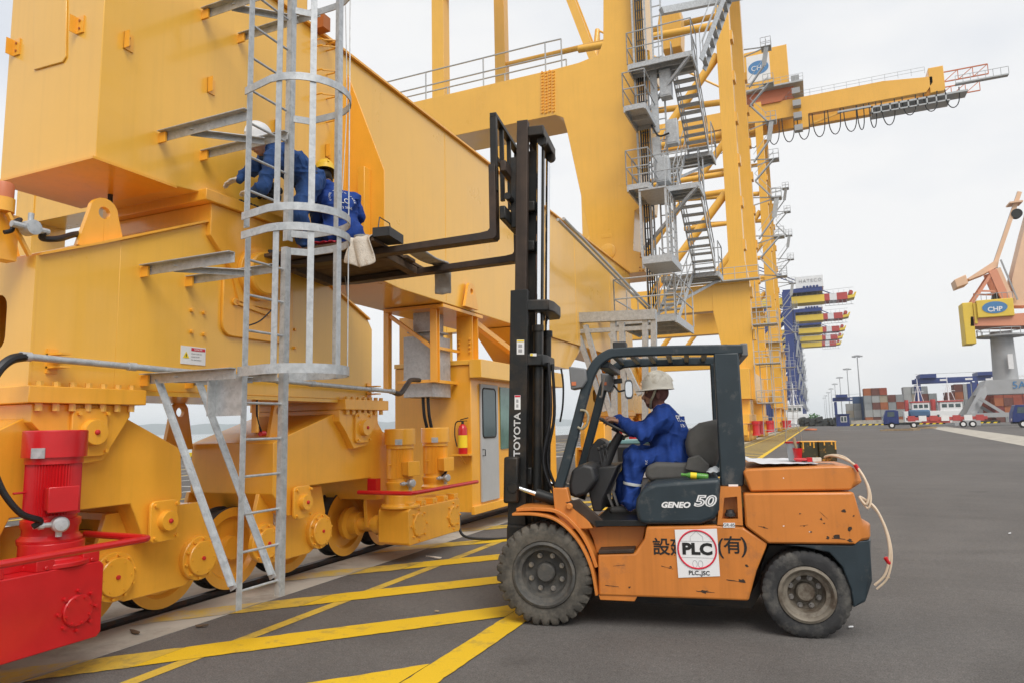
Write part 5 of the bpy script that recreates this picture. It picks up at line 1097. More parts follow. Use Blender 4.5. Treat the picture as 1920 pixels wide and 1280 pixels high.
mb = MB(); mb.obox(fk(UC(4.5)+.17, .76, ZB0+.36), FD*.018, FV*.48, EZ*.022); fpart(mb, 'backrest_rail', 'mast_dark', cr_)
FU = UC(3.8)+.19
def FZ(u): return CZ-.045-.055*(u-.5)              # the blades dip a little towards their tips
for v in (.28, 1.24):
    mb = MB(); v_ = v-.07
    mb.prism([fk(FU-.065, v_, 4.22), fk(FU, v_, 4.22), fk(FU+.001, v_, FZ(.6)+.075), fk(FU+.02, v_, FZ(.6)+.052), fk(FU+.10, v_, FZ(.7)+.045), fk(2.66, v_, FZ(2.66)+.03), fk(2.74, v_, FZ(2.74)+.012), fk(2.74, v_, FZ(2.74)), fk(2.4, v_, FZ(2.4)-.025), fk(FU+.1, v_, FZ(.7)-.03), fk(FU-.04, v_, FZ(.6)-.03), fk(FU-.065, v_, FZ(.6)-.005)], FV*.14)
    fpart(mb, 'fork_arm', 'fork_steel', FL, bevel=.004)
# ================================================================== more cranes along the quay
def pipe(root, p, q, r, m='crane_far', n=12, name='brace'): mb = MB(); mb.cyl(p, q, r, n=n); return mb.build(name, m, root)
def bx(root, name, m, a, b_, bevel=.02): mb = MB(); mb.box(a, b_); return mb.build(name, m, root, bevel=bevel)
def small_bogies(root, x, y, m, red=True):
    b_ = bx(root, 'bogie', m, (x-.6, y-3.6, 1.5), (x+.6, y+3.6, 2.3)); bx(root, 'pedestal', m, (x-.55, y-1.6, 2.301), (x+.55, y+1.6, 3.598))
    for k in range(-4, 4):
        yy = y+k*.95+.47; mb = MB(); mb.cyl((x-.1, yy, .45), (x+.5, yy, .45), .42, n=18); mb.build('wheel', m, b_)
    for k in (-3, 3): bx(b_, 'wheel_frame', m, (x-.55, y+k-1.3, .55), (x+.45, y+k+1.3, 1.45))
    if red:
        for k in (-3.2, -2.0, 2.0, 3.2):
            mb = MB(); mb.lathe([(.3, 0), (.24, .25), (.24, .9), (.3, .92), (.3, 1.2), (0, 1.22)], (x+1.0, y+k, .5), EZ, 14); mb.build('drive_motor', 'red_paint', b_)
def leg_platforms(root, x, y, zs, out=3.0, m='galv_far'):
    """galvanised landings on brackets beside a leg, joined by slanting stairs"""
    prev = None
    for i, z in enumerate(zs):
        mb = MB(); mb.box((x+out-1.1, y-.7, z), (x+out, y+.7, z+.07)); pl_ = mb.build('platform', m, root)
        mb = MB(); mb.bar((x, y, z+.5), (x+out-.2, y-.4, z), .09, .12); mb.bar((x, y, z-.4), (x+out-.6, y-.4, z), .09, .12); mb.build('bracket', m, pl_)
        mb = MB()
        for k in (.55, 1.1): mb.tube([(x+out-1.1, y-.7, z+k), (x+out, y-.7, z+k), (x+out, y+.7, z+k), (x+out-1.1, y+.7, z+k)], .03, 5)
        for a, c in ((out-1.1, -.7), (out-.55, -.7), (out, -.7), (out, .7), (out, 0)): mb.cyl((x+a, y+c, z), (x+a, y+c, z+1.1), .03, n=5)
        mb.build('railing', m, pl_)
        if prev is not None:
            p = Vector((x+out-.9 if i % 2 else x+.35, y-.55, prev)); q = Vector((x+.35 if i % 2 else x+out-.9, y-.55, (prev+z)/2)); q2_ = Vector((x+out-.5, y-.55, z))
            mb = MB(); mb.bar(p, q, .5, .12); mb.bar(q, q2_, .5, .12); mb.bar(p+EZ*.9, q+EZ*.9, .05, .05); mb.bar(q+EZ*.9, q2_+EZ*.9, .05, .05); mb.build('stair', m, pl_)
        prev = z
def side_ladder(root, x, y, z0, z1, m='galv_far', w_=.9):
    for k in (0, w_):
        mb = MB(); mb.bar((x+k, y, z0), (x+k, y, z1), .07, .07); mb.build('mast_rail', m, root)
    mb = MB(); z = z0+.5
    while z < z1: mb.bar((x, y, z), (x+w_, y, z), .05, .05); z += 1.1
    mb.build('mast_rungs', m, root, kind='stuff')
def big_crane(Y0, label, girder=True, m='crane_far', GZ=53.4):
    Y1 = Y0+17; Yc = (Y0+Y1)/2+.5; lx0, lx1, sx = -6.4, -5.05, -36.2
    root = thing('gantry_crane', label, 'crane', (-5.8, Yc, 0), 'yellow-orange container cranes along the quay')
    for y in (Y0, Y1):
        mb = MB(); mb.prism([(lx0-.2, y, 3.6), (lx1+.2, y, 3.6), (lx1+.25, y, 9), (lx1+.3, y, 14), (lx1, y, 16), (lx1-.1, y, 54.5), (lx0+.1, y, 54.5), (lx0, y, 16), (lx0-1.6, y, 14), (lx0-1.6, y, 11.5)], (0, 1.4, 0)); lg = mb.build('leg', m, root, bevel=.02)
        bx(root, 'leg', m, (sx-.75, y, 3.6), (sx+.75, y+1.4, 64))
        bx(root, 'portal_beam', m, (sx+.76, y+.05, 11.6), (lx0-1.4, y+1.35, 14))
        pipe(root, (sx, y+.7, 50.4), (lx0, y+.7, 50.0), .36, m, name='upper_tube')
        pipe(root, (lx0, y+.7, 36), (-24, y+.7, 14), .42, m); pipe(root, (lx0, y+.7, 22.5), (-13.5, y+.7, 14), .38, m)
        pipe(root, (lx0, y+.7, 28.2), (-13, y+.7, 28.2), .34, m); pipe(root, (lx0, y+.7, 39), (-20, y+.7, 40), .38, m); pipe(root, (lx0, y+.7, 24.4), (-13, y+.7, 24.4), .26, m)
        small_bogies(root, -5.8, y+.7, m)
        mb = MB(); mb.box((lx0-5.5, y-.9, 14.02), (lx1+1.2, y-.05, 14.12)); wk = mb.build('walkway', 'galv_far', root)
        mb = MB()
        for k in (.55, 1.1): mb.tube([(lx0-5.5, y-.88, 14.1+k), (lx1+1.2, y-.88, 14.1+k)], .03, 5)
        for i in range(9): xx = lx0-5.5+i*(lx1-lx0+6.7)/8; mb.cyl((xx, y-.88, 14.1), (xx, y-.88, 15.2), .03, n=5)
        mb.build('railing', 'galv_far', wk)
        for z in (8.8, 12.6, 17, 21, 25, 29, 33, 37, 41): bx(lg, 'bracket_plate', m, (lx1+.29 if z < 15 else lx1-.08, y+.1, z), (lx1+.5 if z < 15 else lx1+.16, y+1.2, z+.9), .0)
    for x in (-5.72, sx): bx(root, 'sill_beam', m, (x-.6, Y0-1.5, 3.6), (x+.6, Y1+2.9, 6.2))
    side_ladder(root, lx1+.7, Y0+.4, .4, 14); side_ladder(root, lx1+.9, Y1+.4, .4, 14)
    for i, z in enumerate((3.2, 6.6, 10.0)):
        mb = MB(); mb.box((lx1+.35, Y0-.4, z), (lx1+2.4, Y0+1.3, z+.08)); pf_ = mb.build('platform', 'galv_far', root); mb = MB()
        for k in (.55, 1.1): mb.tube([(lx1+.35, Y0-.4, z+k), (lx1+2.4, Y0-.4, z+k), (lx1+2.4, Y0+1.3, z+k)], .03, 5)
        for xx in (.35, 1.0, 1.7, 2.4): mb.cyl((lx1+xx, Y0-.4, z), (lx1+xx, Y0-.4, z+1.1), .03, n=5)
        mb.build('railing', 'galv_far', pf_)
    leg_platforms(root, lx1, Y1+.7, (17.5, 22, 26.5, 31, 35.5, 40, 44.5))
    # girder with festoon, machinery house and raised boom
    if girder:
        gz = GZ; xe = 20.5
        for dy in (-2.6, 2.6):
            mb = MB(); mb.prism([(sx, Yc+dy-.6, gz), (xe-1, Yc+dy-.6, gz), (xe, Yc+dy-.6, gz+1.4), (xe, Yc+dy-.6, gz+2.4), (xe-7, Yc+dy-.6, gz+3.2), (sx, Yc+dy-.6, gz+3.0)], (0, 1.2, 0)); gd = mb.build('girder', m, root, bevel=.03)
            mb = MB()
            for k in (.55, 1.1): mb.tube([(lx1, Yc+dy-.7, gz+3.1+k), (xe-1, Yc+dy-.7, gz+3.1+k)], .03, 5)
            for i in range(14): xx = lx1+(xe-1-lx1)*i/13; mb.cyl((xx, Yc+dy-.7, gz+3.1), (xx, Yc+dy-.7, gz+4.2), .03, n=5)
            mb.build('railing', 'galv_far', gd)
        bx(root, 'girder_end', m, (xe-.5, Yc-3.2, gz-.3), (xe+1.6, Yc+3.2, gz+3.9), .08)
        mb = MB()
        for y in (Yc-3, Yc+3):
            for z in (gz+1.2, gz+2.8): mb.bar((xe+1.5, y, z), (xe+7.5, y, z), .16, .16)
            for i in range(4): xx = xe+1.5+2*i; mb.bar((xx, y, gz+1.2), (xx, y, gz+2.8), .1, .1); i < 3 and mb.bar((xx, y, gz+1.2), (xx+2, y, gz+2.8), .1, .1)
            mb.build('tip_frame', 'brick_orange', root); mb = MB()
        mb = MB(); mb.box((xe-9, Yc-3.6, gz-1.2), (xe+4.5, Yc-1.0, gz-.9)); mb.box((xe-9, Yc-3.6, gz-2.2), (xe+2, Yc-1.0, gz-2.0)); mb.box((xe-14, Yc-3.4, gz-.9), (xe-9, Yc-3.0, gz-.6))
        for i in range(9): mb.box((xe-9+i*1.3, Yc-3.6, gz-2.2), (xe-8.8+i*1.3, Yc-3.4, gz-.9))
        mb.box((xe+3, Yc-3.5, gz+.3), (xe+10, Yc-2.6, gz+.5)); mb.build('service_platform', 'galv_far', root)
        mb = MB(); mb.tube([(xe+3, Yc-3.5, gz+1.6), (xe+10, Yc-3.5, gz+1.6), (xe+10, Yc-3.5, gz+.5)], .05, 5); [mb.cyl((xe+3+i, Yc-3.5, gz+.5), (xe+3+i, Yc-3.5, gz+1.6), .04, n=5) for i in range(8)]; mb.build('railing', 'galv_far', root)
        bx(root, 'trolley', m, (.8, Yc-3.3, gz-2.4), (2.0, Yc-2.2, gz+.2)); mb = MB(); mb.bar((2.0, Yc-2.8, gz-1.8), (7.2, Yc-2.8, gz-.6), .25, .3); mb.build('trolley_arm', m, root)
        for i, xx in enumerate((-13.5, -10.8, -8.0, -4.6, -2.2, .2, 2.6, 5., 7.4, 9.4, 11.2, 13., 16., 19., 22.)):
            wd = 1.0 if i in (9, 10) else 1.9; dp = 4.3 if i < 12 else 3.2
            mb = MB(); mb.tube([(xx+wd/2-wd/2*math.cos(math.pi*t/10), Yc-3.3, gz-.2-dp*math.sin(math.pi*t/10)**.6) for t in range(11)], .085, 5); mb.build('festoon_cable', 'cable', root)
        hx0, hx1, hz = -9.5, -.6, gz+5.6
        hs = bx(root, 'machinery_house', m, (hx0, Yc-4, hz), (hx1, Yc+4, hz+7.2), .05)
        bx(hs, 'logo_panel', 'white_sticker', (hx0+2.2, Yc-4.05, hz+1.5), (hx1-2.9, Yc-4.001, hz+6.4), 0)
        mb = MB(); cc = Vector(((hx0+hx1)/2-.35, Yc-4.06, hz+4)); mb.loft([[cc+Vector((1.7*math.cos(t)*k, -.02*j, 1.25*math.sin(t)*k)) for t in [2*math.pi*i/28 for i in range(28)]] for k, j in ((1, 0), (1, 1))]); mb.build('logo_oval', 'sign_blue', hs)
        text('lettering', 'CHP', 'white_sticker', hs, cc+Vector((0, -.05, -.1)), EX, EZ, .9, .02)
        bx(root, 'house_deck', 'galv_far', (hx0-.6, Yc-4.8, hz-.35), (hx1+2.2, Yc+4.8, hz-.05)); mb = MB()
        for k in (.55, 1.1): mb.tube([(hx0-.6, Yc-4.75, hz+k), (hx1+2.2, Yc-4.75, hz+k), (hx1+2.2, Yc+4.7, hz+k)], .035, 5)
        for i in range(11): xx = hx0-.6+i*(hx1-hx0+2.8)/10; mb.cyl((xx, Yc-4.75, hz), (xx, Yc-4.75, hz+1.1), .035, n=5)
        mb.build('deck_railing', 'galv_far', root)
        mb = MB(); mb.prism([(hx0+1, Yc-3.5, hz-.36), (hx1+.6, Yc-3.5, hz-.36), (hx1-1.5, Yc-3.5, gz+3), (hx0+3.5, Yc-3.5, gz+3)], (0, 7, 0)); mb.build('house_support', 'brick_orange', root)
        for i in range(5): bx(root, 'air_unit', 'grey_far', (hx1+.3, Yc-4.4, hz+.1-2.2*i), (hx1+1.6, Yc-3.2, hz+1.1-2.2*i), 0)
        hg, tp = Vector((-30, Yc, gz+1.5)), Vector((-46, Yc, 106))
        for dy in (-2.2, 2.2): mb = MB(); mb.bar(hg+EY*dy, tp+EY*dy, .7, 1.6, (1, 0, 0)); mb.build('raised_boom', m, root)
        mb = MB()
        for i in range(17): t = i/16; q = hg.lerp(tp, t); mb.bar(q-EY*2.2, q+EY*2.2, .3, .3); q2_ = hg.lerp(tp, min(1, t+1/16)); mb.bar(q-EY*2.2, q2_+EY*2.2, .2, .2)
        mb.build('boom_ties', m, root, kind='stuff')
        for dy in (-3, 3): pipe(root, (sx, Yc+dy, 64), (sx+1, Yc, 80), .5, m)
        pipe(root, (sx+1, Yc, 80), (-6, Yc, 58), .2, m, 8, 'back_stay')
    return root
c2 = big_crane(64, 'yellow-orange container crane standing second along the quay, behind the stair tower', girder=True, GZ=58.)
c3 = big_crane(118, 'yellow-orange container crane with festooned landward girder and logo machinery house')
# head block hanging over the portal of the second crane
q0, q1 = px(1240, 30, Y=72), px(1281, 95, Y=72)
mb = MB(); mb.prism([(q0.x, 71, q0.z), (q1.x, 71, q0.z), (q1.x+.1, 71, q0.z-1.6), (q1.x-.1, 71, q1.z), (q0.x+.1, 71, q1.z), (q0.x-.3, 71, q0.z-1.6)], (0, 2.4, 0)); mb.build('head_block', 'crane_far', c2, bevel=.1)
# ------------------------------------------------------------------ blue cranes of the next terminal
def blue_crane(Y0, label, gz, xe, writing):
    Yc = Y0+9; root = thing('container_crane', label, 'crane', (-6, Yc, 0), 'blue container cranes of the far terminal'); m = 'blue_crane'; sx = -20
    for y in (Y0, Y0+17):
        bx(root, 'leg', m, (-7.6, y, 0), (-5.0, y+1.6, gz+3), 0); bx(root, 'leg', m, (sx-1, y, 0), (sx+1, y+1.6, gz+18), 0)
        bx(root, 'portal_beam', m, (sx, y+.1, 12), (-7.6, y+1.5, 14.5), 0)
        pipe(root, (-7, y+.8, gz-3), (sx, y+.8, 22), .6, m, 8); pipe(root, (-7, y+.8, gz-14), (sx+3, y+.8, 14), .6, m, 8)
    bx(root, 'sill_beam', m, (-7.5, Y0-2, 3), (-5.1, Y0+20, 6), 0)
    gd = bx(root, 'girder', 'yellow_far', (sx, Yc-3.5, gz), (xe-9.1, Yc+3.5, gz+2.2), 0)
    for a, b_, mm in ((xe-9.1, xe-7.6, 'red_far'), (xe-7.6, xe-5.6, 'white_paint'), (xe-5.6, xe-2.6, 'red_far')): bx(gd, 'girder_band', mm, (a+.003, Yc-3.5, gz+.1), (b_, Yc+3.5, gz+2.3), 0)
    mb = MB(); mb.prism([(xe-2.6, Yc-3, gz+.3), (xe-.6, Yc-3, gz+.6), (xe, Yc-3, gz+2.2), (xe-.5, Yc-3, gz+2.2), (xe-1, Yc-3, gz+1.4), (xe-2.6, Yc-3, gz+1.3)], (0, 6, 0)); mb.build('girder_tip', 'yellow_far', gd)
    mb = MB(); mb.cyl((xe-1.6, Yc-3, gz+2.2), (xe-1.6, Yc+3, gz+2.2), .65, n=12); mb.build('sheave', 'red_far', gd)
    mb = MB()
    for i in range(7): mb.box((xe-9+i*1.2, Yc-3.6, gz-1.5), (xe-8.9+i*1.2, Yc-3.4, gz-.05))
    mb.box((xe-9, Yc-3.6, gz-1.6), (xe-1.1, Yc-3.3, gz-1.5)); mb.build('under_walkway', 'grey_far', gd, kind='stuff')
    mb = MB(); mb.tube([(-5, Yc-3.6, gz+3.2), (xe-.8, Yc-3.6, gz+3.6)], .05, 5); [mb.cyl((-5+i*1.5, Yc-3.6, gz+2.1), (-5+i*1.5, Yc-3.6, gz+3.2), .04, n=5) for i in range(12)]; mb.build('railing', 'grey_far', gd)
    hs = bx(root, 'machinery_house', 'white_paint', (-3.6, Yc-4.2, gz+4.6), (4.4, Yc+4.2, gz+8.2), 0)
    bx(root, 'house_deck', m, (-7.5, Yc-4.4, gz+3.2), (4.0, Yc+4.4, gz+4.5), 0)
    for i in range(5): mb = MB(); mb.cyl((-1.2+i*.95, Yc-4.5, gz+4.8), (-1.2+i*.95, Yc-4.3, gz+4.8), .36, n=12); mb.build('vent', m, hs)
    if writing: text('lettering', 'HATECO', 'ink_grey', hs, (.7, Yc-4.3, gz+6.7), EX, EZ, 1.0, .05, spacing=1.3)
    for dy in (-3, 3): pipe(root, (sx, Yc+dy, gz+16), (xe-7, Yc+dy, gz+2.2), .16, m, 6, 'back_stay')
    leg_platforms(root, -5, Y0+2, (6, 11, 16, 21, 26, 31), 1.6)
    return root
ORD = ('nearest', 'second', 'third', 'fourth', 'last')
for k, Y0 in enumerate((228, 272, 312, 343, 372)):
    blue_crane(Y0, 'blue container crane with yellow girder, %s of the far row' % ORD[k], 38.0, 13.5, k < 2)
# ================================================================== people: one continuous surface each, from blended tapered limbs
def surface_nets(D, o, h):
    nx, ny, nz_ = D.shape; c = [(i, j, k) for k in (0, 1) for j in (0, 1) for i in (0, 1)]
    def sub(a, i, j, k): return a[i:nx-1+i, j:ny-1+j, k:nz_-1+k]
    neg = D < 0; cnt = sum(sub(neg, *q).astype(np.int8) for q in c); act = (cnt > 0) & (cnt < 8)
    idx = -np.ones(act.shape, np.int64); ids = np.argwhere(act); idx[act] = np.arange(len(ids))
    vals = np.stack([sub(D, *q)[act] for q in c], 1); cp = np.array(c, float); acc = np.zeros((len(ids), 3)); num = np.zeros(len(ids))
    for a in range(8):
        for b_ in range(a+1, 8):
            if np.abs(cp[a]-cp[b_]).sum() != 1: continue
            m = (vals[:, a] < 0) != (vals[:, b_] < 0); t = vals[m, a]/(vals[m, a]-vals[m, b_]); acc[m] += cp[a]+(cp[b_]-cp[a])*t[:, None]; num[m] += 1
    P = (ids+acc/num[:, None])*h+o; F_ = []
    for ax in range(3):
        sl0 = [slice(1, n_-1) for n_ in D.shape]; sl1 = [slice(1, n_-1) for n_ in D.shape]; sl0[ax] = slice(0, D.shape[ax]-1); sl1[ax] = slice(1, D.shape[ax])
        a = neg[tuple(sl0)]; b_ = neg[tuple(sl1)]; off = np.array([1, 1, 1]); off[ax] = 0
        for flip in (0, 1):
            e = np.argwhere((a & ~b_) if not flip else (~a & b_))+off
            if len(e) == 0: continue
            u_, v_ = [(1, 2), (2, 0), (0, 1)][ax]; du = np.zeros(3, int); du[u_] = 1; dv = np.zeros(3, int); dv[v_] = 1
            q = [e, e-du, e-du-dv, e-dv]
            q = np.stack([idx[tuple(w_.T)] for w_ in q], 1)
            F_.append(q if not flip else q[:, ::-1])
    return P, np.concatenate(F_), ids
def sdf_body(prims, h=.008, wr=.004, seed=1):
    """prims: (label, p0, p1, r0, r1, blend[, squash axis, factor])"""
    rng = np.random.RandomState(seed); pts = np.array([list(p) for q in prims for p in (q[1], q[2])]); rm = max(max(q[3], q[4]) for q in prims)+.06
    lo = pts.min(0)-rm; hi = pts.max(0)+rm; n_ = np.ceil((hi-lo)/h).astype(int)+1
    D = np.full(n_, .5); LB = np.zeros(n_, np.int8)
    K = rng.normal(size=(9, 3)); K /= np.linalg.norm(K, axis=1)[:, None]; K *= rng.uniform(22, 75, 9)[:, None]; PHI = rng.uniform(0, 6.28, 9)
    for q in prims:
        lab, a, b_, r0, r1, bl = q[:6]; a = np.array(a); b_ = np.array(b_); m = max(r0, r1)*1.25+bl+3*h
        i0 = np.maximum(((np.minimum(a, b_)-m-lo)/h).astype(int), 0); i1 = np.minimum(((np.maximum(a, b_)+m-lo)/h).astype(int)+2, n_)
        g = np.stack(np.meshgrid(*[lo[k]+h*np.arange(i0[k], i1[k]) for k in range(3)], indexing='ij'), -1)
        ab = b_-a; w_ = g-a
        if len(q) > 6:
            n = np.array(q[6]); n = n/np.linalg.norm(n); w_ = w_+n*((w_@n)*(1/q[7]-1))[..., None]; ab = ab+n*(ab@n)*(1/q[7]-1)
        t = np.clip((w_@ab)/max(ab@ab, 1e-9), 0, 1); d = np.linalg.norm(w_-t[..., None]*ab, axis=-1)-(r0+(r1-r0)*t)
        if len(q) > 6: d = d*min(1, q[7]) if q[7] < 1 else d
        if wr and lab == 0: d = d+wr*.35*sum(np.sin(g@K[i]+PHI[i]) for i in range(4))-wr*.9*sum((1-np.abs(np.sin(g@K[i]*.5+PHI[i])))**4*(.5+.5*np.sin(g@K[i-4]*.35+PHI[i-3])) for i in range(4, 9))
        sl = tuple(slice(i0[k], i1[k]) for k in range(3)); o = D[sl]; LB[sl] = np.where(d < o, lab, LB[sl])
        e = np.maximum(bl-np.abs(d-o), 0)/max(bl, 1e-6); D[sl] = np.minimum(d, o)-e*e*bl*.25
    P, Q, ids = surface_nets(D, lo, h); return P, Q, LB[tuple(ids.T)]
def person(name, label, base, prims, mats, h=.008, wr=.004, seed=1, group=None):
    root = thing(name, label, 'person', tuple(base), group)
    P, Q, LBL = sdf_body(prims, h, wr, seed); P = P-np.array(base)
    me = bpy.data.meshes.new('body'); me.from_pydata(P.tolist(), [], Q.tolist())
    for m in mats: me.materials.append(MATS[m])
    fl = np.median(LBL[Q], axis=1).astype(int); me.polygons.foreach_set('material_index', fl.astype(np.int32)); me.update()
    o = finish(me, 'body', root, sharp=180); o.modifiers.new('smooth', 'SMOOTH').iterations = 1
    return root
def hand(pr, lab, w_, d, up, s_, sc=1., curl=.6):
    """palm and five fingers: w_ wrist point, d pointing direction, up back of the hand, s_ side of the thumb"""
    w_ = Vector(w_); d = Vector(d).normalized(); up = Vector(up); up = (up-d*up.dot(d)).normalized(); sd_ = d.cross(up).normalized()
    if sd_.dot(Vector(s_)) < 0: sd_ = -sd_
    pr.append((lab, w_, w_+d*.075*sc, .030*sc, .036*sc, .015, up, .55))
    for i, (o_, l) in enumerate(((.030, .072), (.010, .080), (-.010, .075), (-.028, .060))):
        a = w_+d*.085*sc+sd_*o_*sc; m1 = a+(d*math.cos(curl*.6)-up*math.sin(curl*.6))*l*.5*sc; m2 = m1+(d*math.cos(curl*1.7)-up*math.sin(curl*1.7))*l*.5*sc
        pr.append((lab, a-d*.012*sc, m1, .0105*sc, .0095*sc, .004)); pr.append((lab, m1, m2, .0095*sc, .0080*sc, .003))
    a = w_+d*.03*sc+sd_*.03*sc; m1 = a+(d*.7+sd_*.7-up*.2)*.042*sc; m2 = m1+(d*.9-up*.5)*.032*sc
    pr.append((lab, a, m1, .013*sc, .011*sc, .006)); pr.append((lab, m1, m2, .011*sc, .009*sc, .003))
def head(pr, c, fwd, up, labs, sc=1.):
    """skull, jaw, nose, brow, eyes, mouth, ears and neck side; labs = (skull label, face label, eye label)"""
    c = Vector(c); f = Vector(fwd).normalized(); u = Vector(up); u = (u-f*u.dot(f)).normalized(); s_ = f.cross(u)
    sk, fa, ey = labs
    pr.append((sk, c-f*.02*sc+u*.03*sc, c+f*.02*sc+u*.03*sc, .088*sc, .086*sc, .02, s_, .86))
    pr.append((fa, c+f*.035*sc+u*.0*sc, c+f*.052*sc-u*.035*sc, .062*sc, .050*sc, .02, s_, .9))
    pr.append((sk, c+f*.03*sc-u*.06*sc, c+f*.058*sc-u*.078*sc, .048*sc, .034*sc, .025, s_, .95))
    pr.append((fa, c+f*.098*sc+u*.012*sc, c+f*.118*sc-u*.022*sc, .010*sc, .016*sc, .012))
    for k in (-1, 1):
        pr.append((fa, c+f*.086*sc+u*.028*sc+s_*k*.012*sc, c+f*.078*sc+u*.028*sc+s_*k*.045*sc, .013*sc, .011*sc, .012))
        pr.append((ey, c+f*.083*sc+u*.008*sc+s_*k*.032*sc, c+f*.084*sc+u*.008*sc+s_*k*.034*sc, .012*sc, .012*sc, .002))
        pr.append((sk, c-f*.012*sc+s_*k*.076*sc+u*.012*sc, c-f*.016*sc+s_*k*.079*sc-u*.022*sc, .020*sc, .013*sc, .008))
    pr.append((sk, c+f*.097*sc-u*.047*sc-s_*.018*sc, c+f*.097*sc-u*.047*sc+s_*.018*sc, .012*sc, .012*sc, .010))
def helmet(root, c, fwd, up, m, sc=1.):
    c = Vector(c); f = Vector(fwd).normalized(); u = Vector(up); u = (u-f*u.dot(f)).normalized(); s_ = f.cross(u); rings = []
    for k in range(9):
        t = k/8*math.pi/2; z = .145*math.sin(t); r_ = math.cos(t)**.75 if k < 8 else .0
        rings.append([c+u*(z*sc+.02*sc)+f*(math.cos(a)*.138*r_*sc)+s_*(math.sin(a)*.112*r_*sc) for a in [2*math.pi*i/36 for i in range(36)]])
    brim = [[c+u*(.012*sc-.010*sc*max(0, math.cos(a)))+f*(math.cos(a)*(.142+e*(.05 if math.cos(a) > .2 else .012)*max(.25, math.cos(a)))*sc)+s_*(math.sin(a)*(.116+e*.014)*sc) for a in [2*math.pi*i/36 for i in range(36)]] for e in (0., 1.)]
    mb = MB(); lowr = [p-u*.006*sc for p in brim[1]]; inner = [c+(p-c)*.93 for p in rings[0]]
    mb.loft([inner, lowr, brim[1], brim[0]]+rings[:8]+[[rings[7][i]*.0+c+u*(.145+.02)*sc+(rings[7][i]-c-u*(.165*sc))*.02 for i in range(36)]], caps=False)
    hm = mb.build('hard_hat', m, root, sharp=60)
    mb = MB(); mb.tube([c+u*(.02*sc+.148*math.sin(t)*sc)+f*(.14*math.cos(t)*sc) for t in [math.pi*(.12+.76*i/16) for i in range(17)]], .012*sc, 8); mb.build('hat_ridge', m, hm)
    return hm
# ---- the driver
def fp(x, y, v): return fpx(x, y, v)
cl = 0; pr = []
hipN, hipF = fp(1266, 858, .60), fp(1266, 852, .84); pel = fp(1268, 848, .72); waist = fp(1262, 826, .72); chest = fp(1250, 795, .72); neck = fp(1243, 768, .72); hd = fp(1231, 741, .72)
pr += [(0, hipN, hipF, .115, .115, .05), (0, pel, waist, .140, .155, .06, FV, 1.18), (0, waist+FD*.03, chest+FD*.015, .160, .150, .06, FV, 1.22), (0, chest, neck-EZ*.03, .140, .080, .06, FV, 1.42), (0, waist+FD*.04-EZ*.05, waist+FD*.05, .150, .160, .03, FV, 1.15)]
shN, shF = fp(1243, 783, .50), fp(1238, 781, .93); elN, elF = fp(1207, 812, .46), fp(1200, 806, .97); wrN, wrF = fp(1164, 790, .60), fp(1158, 786, .82)
pr += [(0, shN, shF, .075, .075, .06), (0, shN, elN, .082, .070, .04), (0, elN, wrN, .072, .046, .03), (0, shF, elF, .074, .060, .04), (0, elF, wrF, .062, .043, .03)]
knN, knF = fp(1192, 860, .55), fp(1188, 852, .90); anN, anF = fp(1182, 945, .56), fp(1165, 932, .92)
pr += [(0, hipN, knN, .098, .080, .05), (0, knN, anN+EZ*.03, .082, .076, .03), (0, hipF, knF, .098, .080, .05), (0, knF, anF+EZ*.03, .082, .072, .03)]
pr += [(0, knN+FD*.02, knN-EZ*.07+FD*.02, .075, .07, .03), (0, anN+EZ*.06, anN+EZ*.02, .074, .074, .02)]
for an in (anN, anF): pr += [(3, an-EZ*.045-FD*.03, an-EZ*.055+FD*.16, .042, .036, .02), (3, an, an-EZ*.04, .045, .045, .02)]
pr += [(2, neck-EZ*.04, hd-EZ*.05, .060, .058, .03), (0, neck-EZ*.025+FD*.0, neck-EZ*.005, .078, .070, .02)]
gaze = FD*1+EZ*.05
head(pr, hd, gaze, EZ, (2, 1, 4), 1.06)
hand(pr, 1, wrN+FD*.01, (wc+wa*.13-FV*.10+wn*.03)-wrN, EZ+FD*.3, FV, 1.0, .9); hand(pr, 1, wrF+FD*.01, (wc+wa*.14+FV*.08+wn*.03)-wrF, EZ+FD*.3, -FV, 1.0, .9)
drv = person('person', 'driver in blue overalls and off-white hard hat seated in the forklift, hands on the wheel', fp(1268, 880, .72), pr, ['blue_cloth', 'skin', 'balaclava', 'shoe', 'ink_black'], .0065, .012, 3)
helmet(drv, hd+EZ*.045*1.06-FD*.012, gaze-EZ*.06, EZ+FD*.03, 'helmet_white', 1.08)
mb = MB()
for k in (-1, 1): mb.tube(spline([hd+FV*k*.098+EZ*.06+FD*.0, hd+FV*k*.096+FD*.025, hd+FV*k*.078-EZ*.05+FD*.05, hd-EZ*.118+FD*.06+FV*k*.02], 5), [.012]*16, 6)
mb.build('chin_strap', 'camo_strap', drv)
mb = MB(); kp = anN.lerp(knN, .46); mb.lathe([(.0885, -.012), (.0905, 0), (.0885, .012)], kp, (knN-anN), 28); mb.build('reflective_band', 'reflective', drv)
mb = MB(); q = shN+EZ*.062+FV*.02; mb.obox(q+FV*.06+EZ*.012, FD*.022, FV*.07, EZ*.012); mb.build('shoulder_strip', 'ink_grey', drv, bevel=.008)
bk = fp(1283, 785, .58); bu = (fp(1272, 765, .58)-fp(1290, 805, .58)).normalized()
text('back_print', 'PLC', 'white_sticker', drv, fp(1289, 790, .68)-FD*.012, FV*-1 if False else -FV*.5-FD*.5, bu, .05, .002, bold=.003) if False else None
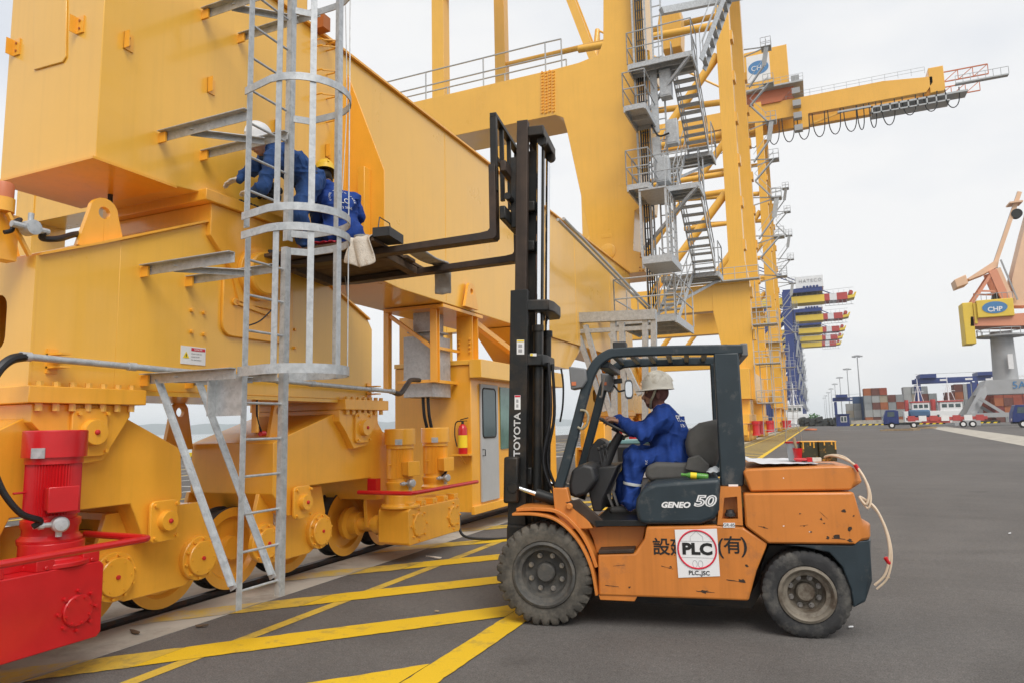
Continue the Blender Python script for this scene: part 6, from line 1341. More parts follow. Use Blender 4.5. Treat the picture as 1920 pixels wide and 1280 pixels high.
# ---- worker bending over the joint
pr = []; X0 = -4.78
def w(x, y, X): return px(x, y, X=X)
hN, hF = w(580, 348, -4.66), w(584, 340, -4.88); ch = w(522, 296, X0); nk = w(503, 276, X0); hd1 = w(489, 268, X0-.02); ps = w(580, 336, X0)
sN, sF = w(513, 297, -4.58), w(508, 287, -4.98); eN, eF = w(493, 352, -4.56), w(474, 318, -4.99); aN, aF = w(474, 362, -4.74), w(447, 336, -5.04)
pr += [(0, hN, hF, .125, .125, .06), (0, ps, ps.lerp(ch, .5)+EZ*.02, .145, .135, .06, EX, 1.15), (0, ps.lerp(ch, .5)+EZ*.02, ch, .135, .135, .06, EX, 1.25), (0, ch, nk, .125, .07, .05, EX, 1.35), (0, sN, sF, .08, .08, .05)]
pr += [(0, sN, eN, .072, .058, .03), (0, eN, aN, .058, .044, .03), (0, sF, eF, .072, .058, .03), (0, eF, aF, .058, .044, .03)]
kN, kF = w(560, 402, -4.62), w(598, 402, -4.90); fN, fF = w(571, 452, -4.64), w(597, 452, -4.9)
pr += [(0, hN, kN, .105, .085, .05), (0, kN, fN, .085, .075, .03), (0, hF, kF, .105, .085, .05), (0, kF, fF, .085, .075, .03)]
for an in (fN, fF): pr += [(3, Vector((an.x, an.y+.03, 3.655)), Vector((an.x+.02, an.y-.15, 3.645)), .042, .036, .02), (3, an, Vector((an.x, an.y, 3.66)), .05, .045, .02)]
fw = Vector((-.25, -.75, -.6)); up1 = Vector((-.1, -.62, .78))
pr += [(1, nk+Vector((0, .03, -.01)), hd1, .058, .056, .03)]; head(pr, hd1, fw, up1, (1, 1, 4), 1.0)
hand(pr, 2, aN, (w(452, 360, -4.9)-aN), EZ, EX, 1.05, .5); hand(pr, 2, aF, (w(430, 342, -5.12)-aF), EZ, EX, 1.05, .5)
w1_ = person('person', 'worker in blue overalls and white hard hat bending towards the crane joint', (X0, ps.y, 3.62), pr, ['blue_cloth_b', 'skin', 'glove', 'shoe', 'ink_black'], .0085, .012, 5)
helmet(w1_, hd1+up1.normalized()*.03, fw+up1*.35, up1-fw*.3, 'white_paint', 1.02)
mb = MB(); mb.tube([hN.lerp(hF, .5)+Vector((math.cos(t)*.16, math.sin(t)*.03-.10, math.sin(t)*.15+.05)) for t in [2*math.pi*i/20 for i in range(20)]], .012, 6, True); mb.build('belt', 'ink_black', w1_)
# ---- worker squatting with his back to the camera
pr = []; fw2 = Vector((-.66, .75, 0)).normalized(); sd2 = Vector((.75, .66, 0)).normalized()
pe = w(642, 440, -4.58); c2_ = w(633, 388, -4.64); n2 = w(617, 352, -4.72); h2 = w(608, 336, -4.78)
s1, s2 = w(607, 372, -4.70), w(662, 376, -4.60); e1, e2 = s1+fw2*.2-EZ*.18-sd2*.06, w(674, 405, -4.55); a1, a2 = e1+fw2*.2+EZ*.03, e2+fw2*.22-EZ*.06-sd2*.08
pr += [(0, pe-sd2*.09, pe+sd2*.09, .145, .145, .06), (0, pe, c2_, .14, .145, .06, sd2, 1.25), (0, c2_, n2, .135, .07, .06, sd2, 1.4), (0, s1, s2, .085, .085, .06)]
pr += [(0, s1, e1, .072, .06, .03), (0, e1, a1, .06, .045, .03), (0, s2, e2, .074, .062, .03), (0, e2, a2, .06, .045, .03)]
for k in (-1, 1):
    kn = pe+fw2*.40+EZ*.12+sd2*k*.17; an = pe+fw2*.18-EZ*(pe.z-3.67)+sd2*k*.14
    pr += [(0, pe+sd2*k*.09, kn, .11, .09, .05), (0, kn, an, .085, .07, .03), (3, an-EZ*.0, an+fw2*.16-EZ*.02, .045, .036, .02)]
pr += [(1, n2-EZ*.02, h2-EZ*.04, .06, .058, .03)]; head(pr, h2, fw2-sd2*.3-EZ*.35, EZ, (2, 1, 4), 1.0); hand(pr, 1, a1, fw2, EZ, sd2, 1., .6); hand(pr, 1, a2, fw2, EZ, -sd2, 1., .6)
w2_ = person('person', 'worker in blue overalls and yellow hard hat squatting with his back to the camera', (pe.x, pe.y, 3.62), pr, ['blue_cloth', 'skin', 'hair', 'shoe', 'ink_black'], .0085, .011, 8)
helmet(w2_, h2+EZ*.055, fw2-sd2*.3-EZ*.25, EZ+fw2*.25, 'helmet_yellow', 1.0)
bn = -fw2; bu2 = (n2-pe).normalized(); bu2 = (bu2-bn*bu2.dot(bn)).normalized()
bo = w(640, 388, -4.64)
# print laid on the back: letters are dropped onto the cloth along the view of the back
def print_on(root, body, s, c, ux, uy, size, m, name='back_print'):
    t = text(name, s, m, root, c, ux, uy, size, .0)
    off = Vector(root['_o']); deps = bpy.context.evaluated_depsgraph_get(); n = Vector(ux).cross(Vector(uy)).normalized()
    me = t.data; b_ = body.data; from mathutils.bvhtree import BVHTree
    bv = BVHTree.FromPolygons([v_.co for v_ in b_.vertices], [tuple(p.vertices) for p in b_.polygons])
    bm = bmesh.new(); bm.from_mesh(me); bmesh.ops.triangulate(bm, faces=bm.faces); bmesh.ops.subdivide_edges(bm, edges=[e for e in bm.edges if e.calc_length() > .012], cuts=2, use_grid_fill=False)
    for v_ in bm.verts:
        hit = bv.ray_cast(v_.co+n*.4, -n)
        if hit[0] is not None: v_.co = hit[0]+n*.006
    bm.to_mesh(me); bm.free(); return t
bod2 = [c for c in w2_.children if c.name.startswith('body')][0]
print_on(w2_, bod2, 'PLC', bo+EZ*.0, sd2, bu2, .06, 'white_sticker')
print_on(w2_, bod2, '0313 3666', bo-bu2*.075, sd2, bu2, .028, 'white_sticker')
for i, ch_ in enumerate('CONG TY CO PHAN'):
    a = math.pi*(1.05-1.1*i/14); print_on(w2_, bod2, ch_, bo+sd2*(.13*math.cos(a))+bu2*(.02+.11*math.sin(a)), sd2*math.sin(a)-bu2*math.cos(a), bu2*math.sin(a)+sd2*math.cos(a), .022, 'white_sticker') if ch_ != ' ' else None
bod = [c for c in drv.children if c.name.startswith('body')][0]
du = (fp(1262, 765, .6)-fp(1284, 812, .6)).normalized(); dn = (-FD*.9-FV*.35).normalized(); dx = du.cross(dn)
print_on(drv, bod, 'PLC', fp(1286, 790, .62), FV, du, .06, 'white_sticker') if False else None
nb = (-FD-FV*.9).normalized(); xb = (EZ.cross(nb)).normalized()
print_on(drv, bod, 'PLC', fp(1283, 784, .60), xb, nb.cross(xb), .06, 'white_sticker'); print_on(drv, bod, '0313', fp(1290, 797, .60), xb, nb.cross(xb), .03, 'white_sticker')
print_on(drv, bod, 'PLC', fp(1212, 866, .45), EZ, FD, .018, 'white_sticker', 'leg_print')
# ================================================================== what lies on the forks
DZ = .035
def dz(u): return FZ(u)+.05
pls = thing('work_platform', 'dark timber platform laid across the raised forks under the workers', 'platform', tuple(fk(2.2, .75, dz(2.2))))
random.seed(5)
for i in range(6):
    v0 = .0+i*.25; u0, u1 = 1.56+random.random()*.05, 2.86+random.random()*.06; mb = MB()
    mb.prism([fk(u0, v0, dz(u0)), fk(u1, v0, dz(u1)), fk(u1, v0, dz(u1)+DZ), fk(u0, v0, dz(u0)+DZ)], FV*.242); mb.build('plank', 'wood_plank', pls, bevel=.004)
for u in (1.66, 2.7): mb = MB(); mb.obox(fk(u, .76, dz(u)-.045), FD*.05, FV*.40, EZ*.040); mb.build('bearer', 'wood_plank', pls, bevel=.004)
def ztop(u): return dz(u)+DZ
def cloth(name, label, cat, rows, m, th=.010):
    """rows of points -> thick sheet"""
    nr, nc = len(rows), len(rows[0]); mb = MB(); vs = [p for r in rows for p in r]; fs = [(i*nc+j, i*nc+j+1, (i+1)*nc+j+1, (i+1)*nc+j) for i in range(nr-1) for j in range(nc-1)]
    mb.add(vs, fs); o = mb.build(name, m, sharp=180); s_ = o.modifiers.new('solid', 'SOLIDIFY'); s_.thickness = th; s_.offset = 0; s2_ = o.modifiers.new('sub', 'SUBSURF'); s2_.levels = 1; s2_.render_levels = 1
    return tag(o, label, cat)
rows = []
for i in range(15):
    t = i/14; r_ = []
    for j in range(11):
        s_ = j/10; u = 1.60+.24*s_+.02*math.sin(t*5+s_*9)*(t > .3)
        if t < .3: v = .22-.24*(t/.3); z = ztop(u)+.014+.02*math.sin(s_*9+t*7)**2
        else: k = (t-.3)/.7; v = -.035-.02*math.sin(s_*12+1+k*3)-.01*k; z = ztop(u)+.01-k*(.27+.04*math.sin(s_*4))
        r_.append(fk(u+(.06 if t > .3 else 0)*(s_-.5)*k if t > .3 else u, v, z))
    rows.append(r_)
cloth('towel', 'dirty off-white towel hanging over the near edge of the raised platform', 'towel', rows, 'towel', .014)
rows = []
for i in range(18):
    t = i/17; r_ = []
    for j in range(9):
        s_ = j/8; u = 1.28+.20*s_+.06*(1-min(t/.55, 1))
        if t < .55: k = t/.55; v = .72+.60*k; z = FZ(1.3)+.085-.02*math.sin(k*math.pi)+.004*math.sin(s_*20+k*9)
        elif t < .65: k = (t-.55)/.1; v = 1.32+.05*math.sin(k*1.57); z = FZ(1.3)+.085-.05*(1-math.cos(k*1.57))
        else: k = (t-.65)/.35; v = 1.37+.006*math.sin(s_*11+k*7); z = FZ(1.3)+.035-.30*k+.006*math.sin(s_*9)
        r_.append(fk(u, v, z))
    rows.append(r_)
cloth('grey_mat', 'grey textured mat draped over the far fork arm, its end hanging down', 'mat', rows, 'towel_grey', .03)
c = fpx(728, 449, .16); c.z = ztop(1.65)+.002; tb = thing('tool_tray', 'black open tool tray with wire handle on the raised platform', 'tool tray', tuple(c))
mb = MB(); A_, B_ = FD*.10+FV*.04, FV*.16-FD*.05; A_ = FD*.085; B_ = FV*.17
for s_ in (-1, 1): mb.obox(c+A_*s_+EZ*.045, FD*.004, B_*1., EZ*.045); mb.obox(c+B_*s_+EZ*.0449, A_*.95, FV*.004, EZ*.0448)
mb.obox(c+EZ*.004, A_*.95, B_*.97, EZ*.003); mb.build('tray', 'plastic_dark', tb)
mb = MB(); mb.tube([c-B_+EZ*.07+FD*.03, c-B_*.8+EZ*.20+FD*.03, c+B_*.3+EZ*.19+FD*.01, c+B_*.5+EZ*.08], .006, 6); mb.build('wire_handle', 'plastic_dark', tb)
for k in range(4): mb = MB(); a = c+FV*(-.1+.07*k)+EZ*.02; mb.cyl(a-FD*.05, a+FD*.06+EZ*.07, .010, n=8); mb.build('tool', ('steel', 'paint_drip', 'red_paint', 'steel')[k], tb)
c = fpx(681, 444, .12); c.z = ztop(1.9)+.001; bw = thing('bowl', 'small clear bowl with yellow paint beside the tool tray', 'bowl', tuple(c))
mb = MB(); mb.lathe([(0, .003), (.055, .003), (.085, .06), (.092, .062), (.092, .066), (.084, .066), (.052, .008), (0, .008)], c, EZ, 24); mb.build('bowl_shell', 'clear_plastic', bw); mb = MB(); mb.lathe([(0, .042), (.073, .042)], c, EZ, 24); mb.build('paint', 'paint_drip', bw)
rows = []
for i in range(9): rows.append([fk(2.02+.03*i+.01*math.sin(j*2.), .02+.035*j+.01*math.sin(i*1.7), ztop(2.2)+.014+.045*abs(math.sin(i*1.1+j*.9))) for j in range(7)])
cloth('red_cloth', 'crumpled red cloth lying on the raised platform between the workers', 'cloth', rows, 'ink_red', .008)
# brush can on the platform end
c = fpx(508, 473, .25); mb = MB(); mb.lathe([(0, 0), (.038, 0), (.038, .10), (.034, .10), (.034, .02), (0, .02)], (c.x, c.y, ztop(2.8)+.001), EZ, 18); tag(mb.build('small_can', 'plastic_dark'), 'small dark can at the wall end of the raised platform', 'can')
# ================================================================== things on the forklift's tail
TZ = fpx(1520, 873, .04).z
rows = []
for i in range(14): rows.append([fk(-1.74-.55*i/13, .12+.9*j/9, TZ+.012+.010*math.sin(i*1.9+j*.7)**2*(1 if 0 < i < 13 else .3)+(.02*(i < 2))) for j in range(10)])
cloth('plastic_sheet', 'crumpled white plastic sheet spread on top of the forklift tail', 'plastic sheet', rows, 'paper_sheet', .004)
def ground_z(p, z): return Vector((p.x, p.y, z))
TB = TZ+.024
b0 = ground_z(fpx(1491, 868, .42), TB); bk_ = thing('paint_pail', 'clear plastic pail with red rim on the forklift tail', 'pail', tuple(b0))
mb = MB(); mb.lathe([(0, 0), (.050, 0), (.068, .155), (.064, .155), (.046, .01), (0, .01)], b0, EZ, 24); mb.build('pail_shell', 'clear_plastic', bk_); mb = MB(); mb.lathe([(.066, .148), (.075, .15), (.075, .162), (.064, .164)], b0, EZ, 24); mb.build('rim', 'red_paint', bk_)
mb = MB(); mb.tube([b0+Vector((.07*math.cos(t)*_r0.x, .07*math.cos(t)*_r0.y, .16+.16*math.sin(t))) for t in [math.pi*i/14 for i in range(15)]], .003, 5); mb.build('wire_handle', 'steel', bk_)
r0 = ground_z(fpx(1498, 866, .32), TB); rc = thing('red_cup', 'red plastic cup with a brush standing in it, between pail and paint can', 'cup', tuple(r0)); mb = MB(); mb.lathe([(0, 0), (.030, 0), (.045, .11), (.042, .11), (.028, .008), (0, .008)], r0, EZ, 20); mb.build('cup', 'red_paint', rc)
mb = MB(); mb.tube([r0+EZ*.02, r0+EZ*.20-_r0*.03], [.010, .013], 8); mb.build('brush_handle', 'wood_pale', rc)
for k, (x, v, lab) in enumerate(((1518, .36, 'square dark paint can with yellow drips beside the red cup'), (1551, .34, 'square dark paint can with yellow drips nearest the coiled hose'))):
    p0 = ground_z(fpx(x, 866, v), TB); cn = thing('paint_can', lab, 'paint can', tuple(p0), 'square paint cans on the forklift tail'); mb = MB(); mb.obox(p0+EZ*.08, FD*.068, FV*.07, EZ*.08); mb.build('can_body', 'paint_bucket', cn, bevel=.008)
    mb = MB(); mb.obox(p0+EZ*.163, FD*.070, FV*.072, EZ*.004); mb.build('can_rim', 'paint_drip', cn, bevel=.003)
    for j in (1, 2, 4) if k == 0 else (0, 1, 3):
        h_ = .02+random.random()**2*.12; mb = MB(); q = p0+FD*(-.06+.028*j)-FV*.0715+EZ*.158; mb.tube([q, q-EZ*h_*.6, q-EZ*h_], [.006, .005, .0065], 6); mb.build('drip', 'paint_drip', cn)
if True:
    q = ground_z(fpx(1523, 868, .20), TB+.02); br = thing('paint_brush', 'flat paint brush with red ferrule lying before the paint cans', 'brush', tuple(q)); mb = MB(); mb.obox(q-FD*.035, FD*.035, FV*.02, EZ*.016); mb.build('bristles', 'glove', br, bevel=.004); mb = MB(); mb.obox(q+FD*.02, FD*.02, FV*.021, EZ*.018); mb.build('ferrule', 'red_paint', br, bevel=.003)
    mb = MB(); mb.tube([q+FD*.04, q+FD*.14+EZ*.005], [.014, .009], 8); mb.build('handle', 'red_paint', br)
hp = [ground_z(fpx(1540, 868, .30), TB+.02), ground_z(fpx(1556, 862, .24), TB+.05), fpx(1580, 858, .15), fpx(1604, 872, .06), fpx(1622, 898, .0), fpx(1629, 925, -.02), fpx(1624, 945, -.02), fpx(1612, 930, .02), fpx(1640, 950, -.03), fpx(1660, 990, -.05), fpx(1668, 1035, -.06), fpx(1660, 1075, -.05), fpx(1640, 1096, -.02)]
hz = thing('hose_coil', 'beige rubber hose looping off the back of the forklift', 'hose', tuple(hp[0])); mb = MB(); mb.tube(spline(hp, 8), .0095, 10); mb.build('hose', 'hose', hz)
hp2 = [p+Vector((.012, 0, -.028)) if i > 2 else p+Vector((.02, 0, .005)) for i, p in enumerate(hp)]; mb = MB(); mb.tube(spline(hp2, 8), .008, 10); mb.build('hose', 'hose', hz)
for x, y, v in ((1607, 876, .05), (1664, 1050, -.055)): mb = MB(); q = fpx(x, y, v); mb.lathe([(.010, -.03), (.016, -.025), (.016, .025), (.010, .03)], q, fpx(x+8, y+12, v)-q, 12); mb.build('red_tape', 'red_paint', hz)
# bottle and bag behind the seat
q0, q1 = fpx(1281, 889, .12), fpx(1328, 893, .12); ax = (q1-q0).normalized(); ln_ = (q1-q0).length
bt = thing('drink_bottle', 'green drink bottle with yellow label lying on the engine hood', 'bottle', tuple(q0)); mb = MB(); mb.lathe([(0, 0), (.012, 0), (.012, .02), (.022, .045), (.026, .06), (.026, ln_-.012), (.02, ln_), (0, ln_)], q0, ax, 16); mb.build('bottle', 'bottle_green', bt)
mb = MB(); mb.lathe([(.0265, .06), (.0268, .11)], q0, ax, 16); mb.build('bottle_label', 'sign_yellow', bt); mb = MB(); mb.cyl(q0-ax*.018, q0+ax*.004, .014, n=12); mb.build('bottle_cap', 'bottle_green', bt)
q = fpx(1340, 884, .2); rows = [[q+FD*(.07-.016*i)+FV*(-.05+.02*j)+EZ*(.05*math.sin(math.pi*i/9)*math.sin(math.pi*j/6)+.012*math.sin(i*2.1+j*1.3)) for j in range(7)] for i in range(10)]; cloth('plastic_bag', 'crumpled clear plastic bag behind the forklift seat', 'bag', rows, 'clear_plastic', .004)
# welding machine standing behind the forklift
g0 = fpx(1186, 950, 2.3); GX0, GX1 = (fpx(1146, 900, 2.3)-FO).dot(FD), (fpx(1226, 900, 2.3)-FO).dot(FD); gt = fpx(1186, 826, 2.3).z; gs = thing('welding_machine', 'teal and grey welding machine standing behind the forklift driver', 'machine', tuple(fk((GX0+GX1)/2, 2.5, 0)))
uc, hw = (GX0+GX1)/2, abs(GX1-GX0)/2
mb = MB(); mb.obox(fk(uc, 2.6, gt*.5+.05), FD*hw, FV*.3, EZ*(gt*.5-.07)); mb.build('case', 'plastic_grey', gs, bevel=.02)
mb = MB(); mb.obox(fk(uc, 2.6, gt-.01), FD*(hw+.01), FV*.31, EZ*.022); gm = mb.build('top_frame', mat('teal_paint', (.22, .42, .43), .45), gs, bevel=.01)
mb = MB(); mb.obox(fk(uc-.03, 2.295, gt-.17), FD*hw*.75, FV*.006, EZ*.10); mb.build('front_panel', 'plastic_dark', gs); mb = MB(); mb.obox(fk(uc, 2.293, gt-.36), FD*hw*.98, FV*.006, EZ*.06); mb.build('white_stripe', 'white_sticker', gs)
mb = MB(); mb.obox(fk(uc+hw*.55, 2.285, gt-.35), FD*.05, FV*.004, EZ*.05); mb.build('yellow_label', 'sign_yellow', gs)
for s_ in (-1, 1):
    for vv in (2.4, 2.8): mb = MB(); mb.cyl(fk(uc+s_*hw*.8, vv-.03, .06), fk(uc+s_*hw*.8, vv+.03, .06), .06, n=16); mb.build('castor', 'rubber', gs)
mb = MB(); mb.tube(spline([fk(uc+.1, 2.4, gt), fk(uc+.05, 2.3, gt+.06), fk(uc-.1, 2.28, gt+.05), fk(uc-.25, 2.3, gt-.05), fk(uc-.27, 2.3, gt-.3)]), .016, 8); mb.build('welding_cable', 'cable', gs)
# ================================================================== the yard
def bx2(root, name, m, a, b_, bevel=0): mb = MB(); mb.box(a, b_); return mb.build(name, m, root, bevel=bevel)
# containers: one mesh, corrugated sides and barred doors
mb = MB(); cw, ch2, cl_ = 2.44, 2.59, 6.06
mb.box((.06, .05, .06), (cw-.06, cl_, ch2-.06))
for x in (0, cw-.12): mb.box((x, 0, 0), (x+.12, .12, ch2)); mb.box((x, cl_-.12, 0), (x+.12, cl_, ch2))
for z in (0, ch2-.12): mb.box((.12, 0, z), (cw-.12, .10, z+.12)); mb.box((0, .12, z), (.1, cl_-.12, z+.12)); mb.box((cw-.1, .12, z), (cw, cl_-.12, z+.12))
for x in (.45, .95, 1.48, 1.98): mb.box((x, 0, .12), (x+.06, .05, ch2-.12))
for i in range(14): mb.box((.02, .3+i*.4, .12), (.06, .5+i*.4, ch2-.12))
cme = mb.mesh('container'); 
CC = {'orange': (.40, .13, .05), 'grey': (.30, .32, .325), 'red': (.24, .05, .045), 'brown': (.17, .065, .05), 'pale grey': (.40, .41, .40), 'beige': (.40, .35, .26), 'rust red': (.33, .075, .04), 'blue': (.06, .12, .25)}
for k, c in CC.items(): mat('box_'+k, c, .55, var=.08, vscale=.5, streak=.2)
def container(x, y, z, colr, label):
    o = finish(cme, 'shipping_container', None); 
    if not cme.materials: cme.materials.append(MATS['box_grey'])
    o.material_slots[0].link = 'OBJECT'; o.material_slots[0].material = MATS['box_'+colr]; o.location = (x, y, z); tag(o, label, 'container', 'stacked shipping containers')
cme.materials.append(MATS['box_grey'])
TIER = ('bottom', 'second', 'third', 'fourth', 'top'); ORDN = ('first', 'second', 'third', 'fourth', 'fifth', 'sixth', 'seventh', 'eighth', 'ninth', 'tenth')
random.seed(21)
def stack(Yb, px0, cols, hts, nm, pal):
    x = px(px0, 780, Y=Yb).x
    for c in range(cols):
        for t in range(hts[c]):
            cl2 = pal[(c*7+t*3+c*t) % len(pal)]; container(x+c*2.56, Yb+random.random()*.3, -.3+t*2.6, cl2, '%s container in %s tier of the %s column, %s' % (cl2, TIER[t], ORDN[c], nm))
stack(292, 1588, 4, (3, 4, 4, 5), 'far left yard stack', ('grey', 'pale grey', 'grey', 'beige', 'blue'))
stack(284, 1623, 9, (5, 5, 5, 4, 4, 5, 5, 5, 4), 'middle yard stack', ('orange', 'grey', 'rust red', 'pale grey', 'orange', 'beige', 'grey', 'brown'))
stack(276, 1778, 7, (4, 5, 5, 4, 5, 5, 5), 'right yard stack', ('rust red', 'pale grey', 'brown', 'grey', 'red', 'orange', 'pale grey'))
stack(270, 1868, 6, (4, 4, 5, 4, 4, 4), 'yard stack behind the grey crane', ('brown', 'orange', 'grey', 'red', 'rust red'))
# yard gantries
def yard_gantry(Yb, x0, x1, zt, label, m='blue_crane'):
    root = thing('yard_gantry', label, 'gantry', ((x0+x1)/2, Yb, -.3), 'blue yard gantries over the containers')
    for x in (x0, x1):
        for y in (Yb, Yb+8): bx2(root, 'leg', m, (x-.5, y, -.3), (x+.5, y+.9, zt))
        bx2(root, 'ground_beam', m, (x-.6, Yb-1, .8), (x+.6, Yb+10, 1.9))
    for y in (Yb, Yb+8):
        g_ = bx2(root, 'girder', m, (x0-1, y, zt+.4), (x1+1, y+1.0, zt+1.9))
        for k in range(3): bx2(g_, 'white_plate', 'white_sticker', (x0+6+k*7, y-.05, zt+.8), (x0+8+k*7, y-.001, zt+1.4))
    bx2(root, 'trolley', m, (x0+.4, Yb-1, zt+1.9), (x0+5, Yb+9, zt+3.2)); mb = MB(); mb.tube([(x0-1, Yb, zt+3.2), (x1+1, Yb, zt+3.2)], .06, 5); mb.build('railing', 'grey_far', root)
a, b_ = px(1722, 708, Y=262), px(1824, 700, Y=262); yard_gantry(262, a.x, b_.x, a.z-2, 'blue yard gantry spanning between the container stacks, nearer one'); bx2
a, b_ = px(1566, 745, Y=345), px(1640, 742, Y=345); yard_gantry(345, a.x, b_.x, a.z-1.8, 'blue yard gantry far behind the left container stacks')
a, b_ = px(1830, 703, Y=300), px(1890, 700, Y=300); yard_gantry(300, a.x, b_.x, a.z-2, 'blue yard gantry partly hidden by the grey slewing crane')
# light masts
for i, (x, y) in enumerate(((1607, 667), (1588, 691), (1574, 707), (1565, 719), (1558, 728), (1553, 735), (1548, 741), (1545, 745))):
    Yb = (33.3*1300/(787-y))/.93; q = px(x, y, Y=Yb); lp = thing('light_mast', '%s of the tall floodlight masts receding behind the quay' % ('nearest and tallest', 'second nearest', 'third nearest', 'fourth nearest', 'fifth nearest', 'sixth nearest', 'second farthest', 'farthest')[i], 'light mast', (q.x, Yb, -.3), 'floodlight masts')
    mb = MB(); mb.cyl((q.x, Yb, -.3), (q.x, Yb, q.z), .45, .2, n=10); mb.build('mast', 'grey_far', lp); mb = MB(); mb.cyl((q.x, Yb, q.z), (q.x, Yb, q.z+.35), 1.5, n=12); mb.build('lamp_ring', 'grey_far', lp)
    for k in range(6): t = k*math.pi/3; mb = MB(); mb.obox((q.x+2*math.cos(t), Yb+2*math.sin(t), q.z-.2), EX*.45, EY*.45, EZ*.35); mb.build('floodlight', 'grey_far', lp)
# booth
a, b_ = px(1569, 798, Y=190), px(1592, 776, Y=190); bo_ = thing('guard_booth', 'small blue booth with white framed window at the basin kerb', 'booth', ((a.x+b_.x)/2, 191, 0)); hh = b_.z
bx2(bo_, 'wall', 'truck_blue', (a.x, 190, 0), (b_.x, 193, hh)); bx2(bo_, 'roof', 'blue_crane', (a.x-.25, 189.7, hh), (b_.x+.25, 193.3, hh+.18)); wm = (a.x+b_.x)/2+.2; w_ = bx2(bo_, 'window', 'white_sticker', (wm-.7, 189.93, hh*.35), (wm+.7, 189.99, hh*.85))
for s_ in (-1, 1): bx2(w_, 'pane', 'glass_dark', (wm+s_*.34-.26, 189.9, hh*.40), (wm+s_*.34+.26, 189.925, hh*.80))
# terminal tractors and trailer
def tractor(x, y, z0, label, sc=1.0):
    r_ = thing('terminal_tractor', label, 'truck', (x, y, z0), 'blue terminal tractors in the yard'); X = lambda a: x+a*sc
    mb = MB(); mb.prism([(X(0), y, z0+.75*sc), (X(2.3), y, z0+.75*sc), (X(2.3), y, z0+2.9*sc), (X(1.9), y, z0+3.05*sc), (X(.5), y, z0+3.05*sc), (X(.12), y, z0+2.0*sc)], (0, 1.9*sc, 0)); cb = mb.build('cab', 'truck_blue', r_, bevel=.06)
    mb = MB(); mb.prism([(X(.6), y-.02, z0+1.95*sc), (X(1.7), y-.02, z0+1.95*sc), (X(1.7), y-.02, z0+2.75*sc), (X(.72), y-.02, z0+2.75*sc)], (0, .015, 0)); mb.build('side_window', 'glass_dark', cb); bx2(cb, 'door_panel', 'truck_blue', (X(.5), y-.02, z0+.8*sc), (X(1.8), y-.005, z0+1.85*sc))
    bx2(r_, 'chassis', 'dark_far', (X(.1), y+.3, z0+.55*sc), (X(5.2), y+1.6, z0+.95*sc)); bx2(r_, 'headlight', 'white_sticker', (X(-.04), y+.15, z0+1.0*sc), (X(0), y+.5, z0+1.25*sc))
    for a in (1.2, 4.4):
        mb = MB(); mb.cyl((X(a), y-.02, z0+.5*sc), (X(a), y+.35, z0+.5*sc), .52*sc, n=22); wh = mb.build('wheel', 'rubber', r_); mb = MB(); mb.cyl((X(a), y-.04, z0+.5*sc), (X(a), y, z0+.5*sc), .28*sc, n=16); mb.build('rim', 'white_sticker', wh)
    return r_
YT2 = 132; q = px(1657, 796, Y=YT2); tractor(q.x, YT2, 0, 'dark blue terminal tractor hitched to the red trailer'); xt = q.x
tr = thing('flatbed_trailer', 'red and white flatbed trailer behind the blue terminal tractor', 'trailer', (xt+10, YT2, 0)); L0, L1 = xt+3.6, px(1852, 780, Y=YT2).x
bx2(tr, 'deck', 'red_far', (L0, YT2+.1, 1.25), (L1, YT2+2.4, 1.75), .03)
for k in range(7): a = L0+(L1-L0)*k/7; bx2(tr, 'corner_post', ('red_far', 'white_sticker')[k % 2], (a, YT2+.02, 1.1), (a+1.1, YT2+.11, 2.0)); 
bx2(tr, 'side_beam', 'red_far', (L0+2, YT2+.2, .8), (L1-3.4, YT2+.5, 1.24)); bx2(tr, 'plate', 'white_sticker', (L0+6, YT2+.18, .82), (L0+7.4, YT2+.199, 1.2))
for a in (L1-3.4, L1-2.1):
    mb = MB(); mb.cyl((a, YT2, .52), (a, YT2+.4, .52), .52, n=22); wh = mb.build('wheel', 'rubber', tr); mb = MB(); mb.cyl((a, YT2-.02, .52), (a, YT2+.02, .52), .3, n=16); mb.build('rim', 'white_sticker', wh)
bx2(tr, 'tarp_bundle', 'tarp_blue', (L0+.3, YT2+.5, 1.76), (L0+3.4, YT2+2, 3.0), .3)
q = px(1898, 786, Y=118); tractor(q.x, 118, 0, 'dark blue terminal tractor at the right edge of the picture', 1.05)
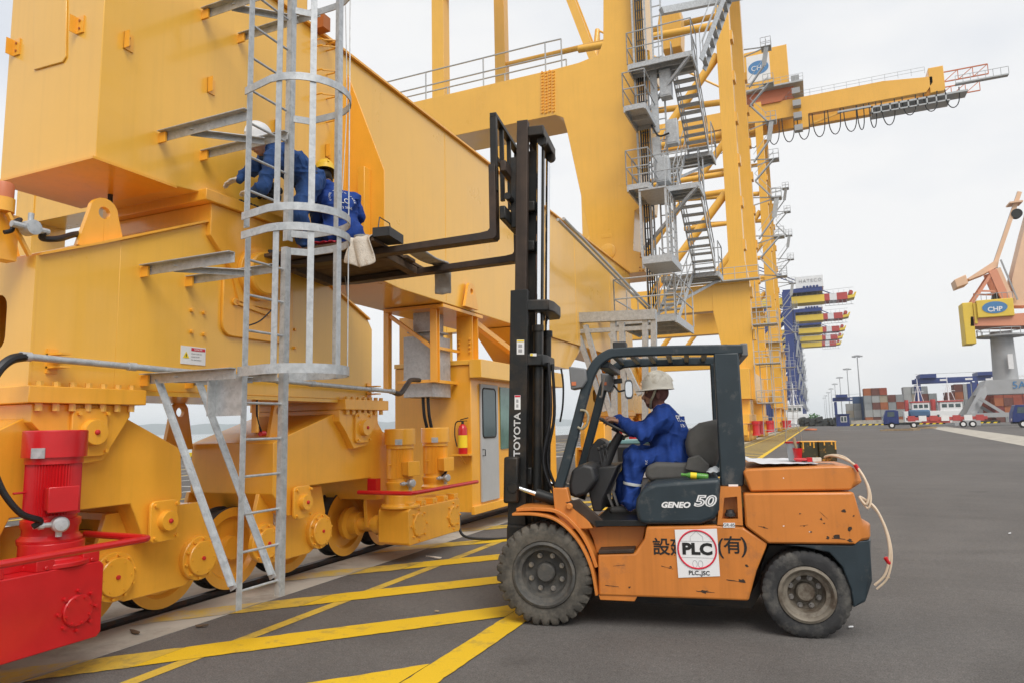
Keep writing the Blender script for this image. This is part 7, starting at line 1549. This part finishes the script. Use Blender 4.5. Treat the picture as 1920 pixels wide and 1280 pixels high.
# tugs in the basin
def tug(x, y, label, red=True, sc=1.):
    r_ = thing('tugboat', label, 'boat', (x, y, -6), 'tugboats in the basin'); 
    def s(a, b_, c, d, e, f, n, m): return bx2(r_, n, m, (x+a*sc, y+c*sc, e), (x+b_*sc, y+d*sc, f), .05)
    mb = MB(); mb.prism([(x-9*sc, y, -6.3), (x+9*sc, y, -6.3), (x+11*sc, y, .6), (x-10*sc, y, .2)], (0, 6*sc, 0)); mb.build('hull', 'dark_far' if red else 'white_boat', r_)
    s(-4, 5, 1, 5, .6, 3.4, 'deck_house', 'white_boat'); wh = s(-1.5, 3.4, 1.2, 4.8, 3.4, 5.6, 'wheelhouse', 'white_boat'); s(-1.8, 3.7, 1, 5, 5.6, 5.95, 'wheelhouse_roof', 'red_far' if red else 'white_boat')
    for k in range(3): bx2(wh, 'window', 'glass_dark', (x+(-1.1+k*1.5)*sc, y+1.2*sc-.05, 4.2), (x+(.0+k*1.5)*sc, y+1.2*sc-.005, 5.1))
    for k in (-2.4, 2.6): bx2(r_, 'door', 'glass_dark', (x+k*sc, y+sc-.05, .9), (x+(k+.5)*sc, y+sc-.005, 2.4))
    mb = MB(); mb.cyl((x+.8*sc, y+3, 5.9), (x+.8*sc, y+3, 12), .18, .08, n=8); mb.bar((x-.8*sc, y+3, 8.5), (x+2.4*sc, y+3, 8.5), .12, .12); mb.bar((x-.4*sc, y+3, 10), (x+2*sc, y+3, 10), .12, .12); mb.cyl((x-.6*sc, y+3, 5.9), (x+.6*sc, y+3, 10), .06, n=6); mb.cyl((x+2.2*sc, y+3, 5.9), (x+1*sc, y+3, 10), .06, n=6); mb.build('mast', 'white_boat', r_)
    mb = MB(); mb.cyl((x-2.8*sc, y+3, 3.4), (x-2.8*sc, y+3, 6.4), .6*sc, n=14); mb.build('funnel', 'red_far' if red else 'white_boat', r_); s(5, 8, 2, 4, .6, 1.4, 'winch', 'red_far' if red else 'grey_far')
    return r_
q = px(1778, 770, Y=208); tug(q.x, 208, 'white tugboat with red roof seen above the red trailer'); q = px(1722, 770, Y=209); tug(q.x, 209, 'white tugboat moored left of the red roofed one', True, .8)
q = px(1484, 770, Y=207.5); tug(q.x, 207.5, 'white ship house standing beside the blue crane legs', False, .82)
# slewing crane on splayed grey legs
YG = 150
def g(x, y, Y=YG): return px(x, y, Y=Y)
lc_ = g(1893, 785); sl_ = thing('slewing_crane', 'grey legged slewing crane with yellow machinery house and orange jib', 'crane', (lc_.x, YG+4, 0))
tw0, tw1 = g(1897, 715), g(1893, 618); mb = MB(); tcn = Vector((tw0.x, YG+4, 0)); mb.cyl((tcn.x, YG+4, tw0.z), (tcn.x, YG+4, tw1.z), 2.0, 1.75, n=28); mb.build('tower', 'grey_far', sl_)
mb = MB(); mb.cyl((tcn.x, YG+4, g(1893, 627).z), (tcn.x, YG+4, g(1893, 624).z), 3.9, n=28); rp = mb.build('ring_platform', 'grey_far', sl_); mb = MB(); zz = g(1893, 624).z; mb.tube([(tcn.x+3.8*math.cos(t), YG+4+3.8*math.sin(t), zz+1.1) for t in [2*math.pi*i/28 for i in range(28)]], .07, 5, True); [mb.cyl((tcn.x+3.8*math.cos(t), YG+4+3.8*math.sin(t), zz), (tcn.x+3.8*math.cos(t), YG+4+3.8*math.sin(t), zz+1.1), .06, n=5) for t in [2*math.pi*i/14 for i in range(14)]]; mb.build('railing', 'grey_far', rp)
bx2(sl_, 'door', 'white_paint', (g(1895, 690).x, YG+1.2, g(1895, 690).z), (g(1905, 690).x, YG+1.6, g(1897, 662).z))
zp = g(1893, 712).z; mb = MB(); mb.prism([(tcn.x-5.0, YG+1, zp-2.4), (tcn.x+5, YG+1, zp-2.4), (tcn.x+3.6, YG+1, zp+.2), (tcn.x-3.6, YG+1, zp+.2)], (0, 6, 0)); mb.build('portal_head', 'grey_far', sl_); text('lettering', '5A', 'sign_blue', sl_, (g(1912, 708).x, YG+.9, zp-.9), EX, EZ, 1.3, .03)
for sx_ in (-1, 1):
    for y in (YG-1, YG+8):
        mb = MB(); mb.bar((tcn.x+sx_*3.8, YG+4+(y-YG-4)*.5, zp-1.2), (tcn.x+sx_*7.6, y, .6), .9, 1.1); lg_ = mb.build('leg', 'grey_far', sl_); bx2(lg_, 'wheel_bogie', 'grey_far', (tcn.x+sx_*7.6-2, y-.6, .1), (tcn.x+sx_*7.6+2, y+.6, 1.3)); mb = MB(); mb.bar((tcn.x+sx_*5.4, y, 5), (tcn.x+sx_*1.2, y, 1.6), .5, .5); mb.build('brace', 'grey_far', lg_)
    mb = MB(); mb.bar((tcn.x+sx_*7, YG-1, 1.7), (tcn.x+sx_*7, YG+8, 1.7), .8, .9); mb.build('tie_beam', 'grey_far', sl_)
for y in (YG-1, YG+8): mb = MB(); mb.bar((tcn.x-7, y, 1.9), (tcn.x+7, y, 1.9), .6, .8); mb.build('tie_beam', 'grey_far', sl_)
zs0, zs1 = g(1890, 612).z, g(1890, 588).z
mb = MB(); mb.prism([(g(1822, 612).x, YG+1, zs0+.6), (g(1940, 612).x, YG+1, zs0), (g(1960, 588).x, YG+1, zs1), (g(1822, 592).x, YG+1, zs1)], (0, 6, 0)); mb.build('slewing_deck', 'salmon', sl_)
hz0, hz1 = g(1860, 594).z, g(1860, 561).z; hs_ = bx2(sl_, 'machinery_house', 'yellow_far', (g(1834, 590).x, YG+.4, hz0), (g(1904, 590).x, YG+7, hz1), .1)
bx2(sl_, 'counterweight', 'yellow_far', (g(1808, 590).x, YG+1, g(1815, 644).z), (g(1828, 590).x, YG+5, g(1815, 566).z), .1); bx2(sl_, 'house_annex', 'yellow_far', (g(1828.3, 590).x, YG+.8, hz0-1.0), (g(1833.8, 590).x, YG+6, hz1-.4), .05)
cc = Vector((g(1866, 576).x, YG+.36, g(1866, 576).z)); mb = MB(); mb.loft([[cc+Vector((1.95*math.cos(t), -.03*j, 1.1*math.sin(t))) for t in [2*math.pi*i/28 for i in range(28)]] for j in (0, 1)]); lo = mb.build('logo_oval', 'sign_blue', hs_); text('lettering', 'CHP', 'white_sticker', hs_, cc+Vector((0, -.05, -.35)), EX, EZ, .85, .02, bold=.03)
mb = MB(); mb.tube([(g(1834, 590).x, YG+.5, hz1+1.1), (g(1904, 590).x, YG+.5, hz1+1.1)], .06, 5); [mb.cyl((g(1834+k*10, 590).x, YG+.5, hz1), (g(1834+k*10, 590).x, YG+.5, hz1+1.1), .05, n=5) for k in range(8)]; mb.build('railing', 'grey_far', hs_)
def gb(x0, y0, x1, y1, w_, h, name, m, dy=(1.5, 5.5)):
    for d_ in dy: mb = MB(); mb.bar(g(x0, y0)+EY*d_, g(x1, y1)+EY*d_, w_, h, (1, 0, 0)); mb.build(name, m, sl_)
gb(1826, 566, 1866, 505, .6, .5, 'back_strut', 'salmon'); gb(1864, 504, 1890, 562, .8, 1.3, 'tower_frame', 'salmon'); gb(1874, 500, 1900, 558, .5, .8, 'tower_frame', 'peach'); gb(1836, 543, 1876, 544, .3, .3, 'tie', 'salmon')
mb = MB(); mb.prism([g(1818, 519)+EY*2, g(1868, 486)+EY*2, g(1878, 484)+EY*2, g(1876, 496)+EY*2, g(1850, 510)+EY*2, g(1822, 521)+EY*2], (0, 3, 0)); mb.build('balance_beam', 'peach', sl_); mb = MB(); mb.prism([g(1792, 522)+EY*1.5, g(1814, 512)+EY*1.5, g(1819, 529)+EY*1.5, g(1797, 537)+EY*1.5], (0, 4, 0)); mb.build('balance_weight', 'peach', sl_, bevel=.1)
gb(1874, 488, 1921, 350, .7, .7, 'upper_tie', 'peach', (3.5,)); gb(1870, 488, 1917, 350, .2, .2, 'tie_ladder', 'grey_far', (3.3,)); gb(1880, 484, 1912, 560, .25, .25, 'stay', 'grey_far'); 
mb = MB(); mb.prism([g(1903, 520)+EY*2, g(1925, 430)+EY*2, g(1960, 300)+EY*2, g(1975, 300)+EY*2, g(1935, 570)+EY*2, g(1906, 570)+EY*2], (0, 4, 0)); mb.build('jib', 'peach', sl_)
mb = MB(); mb.cyl(g(1882, 552)+EY*2, g(1882, 552)+EY*5, 1.0, n=14); mb.build('winch_drum', 'dark_far', sl_); bx2(sl_, 'tie_platform', 'peach', g(1900, 374)+EY*2.5, g(1925, 368)+EY*5.5); mb = MB(); mb.cyl(g(1915, 392)+EY*3, g(1915, 392)+EY*4, .9, n=16); mb.build('sheave', 'dark_far', sl_)
# timber and rubbish lying on the apron, growth at the basin edge
random.seed(9)
for k, (x, y) in enumerate(((1668, 807), (1682, 806), (1695, 808), (1716, 803), (1728, 801), (1738, 804), (1706, 806), (1745, 802))):
    q = px(x, y, Z=0); mb = MB(); a = random.random()*.8-.4+(.3 if k % 2 else -.2); d = Vector((math.cos(a), math.sin(a), 0)); s_ = Vector((-d.y, d.x, 0)); mb.obox(q+EZ*(.09+.05*(k % 3)), d*(.9+random.random()*.7), s_*.12, EZ*.08); o = mb.build('timber_baulk', 'wood_pale', at=tuple(q)); tag(o, 'one of the loose timber baulks left lying on the apron in front of the tractor', 'timber', 'loose timber on the apron')
q = px(1520, 806, Z=0); mb = MB(); mb.lathe([(.0, .0), (.95, .0), (1.0, .12), (.95, .25), (.4, .3), (0, .3)], q, EZ, 20); tag(mb.build('red_float', 'brick_orange', at=tuple(q)), 'flat red-orange float lying on the apron beyond the paint cans', 'float')
mb = MB(); random.seed(4)
for k in range(150):
    q = px(1500+random.random()*75, 791, Y=QY-3+random.random()*2); r_ = .25+random.random()*.4; mb.obox((q.x, q.y, .3+random.random()*1.9*(1-abs(random.random()-.5))), Vector((r_, r_*.3, r_*.2)), Vector((-.2*r_, r_, .1)), Vector((0, .1*r_, r_*.8)))
o = mb.build('fender_heap', 'dark_far'); o['kind'] = 'stuff'; tag(o, 'dark heap of old fenders and nets at the basin edge', 'heap')
bs = thing('shrub', 'green shrub beyond the kerb left of the booth', 'shrub', tuple(px(1527, 792, Y=222))); mb = MB(); cq = px(1527, 787, Y=222)
for k in range(420):
    v_ = Vector((random.gauss(0, 1), random.gauss(0, 1), random.gauss(0, 1))).normalized()*random.random()**.4; p = cq+Vector((v_.x*2.4, v_.y*2, v_.z*1.9+.2)); n_ = Vector((random.random()-.5, random.random()-.5, random.random()-.5)).normalized(); a = n_.orthogonal().normalized()*.22; c = n_.cross(a); mb.add([p-a, p+c, p+a, p-c], [(0, 1, 2, 3)])
mb.build('foliage', 'green_far', bs, kind='stuff'); mb = MB(); mb.cyl(cq-EZ*2.6, cq, .2, .08, n=8); mb.build('stem', 'wood_pale', bs)
# small litter on the apron
random.seed(31)
for k, (x, y, sz, m_, lab) in enumerate(((815, 1047, .16, 'towel', 'crumpled pale rag on the asphalt before the yellow gearbox'), (377, 1176, .07, 'wood_plank', 'small brown wood chip on the asphalt below the ladder foot'), (252, 1188, .09, 'wood_plank', 'dark splinter lying on the pale rail strip'), (820, 1148, .03, 'wood_pale', 'tiny pale chip between two hatch stripes'), (1893, 1001, .06, 'white_paint', 'white scrap of paper at the right side of the apron'), (1664, 1085, .04, 'wood_pale', 'pale chip on the asphalt behind the forklift tail'), (1595, 1178, .03, 'white_paint', 'tiny white scrap behind the rear tyre'))):
    q = px(x, y, Z=0); a = random.random()*3; d = Vector((math.cos(a), math.sin(a), 0)); s_ = Vector((-d.y, d.x, 0)); pts = [q+d*(sz*math.cos(t)*(.6+random.random()*.5))+s_*(sz*.3*math.sin(t)*(.3+random.random()*.9))+EZ*(.010+.02*random.random()*sz*5) for t in [i*math.pi/4 for i in range(8)]]
    mb = MB(); mb.prism(pts, EZ*.012); tag(mb.build('litter', m_, bevel=.004, at=tuple(q)), lab, 'litter', 'litter on the apron')
# low sheds and a wall of the far terminal
wl2 = thing('yard_wall', 'long low pale wall in front of the container stacks', 'wall', (px(1640, 790, Y=232).x, 232, -.3)); bx2(wl2, 'wall_body', 'concrete', (px(1596, 790, Y=232).x, 232, -.3), (px(1790, 790, Y=232).x, 232.4, 1.3))
for o in list(bpy.data.objects):
    if '_o' in o: del o['_o']
